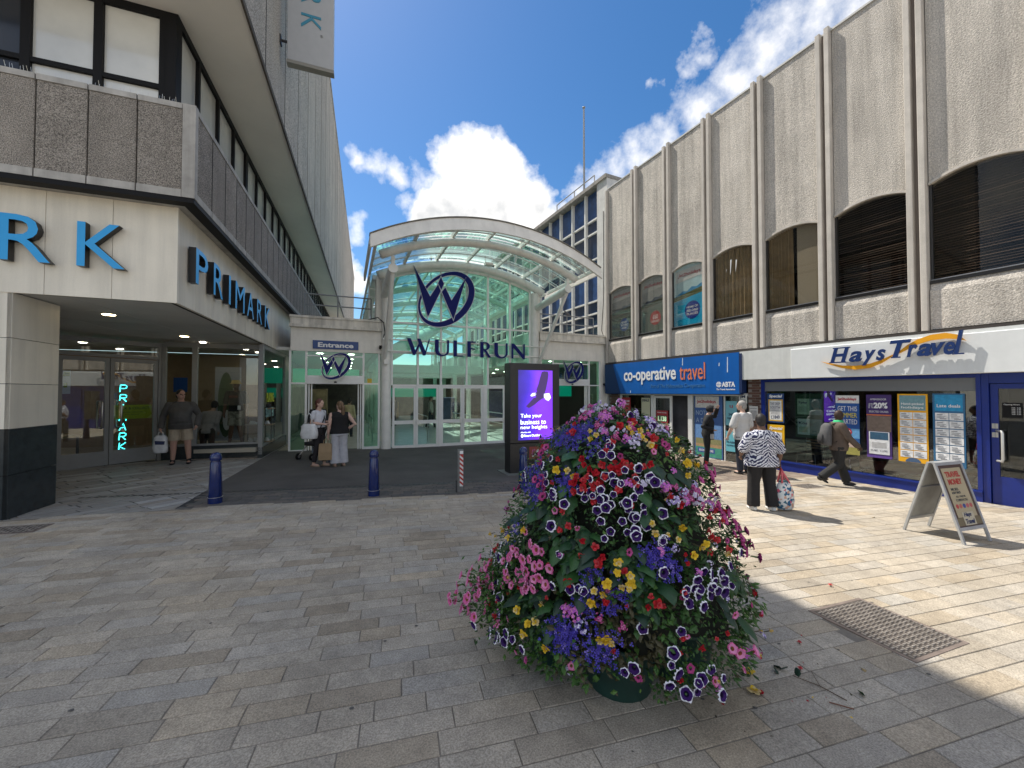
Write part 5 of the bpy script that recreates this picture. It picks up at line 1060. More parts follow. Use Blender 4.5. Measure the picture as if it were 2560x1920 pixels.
    def body(q):
        torso(q); head(q)
        for s in 'LR': q.tube([P['nb'] + V3(0, .01 * h, .0), P['sh' + s]], [.030 * h, .026 * h], 8)
        for s in 'LR':
            arm(q, s); leg(q, s); hand(q, P['wr' + s], (P['wr' + s] - P['el' + s]), 1 if s == 'L' else -1, h, .9 if s in (pose or {}).get('grip', '') else .5)
            f = P['an' + s]; q.ell(f + V3(0, -.03 * h, -.018 * h), (.024 * h, .066 * h, .02 * h), None, 10, 6)
    bo = blob('body', body, skm, t, voxel, 1)
    for s in (-1, 1):
        e = MB(); e.ell(hc + hq @ V3(s * .018 * h, -.050 * h, .002 * h), (.006 * h, .005 * h, .004 * h), hq, 8, 6); e.obj('eye', mat('eye_dark', (.02, .015, .012), .3), t, smooth=True)
    e = MB(); e.ell(hc + hq @ V3(0, -.050 * h, -.036 * h), (.015 * h, .006 * h, .004 * h), hq, 8, 6); e.obj('mouth', mat('lips', (.30, .12, .10), .5), t, smooth=True)
    if top:
        m, sl, hem, g = top['m'], top.get('sleeve', .45), top.get('hem', .50), top.get('g', .016)
        def ft(q):
            torso(q, g, hem, .84 if top.get('neck') else .82, top.get('wide', 1.), top.get('hip', 1.))
            q.rings([((0, P['ch'].y * .3, hem * h), (.094 * bw * top.get('hip', 1.) + g / h) * top.get('wide', 1.) * h * 1.02, (.068 * (1 + (bw - 1) * .7) + g / h) * h * 1.04), ((0, P['ch'].y * .5 - belly * h * .5, (hem + .07) * h), (.092 * bw * top.get('hip', 1.) + g / h) * top.get('wide', 1.) * h, (.066 * (1 + (bw - 1) * .7) + belly * .7 + g / h) * h)], 16)
            for s in 'LR':
                q.tube([P['nb'] + V3(0, .01 * h, -.012 * h), P['sh' + s]], [.030 * h + g * .6, .027 * h + g * .7], 8)
                if sl > 0: arm(q, s, g * .75, sl, top.get('sr', 1.))
                else: q.ell(P['sh' + s] + V3(-.02 * h if s == 'L' else .02 * h, 0, .0), (.03 * h + g * .5, .03 * h + g * .5, .03 * h), None, 10, 6)
            if top.get('extra'): top['extra'](q, P, h)
        blob('top', ft, m, t, top.get('voxel', .012), 3)
    if bottom:
        m, up, fl_, g = bottom['m'], bottom.get('upto', 1.97), bottom.get('flare', 0.), bottom.get('g', .012)
        def fb(q):
            torso(q, g, .47, bottom.get('rise', .575), 1., bottom.get('hip', 1.))
            for s in 'LR': leg(q, s, g, up, fl_)
        blob('trousers' if up > 1.5 else 'shorts', fb, m, t, .012, 2)
    if shoes:
        for s in 'LR':
            f = P['an' + s]; fz = min(f.z - .04 * h, .6) ; rot = Quaternion((1, 0, 0), (pose or {}).get('foot' + s, 0.)) if pose and 'foot' + s in pose else None
            def fs(q):
                base = V3(f.x, f.y - .028 * h, f.z - .024 * h)
                q.ell(base, (.030 * h, .080 * h, .020 * h), rot, 12, 6); q.ell(base + V3(0, .035 * h, .012 * h), (.028 * h, .038 * h, .026 * h), rot, 12, 6)
            o = blob('shoe', fs, shoes, t, .009, 1)
    if hair: hair(t, P, h, hq, hc)
    return t, P, h
def cap_hair(col, back=0., pony=None, r=1., low=.0, name='hair'):
    m = mat('hair_%.3f_%.3f' % (col[0], col[2]), col, .6, var=.25, vscale=30)
    def f(t, P, h, hq, hc):
        def g(q):
            q.ell(hc + hq @ V3(0, .010 * h, .014 * h), (.050 * h * r, .057 * h * r, .062 * h * r), hq, 14, 8)
            q.ell(hc + hq @ V3(0, .030 * h, -.012 * h - low * h), (.047 * h * r, .038 * h * r, .050 * h + low * h), hq, 12, 8)
            if pony:
                pts = [hc + hq @ V3(*[c * h for c in p[:3]]) for p in pony]; q.tube(pts, [p[3] * h for p in pony], 8)
                for p, k in zip(pts, pony): q.ell(p, (k[3] * h,) * 3, None, 8, 6)
        blob(name, g, m, t, .008, 2)
    return f
def cloth(name, col, rough=.85, **k): return mat(name, col, rough, var=k.pop('var', .12), vscale=k.pop('vscale', 9), bump=k.pop('bump', .25), bscale=k.pop('bscale', 14), **k)
def pattern_mat(name, kind):
    m = bpy.data.materials.new(name); m.use_nodes = True; nt = m.node_tree; N = nt.nodes.new; LK = nt.links.new; b = nt.nodes['Principled BSDF']; b.inputs['Roughness'].default_value = .8
    tc = N('ShaderNodeTexCoord'); cr = N('ShaderNodeValToRGB'); e = cr.color_ramp.elements
    if kind == 'zebra':
        w = N('ShaderNodeTexWave'); w.wave_type = 'BANDS'; w.bands_direction = 'DIAGONAL'; w.inputs['Scale'].default_value = 13.5; w.inputs['Distortion'].default_value = 5.5; w.inputs['Detail'].default_value = 2; w.inputs['Detail Scale'].default_value = 1.6
        mp_ = N('ShaderNodeVectorMath'); mp_.operation = 'ABSOLUTE'; LK(tc.outputs['Object'], mp_.inputs[0]); LK(mp_.outputs[0], w.inputs['Vector'])
        cr.color_ramp.interpolation = 'CONSTANT'; e[0].color = (.012, .016, .07, 1); e[1].position = .5; e[1].color = (.66, .67, .72, 1); LK(w.outputs['Fac'], cr.inputs[0])
    elif kind == 'stripe':
        w = N('ShaderNodeTexWave'); w.bands_direction = 'Z'; w.inputs['Scale'].default_value = 13; w.inputs['Distortion'].default_value = 1.6; w.inputs['Detail'].default_value = 3
        LK(tc.outputs['Object'], w.inputs['Vector']); e[0].color = (.26, .26, .27, 1); e[0].position = .12; e[1].position = .45; e[1].color = (.60, .60, .59, 1); LK(w.outputs['Fac'], cr.inputs[0])
    elif kind == 'floral':
        v = N('ShaderNodeTexVoronoi'); v.inputs['Scale'].default_value = 26; LK(tc.outputs['Object'], v.inputs['Vector']); s = N('ShaderNodeSeparateColor'); LK(v.outputs['Color'], s.inputs[0])
        cr.color_ramp.interpolation = 'CONSTANT'; e[0].color = (.70, .70, .68, 1); e[1].position = .92; e[1].color = (.02, .12, .25, 1)
        for p, c in [(.38, (.04, .14, .22, 1)), (.52, (.62, .66, .66, 1)), (.64, (.60, .12, .18, 1)), (.74, (.62, .36, .26, 1)), (.82, (.70, .70, .69, 1))]: x = e.new(p); x.color = c
        LK(s.outputs[0], cr.inputs[0])
    elif kind == 'camo':
        v = N('ShaderNodeTexNoise'); v.inputs['Scale'].default_value = 14; LK(tc.outputs['Object'], v.inputs['Vector']); cr.color_ramp.interpolation = 'CONSTANT'; e[0].color = (.16, .15, .11, 1); e[1].position = .52; e[1].color = (.30, .28, .23, 1); x = e.new(.45); x.color = (.22, .21, .16, 1); LK(v.outputs['Fac'], cr.inputs[0])
    LK(cr.outputs[0], b.inputs['Base Color']); return m
blk_c = cloth('cloth_black', (.012, .012, .014)); jean_d = cloth('denim_dark', (.018, .022, .035)); jean_l = cloth('denim_light', (.22, .27, .34))
shoe_b = mat('shoe_black', (.012, .012, .013), .45); shoe_wt = mat('shoe_trainer', (.62, .62, .60), .5)
# 1 man in the shop recess
t, P, h = person('heavy man in grey jacket and beige shorts standing by the shop window', (-8.15, 9.66), (.55, -.83), 1.83, 1.22, .05, (.42, .25, .19), turn=.55,
    pose=dict(elR=(-.185, .03, .64), wrR=(-.19, -.06, .50), elL=(.19, .04, .645), wrL=(.175, -.07, .52), grip='RL', knR=(-.06, -.01, .285), anR=(-.07, .01, .04), knL=(.07, -.01, .285), anL=(.085, .0, .04)),
    top=dict(m=cloth('jacket_grey', (.075, .073, .07)), sleeve=1.93, hem=.47, g=.024, neck=1), bottom=dict(m=cloth('shorts_beige', (.36, .30, .22)), upto=.86, flare=.022, g=.016), shoes=shoe_b, hair=cap_hair((.015, .012, .01), r=.97))
for s in 'LR':
    b = MB(); b.tube([P['an' + s] + V3(0, 0, -.01), P['an' + s] + V3(0, 0, .06)], [.048, .046], 12); b.obj('sock', blk_c, t, smooth=True)
b = MB(); b.tube([P['hd'] + Quaternion((0, 0, 1), .55) @ V3(s_ * .06, -.088, .008) for s_ in (-1, -.5, 0, .5, 1)], .012, 6); b.obj('sunglasses', black, t)
def carrier(label, loc, z, rz, w, d, hh, m, hm, hl=.14, name='carrier_bag', crump=.02, print_=None):
    t = E(name, (loc[0], loc[1], z), rz); tag(t, label, 'bag'); rr = random.Random(int(loc[0] * 100))
    b = MB(); n = 20; L = []
    for i, (zz, k) in enumerate([(0, .82), (.05, .95), (.3, 1.0), (.6, .98), (.85, .86), (1, .66)]):
        for j in range(n):
            a = 2 * PI * j / n; c, s = math.cos(a), math.sin(a); sq = (abs(c) ** 4 + abs(s) ** 4) ** -.25
            r_ = 1 + rr.uniform(-crump, crump) * 4
            L.append((w / 2 * c * sq * k * r_, d / 2 * s * sq * (k if zz < .9 else .5) * r_, zz * hh))
    fs = [(i * n + j, i * n + (j + 1) % n, (i + 1) * n + (j + 1) % n, (i + 1) * n + j) for i in range(5) for j in range(n)] + [tuple(range(n))[::-1]]
    b.add(L, fs); b.obj('bag_body', m, t, smooth=True)
    for s in (-1, 1):
        b = MB(); b.tube([(-w * .2, s * d * .18, hh * .97), (-w * .14, s * d * .1, hh + hl * .7), (0, s * .004, hh + hl), (w * .14, s * d * .1, hh + hl * .7), (w * .2, s * d * .18, hh * .97)], .009, 6); b.obj('handle', hm, t, smooth=True)
    if print_: print_(t)
    return t
def wloc(t, p): return Matrix.Translation(t.location) @ Matrix.Rotation(t.rotation_euler.z, 4, 'Z') @ p
plas = mat('white_plastic', (.62, .63, .64), .35, var=.12, vscale=12, bump=.5, bscale=18)
q_ = wloc(t, P['wrR'] + V3(0, -.01, -.1)); 
def pr(t):
    b = MB(); b.prism([(-.09, .30), (.10, .28), (.085, .20), (-.08, .21)][::-1], -.085, -.083); b.obj('print', inkn, t)
carrier('white plastic carrier bag with a dark printed oval in the heavy man\'s hand', q_, q_.z - .50, .5, .26, .15, .42, plas, plas, .09, crump=.035, print_=pr)
# 2 woman in white T-shirt
t2, P2, h2 = person('woman in white T-shirt and black leggings with a white shoulder bag', (-4.78, 9.73), (.98, -.2), 1.66, .98, .0, (.52, .34, .27), turn=.0,
    pose=dict(elL=(.12, .02, .64), wrL=(.06, -.14, .66), elR=(-.125, .03, .65), wrR=(-.06, -.13, .63), grip='LR', knR=(-.045, .0, .285), anR=(-.05, .05, .04), knL=(.05, -.02, .285), anL=(.05, -.06, .04)),
    top=dict(m=cloth('tee_white', (.58, .59, .64)), sleeve=.5, hem=.575, g=.014), bottom=dict(m=cloth('leggings', (.016, .014, .017)), upto=1.9, g=.007, rise=.60, hip=1.05), hair=cap_hair((.10, .035, .025), pony=[(0, .03, -.02, .03), (0, .045, -.06, .026), (0, .045, -.09, .018)]))
for s in 'LR':
    b = MB(); f = P2['an' + s]; b.slab([(f.x + .05 * math.cos(a), f.y - .04 + .13 * math.sin(a)) for a in [i * PI / 8 for i in range(16)]], f.z - .066, f.z - .04); b.obj('sandal', mat('sandal_tan', (.22, .16, .11), .7), t2)
b = MB(); b.tube([P2['shL'] + V3(-.02, -.02, .05), P2['ch'] + V3(.02, -.13, -.02), P2['pel'] + V3(-.10, -.12, .08)], .013, 6); b.tube([P2['shL'] + V3(-.02, .02, .05), P2['ch'] + V3(.02, .12, 0), P2['pel'] + V3(-.10, .1, .08)], .013, 6); b.obj('strap', black, t2)
q_ = wloc(t2, P2['shR'] + V3(-.09, .06, -.2)); carrier('white printed shopper hanging from the shoulder of the woman in white', q_, q_.z - .42, t2.rotation_euler.z + 1.75, .40, .16, .36, plas, plas, .26, 'shopping_bag')
# 3 woman in black sleeveless top
t3, P3, h3 = person('ponytailed woman in black sleeveless top and pale trousers, hand on her hip', (-4.30, 9.80), (-.55, .83), 1.61, 1.16, .0, (.55, .36, .29), turn=.5,
    pose=dict(elR=(-.215, .05, .64), wrR=(-.12, -.02, .56), elL=(.15, .01, .635), wrL=(.155, -.03, .48), grip='L'),
    top=dict(m=cloth('top_black', (.008, .008, .009)), sleeve=0, hem=.50, g=.022, wide=1.08, hip=1.1), bottom=dict(m=cloth('trousers_pale', (.42, .42, .45)), upto=1.97, flare=.04, g=.016, hip=1.12), hair=cap_hair((.14, .085, .045), low=.01, pony=[(0, .055, .02, .022), (0, .085, -.03, .026), (0, .075, -.12, .03), (0, .06, -.21, .024), (0, .055, -.27, .012)]))
for s in 'LR':
    b = MB(); f = P3['an' + s]; b.slab([(f.x + .05 * math.cos(a), f.y - .04 + .12 * math.sin(a)) for a in [i * PI / 8 for i in range(16)]], f.z - .064, f.z - .04); b.obj('sandal', mat('sandal_tan', (.22, .16, .11), .7), t3)
kraft = mat('kraft_paper', (.30, .21, .12), .8, var=.1, vscale=6)
q_ = wloc(t3, P3['wrL'] + V3(0, -.02, -.1)); b = E('paper_bag', (q_.x - .03, q_.y - .06, q_.z - .50), .25); tag(b, 'brown paper bag held by the woman in black', 'bag')
m_ = MB(); m_.add([(-.15, -.06, 0), (.15, -.06, 0), (.15, .06, 0), (-.15, .06, 0), (-.14, -.05, .40), (.14, -.05, .40), (.14, .05, .40), (-.14, .05, .40), (-.15, -.075, .2), (.15, -.075, .2)], [(0, 3, 2, 1), (0, 1, 9, 8), (8, 9, 5, 4), (1, 2, 6, 5, 9), (2, 3, 7, 6), (3, 0, 8, 4, 7)]); m_.obj('bag_body', kraft, b)
for s in (-1, 1): m_ = MB(); m_.tube([(-.05, s * .045, .39), (-.04, s * .02, .49), (0, 0, .51), (.04, s * .02, .49), (.05, s * .045, .39)], .006, 6); m_.obj('handle', kraft, b)
q_ = wloc(t3, P3['wrL'] + V3(-.06, .0, -.1)); carrier('dark blue printed shopper hanging behind the brown paper bag', (q_.x + .06, q_.y + .10), gz(q_.x, q_.y) + .1, .1, .36, .14, .42, mat('shopper_navy', (.012, .03, .10), .5, var=.3, vscale=6), inkn, .24, 'shopping_bag')
# 4 person with pushchair
t4, P4, h4 = person('person in dark jacket and pale jeans standing behind a pushchair in the left doorway', (-5.66, 11.45), (.35, -.93), 1.62, 1.0, 0, (.06, .035, .025), pose=dict(elR=(-.14, .0, .64), wrR=(-.10, -.1, .56), elL=(.14, .0, .64), wrL=(.08, -.1, .56), grip='LR'),
    top=dict(m=cloth('jacket_dark', (.018, .018, .02)), sleeve=1.9, hem=.5), bottom=dict(m=jean_l, g=.012), shoes=shoe_b, hair=cap_hair((.012, .01, .009), r=1.08))
pc = E('pushchair', (-5.50, 10.98, gz(-5.5, 10.98)), -.25); tag(pc, 'dark folding pushchair in front of the left centre doorway', 'pushchair')
dkf = mat('pram_fabric', (.02, .02, .022), .8)
for n_, pts in [('side_frame', [(-.2, .35, .98), (-.2, .1, .5), (-.2, -.35, .12)]), ('side_frame', [(.2, .35, .98), (.2, .1, .5), (.2, -.35, .12)]), ('rear_leg', [(-.2, .02, .45), (-.22, .3, .1)]), ('rear_leg', [(.2, .02, .45), (.22, .3, .1)]), ('handle', [(-.2, .35, .98), (0, .38, 1.0), (.2, .35, .98)])]: b = MB(); b.tube(pts, .016, 8); b.obj(n_, chrome if n_ != 'handle' else black, pc)
b = MB(); b.cbox(-.19, .19, -.22, .12, .36, .46, .03); b.obj('seat', dkf, pc); b = MB(); b.add([(-.19, .08, .42), (.19, .08, .42), (.19, .3, .86), (-.19, .3, .86), (-.19, .12, .42), (.19, .12, .42), (.19, .34, .86), (-.19, .34, .86)], [(0, 1, 2, 3), (7, 6, 5, 4), (0, 4, 5, 1), (2, 6, 7, 3), (1, 5, 6, 2), (0, 3, 7, 4)]); b.obj('seat_back', dkf, pc)
b = MB(); b.rings([((0, .16, .80), .2, .22), ((0, .14, .92), .19, .20), ((0, .17, 1.0), .14, .13)], 14); b.obj('hood', mat('pram_hood', (.10, .095, .09), .8), pc, smooth=True)
for x, y in ((-.22, -.36), (.22, -.36), (-.24, .32), (.24, .32)):
    b = MB(); b.tube([(x - .02, y, .09), (x + .02, y, .09)], .09, 14); w_ = b.obj('wheel', black, pc); b = MB(); b.tube([(x - .024, y, .09), (x + .024, y, .09)], .045, 10); b.obj('hub', chrome, w_)
# 5 hooded man
def hood_(q, P, h): q.ell(P['hd'] + V3(0, .012 * h, .004 * h), (.058 * h, .062 * h, .075 * h)); q.tube([P['nb'] + V3(0, .02 * h, -.02 * h), P['hd'] + V3(0, .015 * h, -.02 * h)], [.06 * h, .055 * h], 12)
t5, P5, h5 = person('man in black hooded jacket shading his eyes with a raised hand outside the travel shop', (5.45, 11.0), (.88, -.47), 1.68, 1.06, .015, (.45, .29, .22), turn=-.1, lean=.12,
    pose=dict(elL=(.19, -.12, .80), wrL=(.06, -.16, .935), elR=(-.17, .05, .65), wrR=(-.10, -.09, .60), grip='L'), top=dict(m=blk_c, sleeve=1.95, hem=.50, g=.022, neck=1), bottom=dict(m=cloth('trackpants', (.014, .014, .015)), g=.013), shoes=shoe_b)
def hoodonly(q):
    hc = P5['hd']; n = 14
    for k, (rr_, yy) in enumerate(zip((.052, .068, .070, .058, .03), (-.055, -.03, .0, .035, .062))): pass
    q.tube([hc + V3(0, y * h5, (.002 - abs(y) * .1) * h5) for y in (-.045, -.02, .01, .04, .068)], [.055 * h5, .064 * h5, .066 * h5, .056 * h5, .025 * h5], 14, cap=False)
b = MB(); hoodonly(b); b.obj('hood', blk_c, t5, smooth=True)
b = MB(); b.cbox(-.07, .07, -.035, .035, 0, .2, .012); b.box(-.05, -.03, -.038, -.0355, .02, .16, 1); b.box(-.012, .008, -.038, -.0355, .02, .16, 1); b.box(.026, .046, -.038, -.0355, .02, .16, 1); o = b.obj('belt_pouch', [shoe_b, pw], t5, loc=P5['pel'] + V3(-.10, -.12, -.17)); o.rotation_euler = (0, 0, -.9)
# 6 man in pale striped shirt
t6, P6, h6 = person('grey haired man in pale striped shirt and dark jeans seen from behind', (5.70, 9.72), (-.35, .94), 1.80, 1.12, .03, (.48, .31, .24), turn=.55,
    pose=dict(elL=(.155, -.03, .64), wrL=(.15, -.10, .515), elR=(-.15, .0, .64), wrR=(-.13, -.09, .53)), top=dict(m=pattern_mat('striped_shirt', 'stripe'), sleeve=.85, hem=.47, g=.022, neck=1, sr=1.15), bottom=dict(m=jean_d, g=.012), shoes=shoe_b, hair=cap_hair((.27, .26, .245), r=1.0))
# 7 woman in zebra top
t7, P7, h7 = person('woman in zebra print blouse and black trousers seen from behind', (4.08, 6.43), (-.05, 1.0), 1.56, 1.52, .02, (.16, .085, .055), turn=-.35,
    pose=dict(shL=(.135, .005, .785), shR=(-.135, .005, .785), elR=(-.185, .02, .63), wrR=(-.195, -.01, .50), elL=(.185, -.02, .64), wrL=(.165, -.09, .56), grip='R', hiL=(.048, 0, .51), hiR=(-.048, 0, .51), knL=(.066, -.01, .285), knR=(-.062, .0, .285), anL=(.078, .0, .04), anR=(-.070, .03, .04)), top=dict(m=pattern_mat('zebra_print', 'zebra'), sleeve=.98, hem=.46, g=.02, wide=1.02, hip=1.14, sr=1.12, voxel=.011, neck=1),
    bottom=dict(m=cloth('trousers_black', (.012, .011, .012), bump=.6, bscale=7), flare=.022, g=.012, hip=1.10), shoes=shoe_wt, hair=cap_hair((.014, .011, .010), r=1.02))
b = MB(); b.tube([P7['hd'] + Quaternion((0, 0, 1), -.35) @ V3(s_ * .068, -.02 - .05 * (1 - abs(s_)), .004) for s_ in (-1.05, -.9, 0, .9, 1.05)], .007, 5); b.obj('glasses', black, t7)
flm = pattern_mat('floral_print', 'floral'); pinkm = mat('handle_pink', (.62, .13, .16), .6)
q_ = wloc(t7, P7['wrR'] + V3(0, -.02, -.1)); fb_ = E('floral_bag', (q_.x + .07, q_.y - .03, gz(q_.x, q_.y) + .02), .1); tag(fb_, 'floral shopping bag with pink handles beside the woman in zebra print', 'bag')
b = MB(); b.rings([((0, 0, 0), .12, .08), ((0, 0, .03), .15, .10), ((.0, 0, .15), .165, .11), ((0, 0, .30), .15, .10), ((0, 0, .40), .11, .07), ((0, 0, .44), .085, .05)], 18); b.obj('bag_body', flm, fb_, smooth=True)
b = MB(); b.rings([((0, 0, .441), .088, .053), ((0, 0, .455), .086, .05)], 18); b.obj('trim', mat('trim_teal', (.04, .14, .16), .7), fb_)
for s in (-1, 1): b = MB(); b.tube([(-.07, s * .045, .43), (-.05, s * .02, .58), (-.07, 0, .70), (-.02, s * .02, .58), (.06, s * .045, .43)], .016, 6); b.obj('handle', pinkm, fb_, smooth=True)
# 8 man with backpack
t8, P8, h8 = person('bald man in brown sweater with green scarf and backpack walking past the travel shop', (7.05, 8.50), (.97, -.25), 1.63, 1.12, .02, (.05, .03, .022), turn=.25,
    pose=dict(elL=(.155, .03, .64), wrL=(.15, -.02, .50), elR=(-.15, -.05, .645), wrR=(-.14, -.15, .54), knL=(.05, -.04, .29), anL=(.05, -.12, .04), knR=(-.05, .02, .29), anR=(-.05, .23, .105), footR=.65, hiL=(.05, 0, .51), hiR=(-.05, 0, .51)),
    top=dict(m=cloth('sweater_brown', (.095, .070, .055), bump=.5, bscale=60), sleeve=1.93, hem=.47, g=.028, neck=1), bottom=dict(m=cloth('cargo_black', (.016, .016, .016)), g=.022, flare=.012), shoes=shoe_b)
b = MB(); b.rings([((0, -.0, P8['nb'].z - .02), .085, .085), ((0, -.01, P8['nb'].z + .03), .09, .095), ((0, -.01, P8['nb'].z + .065), .07, .075)], 16); b.obj('scarf', cloth('scarf_green', (.05, .50, .20)), t8, smooth=True)
bk = E('backpack', (t8.location.x, t8.location.y, t8.location.z), t8.rotation_euler.z); tag(bk, 'grey backpack with a blue bottle on the walking man\'s back', 'backpack')
b = MB(); b.rings([((0, .22, .86), .14, .08), ((0, .23, .92), .15, .10), ((0, .23, 1.1), .145, .105), ((0, .21, 1.28), .13, .085), ((0, .19, 1.34), .08, .05)], 16); b.obj('pack_body', cloth('pack_grey', (.085, .085, .088)), bk, smooth=True)
b = MB(); b.rings([((0, .325, .90), .10, .03), ((0, .335, 1.0), .10, .035), ((0, .325, 1.1), .09, .03)], 12); b.obj('pocket', cloth('pack_dark', (.03, .03, .032)), bk, smooth=True)
b = MB(); b.lathe([(.035, .90), (.038, .92), (.038, 1.08), (.03, 1.12), (.018, 1.135), (.018, 1.16)], 14, (.155, .22)); b.obj('bottle', mat('bottle_blue', (.02, .12, .42), .25), bk, smooth=True)
for s in (-1, 1): b = MB(); b.tube([(s * .08, .14, 1.32), (s * .10, .02, 1.36), (s * .11, -.115, 1.25), (s * .12, -.11, 1.08), (s * .13, .1, .95)], .018, 6, ry=[.01] * 5); b.obj('strap', black, bk)
# 9 shoppers inside the centre
def shopper(label, mx, my, face, H, tc_, bc_, hc_, sk=(.4, .26, .2), **k):
    x, y = FM.w(mx, my)
    return person(label, (x, y), face, H, 1.05, .01, sk, top=dict(m=cloth('inner_%.2f_%.2f' % tc_[:2], tc_), sleeve=1.9, hem=.49, voxel=.02), bottom=dict(m=bc_), shoes=shoe_b, hair=cap_hair(hc_), voxel=.014, z=-.22, **k)
shopper('shopper in pale yellow top and blue jeans walking away inside the left doorway', 1.78, 4.6, (.1, 1), 1.66, (.50, .45, .28), jean_d, (.02, .015, .012))
shopper('shopper in dark clothes inside behind the second pair of glass doors', 5.9, 7.5, (1, .2), 1.7, (.35, .33, .30), jean_d, (.05, .03, .02), pose=dict(knL=(.05, -.06, .29), anL=(.05, -.14, .04), knR=(-.05, .02, .29), anR=(-.05, .14, .05)))
shopper('shopper in black jacket inside behind the first pair of glass doors', 4.2, 9.5, (-1, .3), 1.7, (.02, .02, .025), jean_d, (.02, .015, .012))
shopper('shopper in red top deep inside the hall behind the first doors', 3.7, 13, (0, -1), 1.66, (.35, .04, .04), blk_c, (.03, .02, .015))
shopper('shopper in patterned shirt bending over inside the left shop door', *[(-1.9, -.6)][0], (-.3, .9), 1.68, (.32, .30, .30), blk_c, (.02, .015, .012), lean=.7)
# 10 mannequin
sx, sy = FW.w(1.46, .55)
tm_, Pm, hm = person('grey mannequin in black T-shirt camouflage shorts and yellow bucket hat', (sx, sy), (.25, -.97), 1.86, .98, 0, (.16, .17, .17), pose=dict(elR=(-.15, .02, .63), wrR=(-.13, -.07, .49), elL=(.14, .02, .63), wrL=(.15, -.02, .49), anR=(-.085, .01, .04), anL=(.085, .01, .04)), name='mannequin', cat='mannequin', z=.2,
    top=dict(m=cloth('tee_black', (.012, .012, .013)), sleeve=.75, hem=.52, g=.02, sr=1.2), bottom=dict(m=pattern_mat('camo', 'camo'), upto=.92, flare=.02, g=.015), shoes=mat('shoe_white', (.70, .71, .70), .5))
hcm = Pm['hd']; b = MB(); b.rings([(hcm + V3(0, 0, .02), .165, .175), (hcm + V3(0, 0, .045), .115, .125), (hcm + V3(0, 0, .11), .10, .11), (hcm + V3(0, 0, .125), .085, .095)], 20); b.obj('bucket_hat', cloth('hat_yellow', (.50, .36, .12)), tm_, auto=True)
text('print', 'ROCK', tm_, -.11, Pm['ch'].z + .02, .22, .06, -.158, .003, mat('print_red', (.30, .03, .02), .7), bold=.03); b = MB(); b.box(.10, .18, -.17, -.165, 1.02, 1.14); b.obj('price_tag', pw, tm_)
bake()
# ================================================================ FLOWER TOWER (offsets from its axis, in metres)
PW = [(0.02,-0.12,1.64),(0.08,-0.3,1.56),(0.19,-0.36,1.5),(-0.49,-0.37,1.29),(-0.55,-0.33,1.24),(-0.67,-0.14,1.14),(-0.65,-0.24,1.14),(-0.53,-0.43,1.15),(-0.51,-0.42,1.2),(-0.09,-0.62,1.27),(-0.01,-0.62,1.28),(-0.2,-0.61,1.23),(-0.16,-0.62,1.24),(-0.28,-0.59,1.21),(-0.12,-0.65,1.2),(-0.03,-0.65,1.22),(0.07,-0.65,1.21),(-0.02,-0.67,1.17),(-0.35,-0.59,1.14),(-0.29,-0.62,1.14),(-0.24,-0.63,1.16),(-0.17,-0.67,1.14),(-0.44,-0.58,1.06),(-0.51,-0.5,1.08),(-0.22,-0.67,1.11),(-0.06,-0.69,1.13),(-0.12,-0.7,1.09),(-0.19,-0.69,1.08),(-0.22,-0.69,1.07),(-0.27,-0.68,1.05),(-0.09,-0.72,1.06),(0.11,-0.72,1.04),(-0.25,-0.71,1.0),(-0.13,-0.74,1.0),(-0.06,-0.74,1.02),(-0.0,-0.76,0.98),(-0.52,-0.59,0.93),(-0.2,-0.75,0.95),(-0.24,-0.75,0.92),(-0.07,-0.77,0.96),(-0.11,-0.77,0.95),(-0.07,-0.78,0.94),(-0.47,-0.67,0.8),(0.07,-0.79,0.91),(-0.76,-0.38,0.62),(-0.8,-0.29,0.63),(-0.85,-0.17,0.56),(-0.88,0.03,0.53),(-0.84,-0.11,0.63),(-0.79,-0.27,0.7),(0.51,-0.65,0.73),(0.29,-0.77,0.75),(0.23,-0.8,0.73),(0.05,-0.82,0.78),(0.34,-0.76,0.7),(0.42,-0.73,0.68),(0.46,-0.71,0.65),(0.18,-0.82,0.68),(0.22,-0.81,0.68),(0.35,-0.77,0.66),(0.32,-0.79,0.64),(0.25,-0.81,0.65),(0.18,-0.83,0.62),(-0.36,-0.77,0.65),(-0.43,-0.73,0.65),(-0.51,-0.68,0.63),(0.32,-0.78,0.68),(0.41,-0.73,0.72),(-0.85,-0.12,0.2),(-0.92,-0.21,0.2),(-0.9,-0.29,0.2),(-0.77,-0.38,0.25),(-0.78,-0.42,0.2),(-0.76,-0.4,0.2),(-0.72,-0.45,0.2),(-0.67,-0.53,0.28),(-0.71,-0.48,0.27),(-0.64,-0.57,0.25),(-0.82,-0.36,0.2),(-0.81,-0.32,0.43),(-0.82,-0.3,0.47),(0.12,-0.87,0.5),(0.06,-0.87,0.42),(0.08,-0.86,0.32),(0.05,-0.86,0.36),(0.17,-0.84,0.28),(0.19,-0.84,0.29),(0.04,-0.86,0.26),(0.11,-0.84,0.23),(0.17,-0.83,0.22),(0.24,-0.83,0.32),(0.31,-0.8,0.26),(0.3,-0.78,0.18),(-0.17,-0.85,0.34),(-0.12,-0.85,0.34),(-0.07,-0.87,0.51),(-0.16,-0.5,1.41),(-0.15,-0.52,1.39),(-0.33,-0.63,1.1),(-0.0,-0.71,1.08),(-0.15,-0.64,1.2),(-0.1,-0.7,1.1),(0.59,-0.57,0.78),(0.07,-0.78,0.92),(-0.54,-0.47,1.08)]
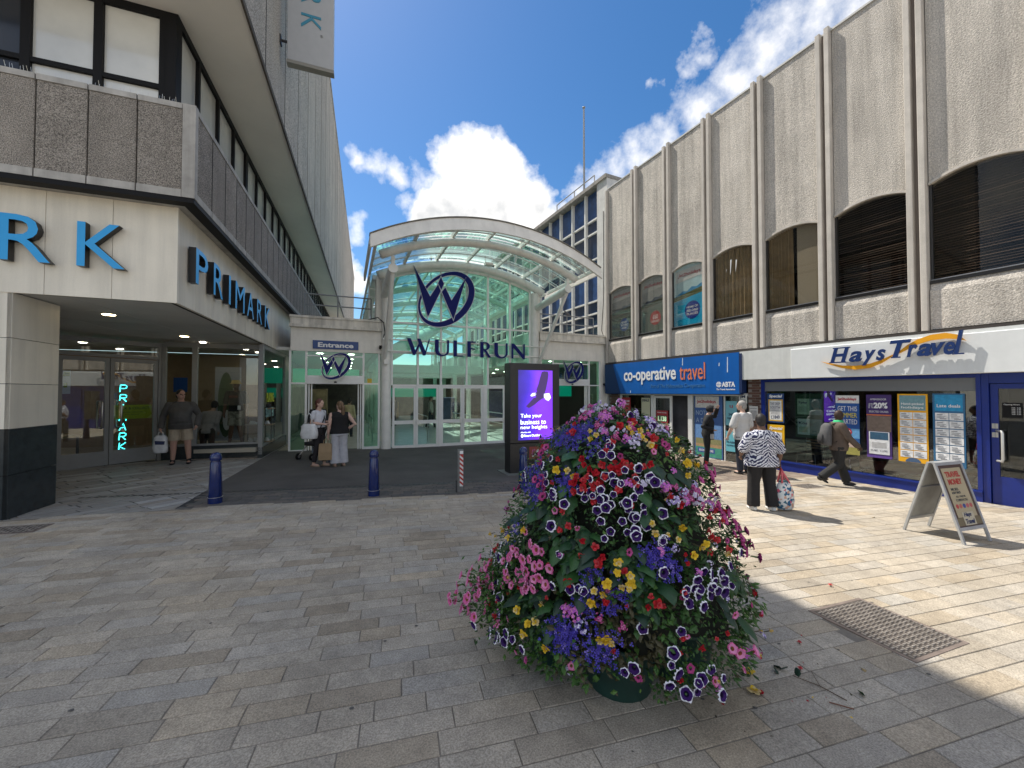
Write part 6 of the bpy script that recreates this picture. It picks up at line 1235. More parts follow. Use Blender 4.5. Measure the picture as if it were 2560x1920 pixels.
PP = [(-0.63,-0.52,0.81),(-0.71,-0.43,0.74),(-0.72,-0.43,0.7),(-0.68,-0.5,0.67),(-0.59,-0.59,0.71),(-0.56,-0.61,0.72),(-0.52,-0.65,0.72),(-0.76,-0.4,0.59),(-0.65,-0.54,0.65),(-0.66,-0.52,0.67),(-0.65,-0.56,0.6),(-0.61,-0.61,0.59),(-0.6,-0.6,0.64),(-0.72,-0.48,0.56),(-0.77,-0.41,0.55),(-1.06,-0.17,0.46),(-1.01,-0.15,0.46),(-1.0,-0.14,0.41),(-0.96,-0.12,0.38),(-0.88,-0.08,0.45),(-1.08,-0.19,0.34),(-1.04,-0.17,0.34),(-0.97,-0.13,0.28),(-1.05,-0.17,0.29),(-0.98,-0.14,0.23),(-1.02,-0.16,0.24),(-0.95,-0.18,0.2),(-1.01,-0.16,0.21),(-0.92,-0.1,0.45),(0.37,-0.79,0.39),(0.46,-0.75,0.51),(-0.87,-0.08,0.24),(-0.93,-0.11,0.34),(-1.05,-0.17,0.39),(-0.91,-0.1,0.41),(-0.98,-0.13,0.33),(-1.07,-0.18,0.29),(-1.0,-0.15,0.28),(0.51,-0.7,0.34),(0.4,-0.77,0.36)]
PM = [(0.5,-0.39,1.24),(0.51,-0.42,1.2),(0.58,-0.4,1.1),(0.55,-0.49,1.03),(0.6,-0.48,0.96),(0.72,-0.36,0.88),(0.67,-0.45,0.84),(0.75,-0.37,0.76),(0.79,-0.41,0.75),(0.81,-0.42,0.68),(0.66,-0.45,0.88),(0.59,-0.3,1.19),(0.25,-0.5,1.38),(0.67,-0.28,1.08),(0.41,-0.53,1.19),(0.57,-0.38,1.15),(0.76,-0.39,0.84),(0.77,-0.4,0.76),(0.54,-0.36,1.22),(0.55,-0.51,1.0),(0.72,-0.3,0.94),(0.74,-0.36,0.79),(-0.56,-0.23,1.31),(-0.53,-0.26,1.35),(-0.74,-0.01,1.02),(-0.53,-0.4,1.18),(-0.56,-0.4,1.14),(-0.57,-0.41,1.12)]
RB_L = [(-0.05,-0.4,1.5),(-0.18,-0.55,1.36),(-0.13,-0.51,1.41),(-0.28,-0.57,1.26),(-0.32,-0.58,1.19),(-0.28,-0.61,1.18),(-0.27,-0.65,1.1),(-0.38,-0.58,1.13),(0.15,-0.67,1.14),(-0.35,-0.72,0.89),(-0.27,-0.77,0.79),(-0.14,-0.81,0.76),(-0.44,-0.71,0.68),(0.0,-0.85,0.64),(0.05,-0.85,0.61),(0.39,-0.69,0.91),(0.4,-0.69,0.88),(0.33,-0.73,0.85),(0.22,-0.68,1.08),(0.44,-0.62,0.99),(0.69,-0.54,0.52),(-0.87,-0.09,0.51),(-0.77,-0.4,0.33),(-0.46,-0.59,1.01),(0.07,-0.61,1.3),(-0.12,-0.62,1.25),(-0.05,-0.61,1.29),(-0.32,-0.53,1.28),(-0.21,-0.58,1.29),(-0.2,-0.61,1.23),(-0.16,-0.61,1.27),(-0.33,-0.22,1.5),(-0.25,-0.61,1.19),(0.06,-0.36,1.53),(0.16,-0.47,1.43),(-0.3,-0.58,1.22),(-0.23,-0.62,1.21),(-0.32,-0.6,1.16),(-0.29,-0.65,1.09),(-0.25,-0.58,1.24),(-0.14,-0.66,1.16),(-0.03,-0.66,1.19),(-0.36,-0.56,1.18),(0.51,-0.55,1.01)]
YB = [(-0.12,-0.82,0.72),(-0.3,-0.79,0.66),(-0.26,-0.8,0.66),(0.22,-0.73,0.97),(0.04,-0.77,0.96),(0.34,-0.52,1.28),(0.39,-0.49,1.27),(0.09,-0.49,1.42),(0.0,-0.42,1.49),(-0.45,-0.46,1.24),(-0.39,-0.51,1.24),(-0.38,-0.53,1.21),(-0.26,-0.84,0.47),(-0.22,-0.85,0.45),(-0.28,-0.83,0.45),(-0.61,-0.62,0.4),(-0.58,-0.65,0.43),(-0.61,-0.61,0.36),(0.24,-0.77,0.84),(0.16,-0.77,0.92),(0.29,-0.75,0.87),(0.32,-0.73,0.89),(0.11,-0.77,0.94),(-0.17,-0.8,0.81),(-0.24,-0.8,0.71),(-0.57,-0.66,0.52),(-0.69,-0.54,0.44),(-0.52,-0.69,0.34),(-0.21,-0.42,1.45),(-0.26,-0.43,1.42),(-0.87,0.03,0.67),(-0.83,-0.1,0.7),(-0.75,-0.33,0.77),(-0.65,-0.47,0.87),(0.47,-0.66,0.81),(0.73,-0.51,0.31),(0.35,-0.38,1.41),(0.34,-0.47,1.36),(0.03,-0.39,1.51),(0.31,-0.53,1.29),(-0.13,-0.83,0.7)]
VB = [(-0.08,-0.65,1.2),(0.13,-0.65,1.19),(0.02,-0.66,1.2),(-0.19,-0.36,1.5),(-0.15,-0.32,1.54),(-0.23,-0.02,1.59),(-0.28,-0.03,1.57),(-0.2,-0.0,1.61),(0.14,-0.66,1.17),(0.35,-0.57,1.17),(0.37,-0.61,1.09),(0.28,-0.63,1.13),(0.37,-0.59,1.13),(0.18,-0.68,1.11),(0.21,-0.68,1.09),(0.39,-0.61,1.06),(-0.03,-0.5,1.43),(0.05,-0.48,1.44),(-0.01,-0.52,1.41),(0.13,-0.46,1.44),(0.24,-0.3,1.52),(0.18,-0.32,1.53),(0.23,-0.36,1.48),(-0.09,-0.47,1.44),(-0.44,-0.75,0.53),(-0.38,-0.79,0.48),(0.28,-0.64,1.1),(0.46,-0.54,1.09),(0.05,-0.11,1.64),(-0.12,-0.04,1.64),(-0.08,-0.15,1.62),(-0.05,-0.22,1.6),(-0.22,-0.18,1.57)]
LB_L = [(-0.4,-0.32,1.42),(-0.44,-0.25,1.42),(-0.36,-0.38,1.41),(-0.31,-0.36,1.45),(-0.36,-0.25,1.47),(-0.48,-0.27,1.38),(-0.62,-0.33,1.12),(-0.65,-0.19,1.16),(-0.61,-0.38,1.08),(-0.64,-0.36,1.05),(-0.67,-0.27,1.08),(-0.59,-0.33,1.15),(-0.46,-0.74,0.42),(-0.5,-0.72,0.43),(-0.42,-0.76,0.41),(-0.44,-0.75,0.38),(-0.48,-0.72,0.38),(-0.4,-0.78,0.46),(0.04,-0.81,0.82),(0.01,-0.81,0.83),(0.07,-0.81,0.8),(0.13,-0.81,0.77),(-0.26,-0.83,0.4),(-0.23,-0.84,0.42),(-0.31,-0.81,0.37),(-0.79,-0.24,0.73),(-0.74,-0.33,0.82),(-0.19,-0.83,0.65),(-0.22,-0.83,0.61),(-0.34,-0.8,0.56),(-0.36,-0.77,0.62),(-0.43,-0.52,1.16),(-0.32,-0.77,0.73),(0.0,-0.8,0.85),(-0.43,-0.52,1.17),(-0.6,-0.27,1.2),(-0.69,-0.17,1.09),(-0.28,-0.35,1.47),(-0.23,-0.49,1.39),(-0.46,-0.15,1.44)]
BL = [(-0.58,-0.52,0.94),(-0.52,-0.61,0.86),(-0.43,-0.67,0.87),(-0.36,-0.74,0.77),(-0.41,-0.72,0.73),(-0.59,-0.52,0.93),(0.16,-0.72,1.03),(-0.56,-0.67,0.53),(-0.62,-0.61,0.54),(0.06,-0.83,0.71),(-0.06,-0.85,0.64),(-0.08,-0.86,0.58),(-0.03,-0.84,0.69),(-0.48,-0.56,1.03),(-0.33,-0.73,0.84),(-0.45,-0.67,0.86),(-0.33,-0.52,1.29),(-0.23,-0.57,1.3),(-0.43,-0.43,1.31),(-0.4,-0.5,1.23),(-0.14,-0.59,1.31),(0.1,-0.61,1.28),(-0.41,-0.42,1.34),(-0.1,-0.61,1.29),(0.08,-0.71,1.08),(0.04,-0.7,1.11),(-0.18,-0.81,0.74),(-0.1,-0.8,0.82),(-0.07,-0.81,0.8),(-0.5,-0.71,0.55),(-0.54,-0.69,0.45),(-0.66,-0.57,0.52),(0.49,-0.73,0.5),(0.63,-0.57,0.64),(0.59,-0.62,0.61),(-0.62,-0.41,1.02),(-0.7,-0.31,0.96),(-0.66,-0.4,0.96),(-0.76,-0.25,0.89),(-0.19,-0.78,0.84),(-0.13,-0.8,0.84),(0.18,-0.61,1.25),(0.24,-0.6,1.23),(-0.38,-0.68,0.94),(-0.29,-0.76,0.8),(0.0,-0.86,0.58),(-0.58,-0.57,0.81),(-0.72,-0.51,0.5)]

PX, PY = .74, 2.9; PZ = gz(PX, PY)
OLD = [(-.05, .55), (.05, .7), (.2, .85), (.5, .88), (.92, .79), (1.36, .585), (1.55, .34), (1.68, .02)]
PROF = [(-.04, .55), (.04, .76), (.18, .88), (.36, .90), (.55, .83), (.72, .80), (.88, .75), (1.02, .67), (1.2, .62), (1.33, .54), (1.42, .43), (1.5, .34), (1.57, .20), (1.62, .05)]
def prad(z, PROF=PROF):
    if z <= PROF[0][0]: return PROF[0][1]
    for (a, b), (c, d) in zip(PROF, PROF[1:]):
        if z <= c: return b + (d - b) * (z - a) / (c - a)
    return .02
FT = E('flower_tower', (PX, PY, 0)); tag(FT, 'tiered planter overflowing with purple, pink, red and yellow flowers in the square', 'planter')
pot = mat('planter_green', (.012, .045, .035), .45, var=.2, vscale=4)
rr = random.Random(5)
def refit(lst):                                        # keep each bloom's bearing and height, follow the tiered outline
    out = []
    for x, y, z in lst:
        k = (math.hypot(x, y) + prad(z) - prad(z, OLD)) / max(math.hypot(x, y), .05); k = min(max(k, .7), 1.25); out.append((x * k, y * k, z))
    return out
PW, PP, PM, RB_L, YB, VB, LB_L, BL = [refit(l_) for l_ in (PW, PP, PM, RB_L, YB, VB, LB_L, BL)]
def potm(r0, r1, h): b = MB(); b.lathe([(r0, 0), (r0 * 1.02, .02), (r1, h - .03), (r1 * 1.06, h - .028), (r1 * 1.06, h), (r1 * .94, h), (r1 * .9, h - .05)], 22); return b.mesh('pot', pot, True)
pm_ = potm(.19, .235, .33)
for i in range(6): a = i * PI / 3 - 1.75; inst('pot', pm_, FT, (.44 * math.cos(a), .44 * math.sin(a), PZ))
pm_ = potm(.16, .21, .28)
for i in range(5): a = i * 2 * PI / 5 - 1.2; inst('pot', pm_, FT, (.33 * math.cos(a), .33 * math.sin(a), .60))
pm_ = potm(.2, .3, .26); inst('pot', pm_, FT, (0, 0, 1.12))
b = MB(); b.tube([(0, 0, PZ), (0, 0, 1.2)], .12, 14); b.obj('centre_pole', pot, FT)
b = MB(); b.lathe([(max(prad(z) - (.20 if z > .4 else .16), .03), z) for z in (.30, .42, .6, .8, 1.0, 1.2, 1.36, 1.48, 1.56)], 28)
b.v = [(x * (1 + .12 * math.sin(9 * math.atan2(y, x) + z * 9)), y * (1 + .12 * math.sin(9 * math.atan2(y, x) + z * 9)), z) for x, y, z in b.v]
b.obj('foliage_core', mat('core_dark', (.012, .014, .008), .95, var=.4, vscale=14), FT, smooth=True)  # dark inner shell added behind the leaves to stop see-through
LG = [mat('leaf_%d' % i, c, .5, spec=.35) for i, c in enumerate([(.036, .092, .018), (.052, .125, .022), (.024, .062, .015), (.08, .16, .03), (.060, .052, .022)])]
fol = MB()
def leaf(mb, p, d, l, w, mi, up):
    d = d.normalized(); s = d.cross(up)
    s = s.normalized() if s.length > 1e-3 else Vector((1, 0, 0)); n = s.cross(d)
    m_ = p + d * l * .5 + n * l * .06
    mb.add([p, m_ + s * w - n * w * .4, p + d * l - n * l * .15, m_ - s * w - n * w * .4, m_], [(0, 4, 1), (4, 2, 1), (0, 3, 4), (4, 3, 2)], mi)
bins = [(rr.uniform(-PI, PI), rr.uniform(.05, 1.6), rr.choices(range(5), [5, 4, 5, 2, 1])[0], rr.uniform(.7, 1.5)) for _ in range(60)]
def nearest(a, z):
    best = None
    for q in bins:
        da = abs((a - q[0] + PI) % (2 * PI) - PI) * .7; d_ = da * da + (z - q[1]) ** 2
        if best is None or d_ < best[0]: best = (d_, q)
    return best[1]
for i in range(17000):
    z = rr.uniform(.0, 1.62); a = rr.uniform(-PI, PI)
    if rr.random() > (prad(z) + .12) / .95: continue
    if z < .30 and (math.sin(a * 3 + 1.0) > .35 and rr.random() < .6) : continue
    if z < .20 and abs(a + 1.72) < .24: continue
    bn_ = nearest(a, z); R_ = prad(z) * (1 + .05 * math.sin(a * 7 + z * 11)) - rr.random() ** 2 * .2 + rr.uniform(-.025, .012)
    o = Vector((math.cos(a), math.sin(a), 0)); p = Vector((o.x * R_, o.y * R_, z)); d = o * rr.uniform(.3, 1) + Vector((rr.uniform(-.8, .8), rr.uniform(-.8, .8), rr.uniform(-.9, .5)))
    l = rr.uniform(.022, .046) * bn_[3]; mi = bn_[2] if rr.random() < .7 else rr.randrange(5)
    leaf(fol, p, d, l, l * rr.uniform(.2, .34), mi, Vector((0, 0, 1)) + o * .6)
for k in range(1500):
    p = Vector((-.80 + rr.gauss(0, .085), -.26 + rr.gauss(0, .10), .40 + rr.gauss(0, .11))); l = rr.uniform(.02, .042)
    leaf(fol, p, Vector((rr.uniform(-1.4, .4), rr.uniform(-1.2, .5), rr.uniform(-1, .5))), l, l * .28, rr.choice((0, 1, 1, 3, 2)), Vector((0, 0, 1)))
# trailing growth under the lowest blooms and the lump of petunias on the left
for (x, y, z) in PP + PM + PW:
    for k in range(7):
        p = Vector((x, y, z)) + Vector((rr.uniform(-.06, .06), rr.uniform(-.06, .06), rr.uniform(-.06, .04))) ; p.x *= .97; p.y *= .97
        l = rr.uniform(.02, .04); leaf(fol, p, Vector((rr.uniform(-1, 1), rr.uniform(-1, 1), rr.uniform(-1, .4))), l, l * .28, rr.choice((0, 1, 1, 3)), Vector((0, 0, 1)))
struct(fol.obj('foliage', LG, FT), 'stuff')
def zq(n, roll): return Vector((0, 0, 1)).rotation_difference(n) @ Quaternion((0, 0, 1), roll)
def petunia(m_in, m_edge, m_thr, edge=.72, r=.030):
    b = MB(); n = 20; ring = []
    for k, (rk, zk) in enumerate([(.12, -.020), (.38, -.006), (edge, .002), (1.0, -.003)]):
        for j in range(n):
            a = 2 * PI * j / n; lob = 1 + (.10 * math.cos(5 * a) if k == 3 else .05 * math.cos(5 * a) if k == 2 else 0) + (rr.uniform(-.04, .04) if k > 1 else 0)
            ring.append((math.cos(a) * r * rk * lob, math.sin(a) * r * rk * lob, zk + (.004 * math.cos(10 * a) if k == 3 else 0)))
    b.v = ring
    for k in range(3):
        for j in range(n): b.f.append((k * n + j, k * n + (j + 1) % n, (k + 1) * n + (j + 1) % n, (k + 1) * n + j)); b.m.append((2, 0, 1)[k])
    b.f.append(tuple(range(n))); b.m.append(2); b.tube([(0, 0, -.018), (0, 0, -.05)], [.006, .003], 6, mi=3)
    return b.mesh('petunia', [m_in, m_edge, m_thr, LG[1]])
fm = lambda n, c, **k: mat('petal_' + n, c, .6, var=.12, vscale=60, spec=.2, **k)
pur, pwh, pthr = fm('purple', (.034, .006, .095)), fm('white', (.74, .73, .78)), fm('deep', (.012, .004, .035))
pink, pink2, mag, yel, yel2, red, red2, cor = fm('pink', (.60, .12, .30)), fm('pinkpale', (.66, .24, .42)), fm('magenta', (.36, .045, .17)), fm('yellow', (.76, .52, .04)), fm('cream', (.72, .58, .28)), fm('red', (.42, .010, .022)), fm('scarlet', (.52, .022, .03)), fm('coral', (.56, .07, .08))
MPW = [petunia(pur, pwh, pthr, e) for e in (.80, .86, .83)]; MPP = [petunia(pink, pink2, fm('star', (.30, .10, .05)), .8, .029), petunia(pink2, pink, fm('star', (.30, .10, .05)), .8, .029)]; MPM = [petunia(mag, mag, fm('dark', (.10, .02, .06)), .8, .028), petunia(fm('rose', (.46, .08, .24)), mag, fm('dark', (.10, .02, .06)), .8, .028)]
def rosette(m, m2, r=.027, n=11):
    b = MB()
    for k in range(n):
        ring = 0 if k < 5 else 1 if k < 9 else 2; a = k * 2.4 + ring; tilt = (.25, .75, 1.2)[ring]; l = r * (1, .8, .5)[ring]; w = l * .62
        d = Vector((math.cos(a) * math.cos(tilt), math.sin(a) * math.cos(tilt), math.sin(tilt))); s = Vector((-math.sin(a), math.cos(a), 0)); u = s.cross(d) * -1; o = Vector((0, 0, .002 * k))
        b.add([o, o + d * l * .5 + s * w * .8 + u * l * .14, o + d * l + s * w * .35, o + d * l * 1.02 - s * w * .35, o + d * l * .5 - s * w * .8 + u * l * .14, o + d * l * .55], [(0, 5, 1), (5, 2, 1), (5, 3, 2), (5, 4, 3), (0, 4, 5)], ring % 2)
    b.tube([(0, 0, 0), (0, 0, -.04)], [.004, .003], 5, mi=2)
    return b.mesh('begonia', [m, m2, LG[4]])
MRB = [rosette(red, red2), rosette(red2, cor), rosette(cor, red2, .023)]; MYB = [rosette(yel, yel), rosette(yel2, yel, .022), rosette(yel, yel2, .024)]
def cluster(m, m2, n=16, R_=.038, s=.009):
    b = MB()
    for i in range(n):
        t_ = rr.uniform(0, 2 * PI); ph = rr.uniform(.1, 1.3); c = Vector((math.cos(t_) * math.sin(ph), math.sin(t_) * math.sin(ph), math.cos(ph))); o = c * R_ - Vector((0, 0, R_ * .5)); q = zq(c, rr.uniform(0, 6))
        for k in range(5):
            a = k * 2 * PI / 5; d = q @ Vector((math.cos(a), math.sin(a), .15)); e = q @ Vector((-math.sin(a), math.cos(a), 0))
            b.add([o, o + d * s * .7 + e * s * .5, o + d * s * 1.2, o + d * s * .7 - e * s * .5], [(0, 1, 2, 3)], rr.random() < .3)
    return b.mesh('verbena', [m, m2])
MVB = [cluster(fm('orchid', (.50, .12, .50)), pink2), cluster(fm('lilac', (.36, .28, .56)), pwh), cluster(fm('lilacwhite', (.52, .46, .62)), pwh), cluster(mag, pink2)]
def place(name, meshes, lst, out=.02, upb=.35, rnd=.42, sc=(.68, 1.18)):
    for i, (x, y, z) in enumerate(lst):
        o = Vector((x, y, 0)); o = o.normalized() if o.length > .02 else Vector((0, -1, 0))
        n = (o + Vector((rr.uniform(-rnd, rnd), rr.uniform(-rnd, rnd), upb + rr.uniform(-rnd, rnd)))).normalized()
        e = inst(name, meshes[i % len(meshes)] if name != 'petunia' else rr.choice(meshes), FT, (x + o.x * (out + rr.uniform(-.01, .03)), y + o.y * (out + rr.uniform(-.01, .03)), z), zq(n, rr.uniform(0, 6)))
        k = rr.uniform(*sc); e.scale = (k, k, k)
def back(n, a0=.35, a1=2.8):
    out = []
    for i in range(n):
        a = rr.uniform(a0, a1); z = rr.uniform(.15, 1.45); R_ = prad(z); out.append((math.cos(a) * R_, math.sin(a) * R_, z))
    return out
def extra(n, base, s=.10):
    out = []
    for i in range(n):
        x, y, z = rr.choice(base); a = math.atan2(y, x) + rr.uniform(-s, s) * 1.2; z = min(1.6, max(.06, z + rr.uniform(-s, s) * .7)); R_ = max(prad(z), .02); out.append((math.cos(a) * R_, math.sin(a) * R_, z))
    return out
LUMP = [(-.88 + rr.gauss(0, .07), -.28 + rr.gauss(0, .09), .42 + rr.gauss(0, .09)) for _ in range(34)]
def front(n):
    out = []
    while len(out) < n:
        a = rr.uniform(-PI - .1, .25); z = rr.uniform(.1, 1.5)
        if rr.random() < prad(z): out.append((math.cos(a) * prad(z), math.sin(a) * prad(z), z))
    return out
place('petunia', MPW, PW + extra(16, PW) + back(30), .035, .15); place('petunia', MPP, PP + extra(30, PP[:16]) + LUMP + back(12), .04, .2); place('petunia', MPM, PM + extra(26, PM) + back(12), .03, .3)
place('begonia', MRB, RB_L + extra(26, RB_L) + back(18), .02, .0, .5); place('begonia', MRB + MYB[1:2], front(70), .015, .0, .6, (.45, .8)); place('petunia', MPP + MPM, front(46), .015, .1, .5, (.5, .85)); place('verbena', MVB, front(40), .01, .4, .5, (.5, .85)); place('begonia', MYB, YB + extra(14, YB) + back(10), .03, .05, .5); place('verbena', MVB, VB + extra(34, VB) + back(10), .02, .5)
# daisies-like tufts on the crown
for i in range(26):
    a = rr.uniform(-PI, PI); R_ = rr.uniform(.02, .26); z = 1.50 + (.26 - R_) * .45 + rr.uniform(-.02, .05)
    e = inst('verbena', MVB[rr.choice((0, 2, 3, 3))], FT, (math.cos(a) * R_ - .05, math.sin(a) * R_, z), zq(Vector((math.cos(a) * .6, math.sin(a) * .6, 1)).normalized(), a)); e.scale = (.7,) * 3
# lobelia: clouds of tiny blue flowers
lob = MB()
for (x, y, z) in LB_L + back(10):
    for k in range(46):
        p = Vector((x, y, z)) + Vector((rr.gauss(0, .035), rr.gauss(0, .035), rr.gauss(0, .035))); a = math.atan2(p.y, p.x); R_ = max(prad(max(.0, p.z)), .05) + rr.uniform(-.01, .04); p.x, p.y = math.cos(a) * R_, math.sin(a) * R_
        q = zq(Vector((math.cos(a) + rr.uniform(-.6, .6), math.sin(a) + rr.uniform(-.6, .6), rr.uniform(-.1, .8))).normalized(), rr.uniform(0, 6)); s = rr.uniform(.006, .0095); mi = rr.choices((0, 1, 2), (6, 4, 1))[0]
        for c in range(3):
            t_ = c * 2.1; d = q @ Vector((math.cos(t_), math.sin(t_), .2)); e_ = q @ Vector((-math.sin(t_), math.cos(t_), 0))
            lob.add([p, p + d * s + e_ * s * .6, p + d * s * 1.4, p + d * s - e_ * s * .6], [(0, 1, 2, 3)], mi)
struct(lob.obj('lobelia', [fm('lobelia', (.050, .035, .30)), fm('lobelia2', (.09, .065, .40)), fm('lobelia3', (.20, .15, .48))], FT), 'stuff')
# big begonia leaves
def bleaf(m, l=.105, w=.042):
    b = MB(); n = 7; L_ = []; 
    for i in range(n):
        t_ = i / (n - 1); wd = w * math.sin(PI * min(1, t_ * .92 + .10)) ** .8 * (1 - t_ * .35) * (1 + (.12 if i % 2 else -.06)); zz = -.35 * l * t_ * t_
        L_.append(((t_ * l, 0, zz + .0), (t_ * l + .006, wd * 1.15, zz - wd * .45), (t_ * l - .004, -wd * .85, zz - wd * .35)))
    L_[-1] = ((l * 1.05, 0, -.4 * l),) * 3
    b.v = [p for t3 in L_ for p in t3]
    for i in range(n - 1): b.f += [(i * 3, i * 3 + 3, i * 3 + 4, i * 3 + 1), (i * 3, i * 3 + 2, i * 3 + 5, i * 3 + 3)]
    b.m = [0] * len(b.f); return b.mesh('begonia_leaf', m, True)
MBL = [bleaf(mat('bleaf_%d' % i, c, .42, var=.2, vscale=40, spec=.4)) for i, c in enumerate([(.020, .062, .024), (.030, .088, .024), (.018, .044, .026)])]
for i, (x, y, z) in enumerate(BL + extra(70, BL, .12) + back(30)):
    o = Vector((x, y, 0)).normalized(); d = (o * rr.uniform(.5, 1) + Vector((rr.uniform(-.5, .5), rr.uniform(-.5, .5), rr.uniform(-.9, .1)))).normalized()
    s = Vector((0, 0, 1)).cross(d).normalized(); u = d.cross(s); M_ = Matrix((d, s, u)).transposed()
    e = inst('begonia_leaf', MBL[i % 3], FT, (x - o.x * .03, y - o.y * .03, z), M_.to_quaternion()); k = rr.uniform(.8, 1.45); e.scale = (k, k, k)
# ================================================================ STREET FURNITURE AND SMALL THINGS
bol = mat('bollard_blue', (.004, .016, .105), .22, var=.15, vscale=8, coat=.5)
def bollard(x, y, lab, first=[None]):
    if first[0] is None:
        t = E('bollard', (x, y, gz(x, y))); b = MB()
        n = 24
        for z0, r in [(0, .10), (.10, .10), (.105, .096), (.62, .074), (.65, .072)]: pass
        prof = [(.100, -.02), (.100, .095), (.094, .10), (.094, .105), (.097, .11), (.074, .64), (.070, .65)]; vs = []
        for r, z in prof:
            for j in range(n): a = 2 * PI * j / n; k = r * (1 - (.035 if (j % 3 == 0 and .11 <= z < .645) else 0)); vs.append((k * math.cos(a), k * math.sin(a), z))
        m_ = len(prof); b.add(vs, [(i * n + j, i * n + (j + 1) % n, (i + 1) * n + (j + 1) % n, (i + 1) * n + j) for i in range(m_ - 1) for j in range(n)] + [tuple((m_ - 1) * n + j for j in range(n))])
        b.obj('shaft', bol, t, auto=True)
        b = MB(); b.lathe([(.062, .645), (.060, .668), (.078, .675), (.082, .70), (.080, .74), (.066, .775), (.04, .795), (.005, .80)], 24); b.obj('cap', bol, t, auto=True)
        b = MB(); b.lathe([(.1025, .092), (.1025, .098)], 24); b.obj('ring', silver, t); first[0] = t
    else: t = copy_tree(first[0]); t.location = (x, y, gz(x, y))
    tag(t, lab, 'bollard', 'dark blue bollards along the forecourt')
bollard(-4.72, 6.27, 'blue bollard leftmost of the row, nearest the shop recess'); bollard(-2.43, 6.93, 'blue bollard in the middle of the forecourt edge'); bollard(.22, 7.69, 'blue bollard in front of the digital screen, half hidden by flowers')
sp_ = E('striped_post', (-.96, 7.32, gz(-.96, 7.32)), rad(8)); tag(sp_, 'square steel post with red and white hazard stripes', 'post')
b = MB(); b.cbox(-.055, .055, -.05, .05, -.02, .78, .008); b.obj('post', mat('steel_post', (.17, .17, .165), .45, var=.2, vscale=12, metal=.3), sp_)
b = MB(); b.box(-.012, .052, -.056, -.0505, .11, .70); b.obj('stripe_plate', mat('tape_white', (.68, .67, .66), .5), sp_)
for i in range(7):
    z = .12 + i * .085; b = MB(); b.prism([(-.012, z + .055), (.052, z), (.052, z + .042), (-.012, z + .097)] if z + .097 < .7 else [(-.012, z + .055), (.052, z), (.052, .7), (-.012, .7)], -.059, -.0565); b.obj('stripe', mat('tape_red', (.42, .03, .02), .5), sp_)
b = MB(); b.box(-.012, .052, -.0568, -.0506, .705, .76); b.obj('label_plate', pw, sp_); b = MB(); b.box(-.085, -.06, -.05, -.02, -.02, .22); b.obj('hinge_plate', dark_steel, sp_)
# digital screen
KO = (-.056, 9.133); FK = Frame(KO, 67); kz = gz(*KO)
KS = EF('advertising_screen', FK, 0, 0, kz); tag(KS, 'tall black advertising screen showing an eagle on violet', 'screen')
kb = mat('kiosk_black', (.014, .014, .015), .38, var=.1)
kp = lambda n, fn, m, p=KS, **k: mp(n, fn, m, p, **k)
kp('case', lambda q: (q.cbox(0, 1.32, -.02, .32, .70, 2.585, .012)), kb); kp('lower_case', lambda q: q.cbox(.005, 1.315, -.012, .31, -.02, .696, .01), kb); kp('base_plate', lambda q: q.box(-.12, 1.42, -.2, .5, -.03, .012), mat('plate_grey', (.15, .155, .15), .6))
m = bpy.data.materials.new('screen_violet'); m.use_nodes = True; nt = m.node_tree; N = nt.nodes.new; LK = nt.links.new; bs_ = nt.nodes['Principled BSDF']
tc = N('ShaderNodeTexCoord'); sx_ = N('ShaderNodeSeparateXYZ'); LK(tc.outputs['Object'], sx_.inputs[0]); nz = N('ShaderNodeTexNoise'); nz.inputs['Scale'].default_value = 1.6; LK(tc.outputs['Object'], nz.inputs['Vector'])
ad = N('ShaderNodeMath'); ad.operation = 'MULTIPLY_ADD'; LK(nz.outputs['Fac'], ad.inputs[0]); ad.inputs[1].default_value = .5; LK(sx_.outputs[0], ad.inputs[2]); cr = N('ShaderNodeValToRGB'); e = cr.color_ramp.elements
e[0].position = .35; e[0].color = (.012, .008, .06, 1); e[1].position = 1.25 if False else 1.0; e[1].color = (.16, .03, .72, 1); x = e.new(.7); x.color = (.04, .015, .42, 1)
LK(ad.outputs[0], cr.inputs[0]); LK(cr.outputs[0], bs_.inputs['Emission Color']); bs_.inputs['Emission Strength'].default_value = .85; bs_.inputs['Base Color'].default_value = (.01, .01, .02, 1); bs_.inputs['Roughness'].default_value = .12
S0, S1, T0, T1 = .21, 1.12, .77, 2.42
kp('display', lambda q: q.box(S0, S1, -.026, -.021, T0, T1), m)
sc = lambda u, v: (S0 + u * (S1 - S0), T0 + v * (T1 - T0))
eb = emis('eagle_brown', (.045, .025, .10), .7); ew = emis('eagle_white', (.55, .62, .85), .9); tw = emis('screen_text', (.80, .92, 1.0), 1.15)
for nm, pl, mm in [('eagle_wing', [(.52, .72), (.58, .80), (.62, .88), (.68, .98), (.76, .99), (.86, .985), (.88, .94), (.85, .84), (.80, .72), (.74, .63), (.60, .60)], eb), ('eagle_wing', [(.60, .62), (.44, .60), (.33, .54), (.22, .48), (.30, .455), (.46, .50), (.58, .55), (.66, .58)], eb), ('eagle_body', [(.47, .665), (.56, .70), (.70, .68), (.80, .645), (.74, .60), (.62, .57), (.52, .60)], eb), ('eagle_head', [(.34, .635), (.40, .67), (.50, .675), (.53, .65), (.46, .63), (.38, .62)], ew), ('eagle_tail', [(.74, .66), (.90, .67), (.93, .64), (.95, .60), (.88, .555), (.80, .57), (.74, .61)], ew)]:
    kp(nm, lambda q: q.prism([sc(*p) for p in pl][::-1], -.0295 if 'w' in nm[6:] else -.030, -.0275), mm)
for i, (s_, w_) in enumerate([('Take your', .62), ('business to', .74), ('new heights', .78)]): text('lettering', s_, KS, S0 + .06, T0 + .50 - i * .135, w_ * .90, .115, -.0265, .002, tw, bold=.0)
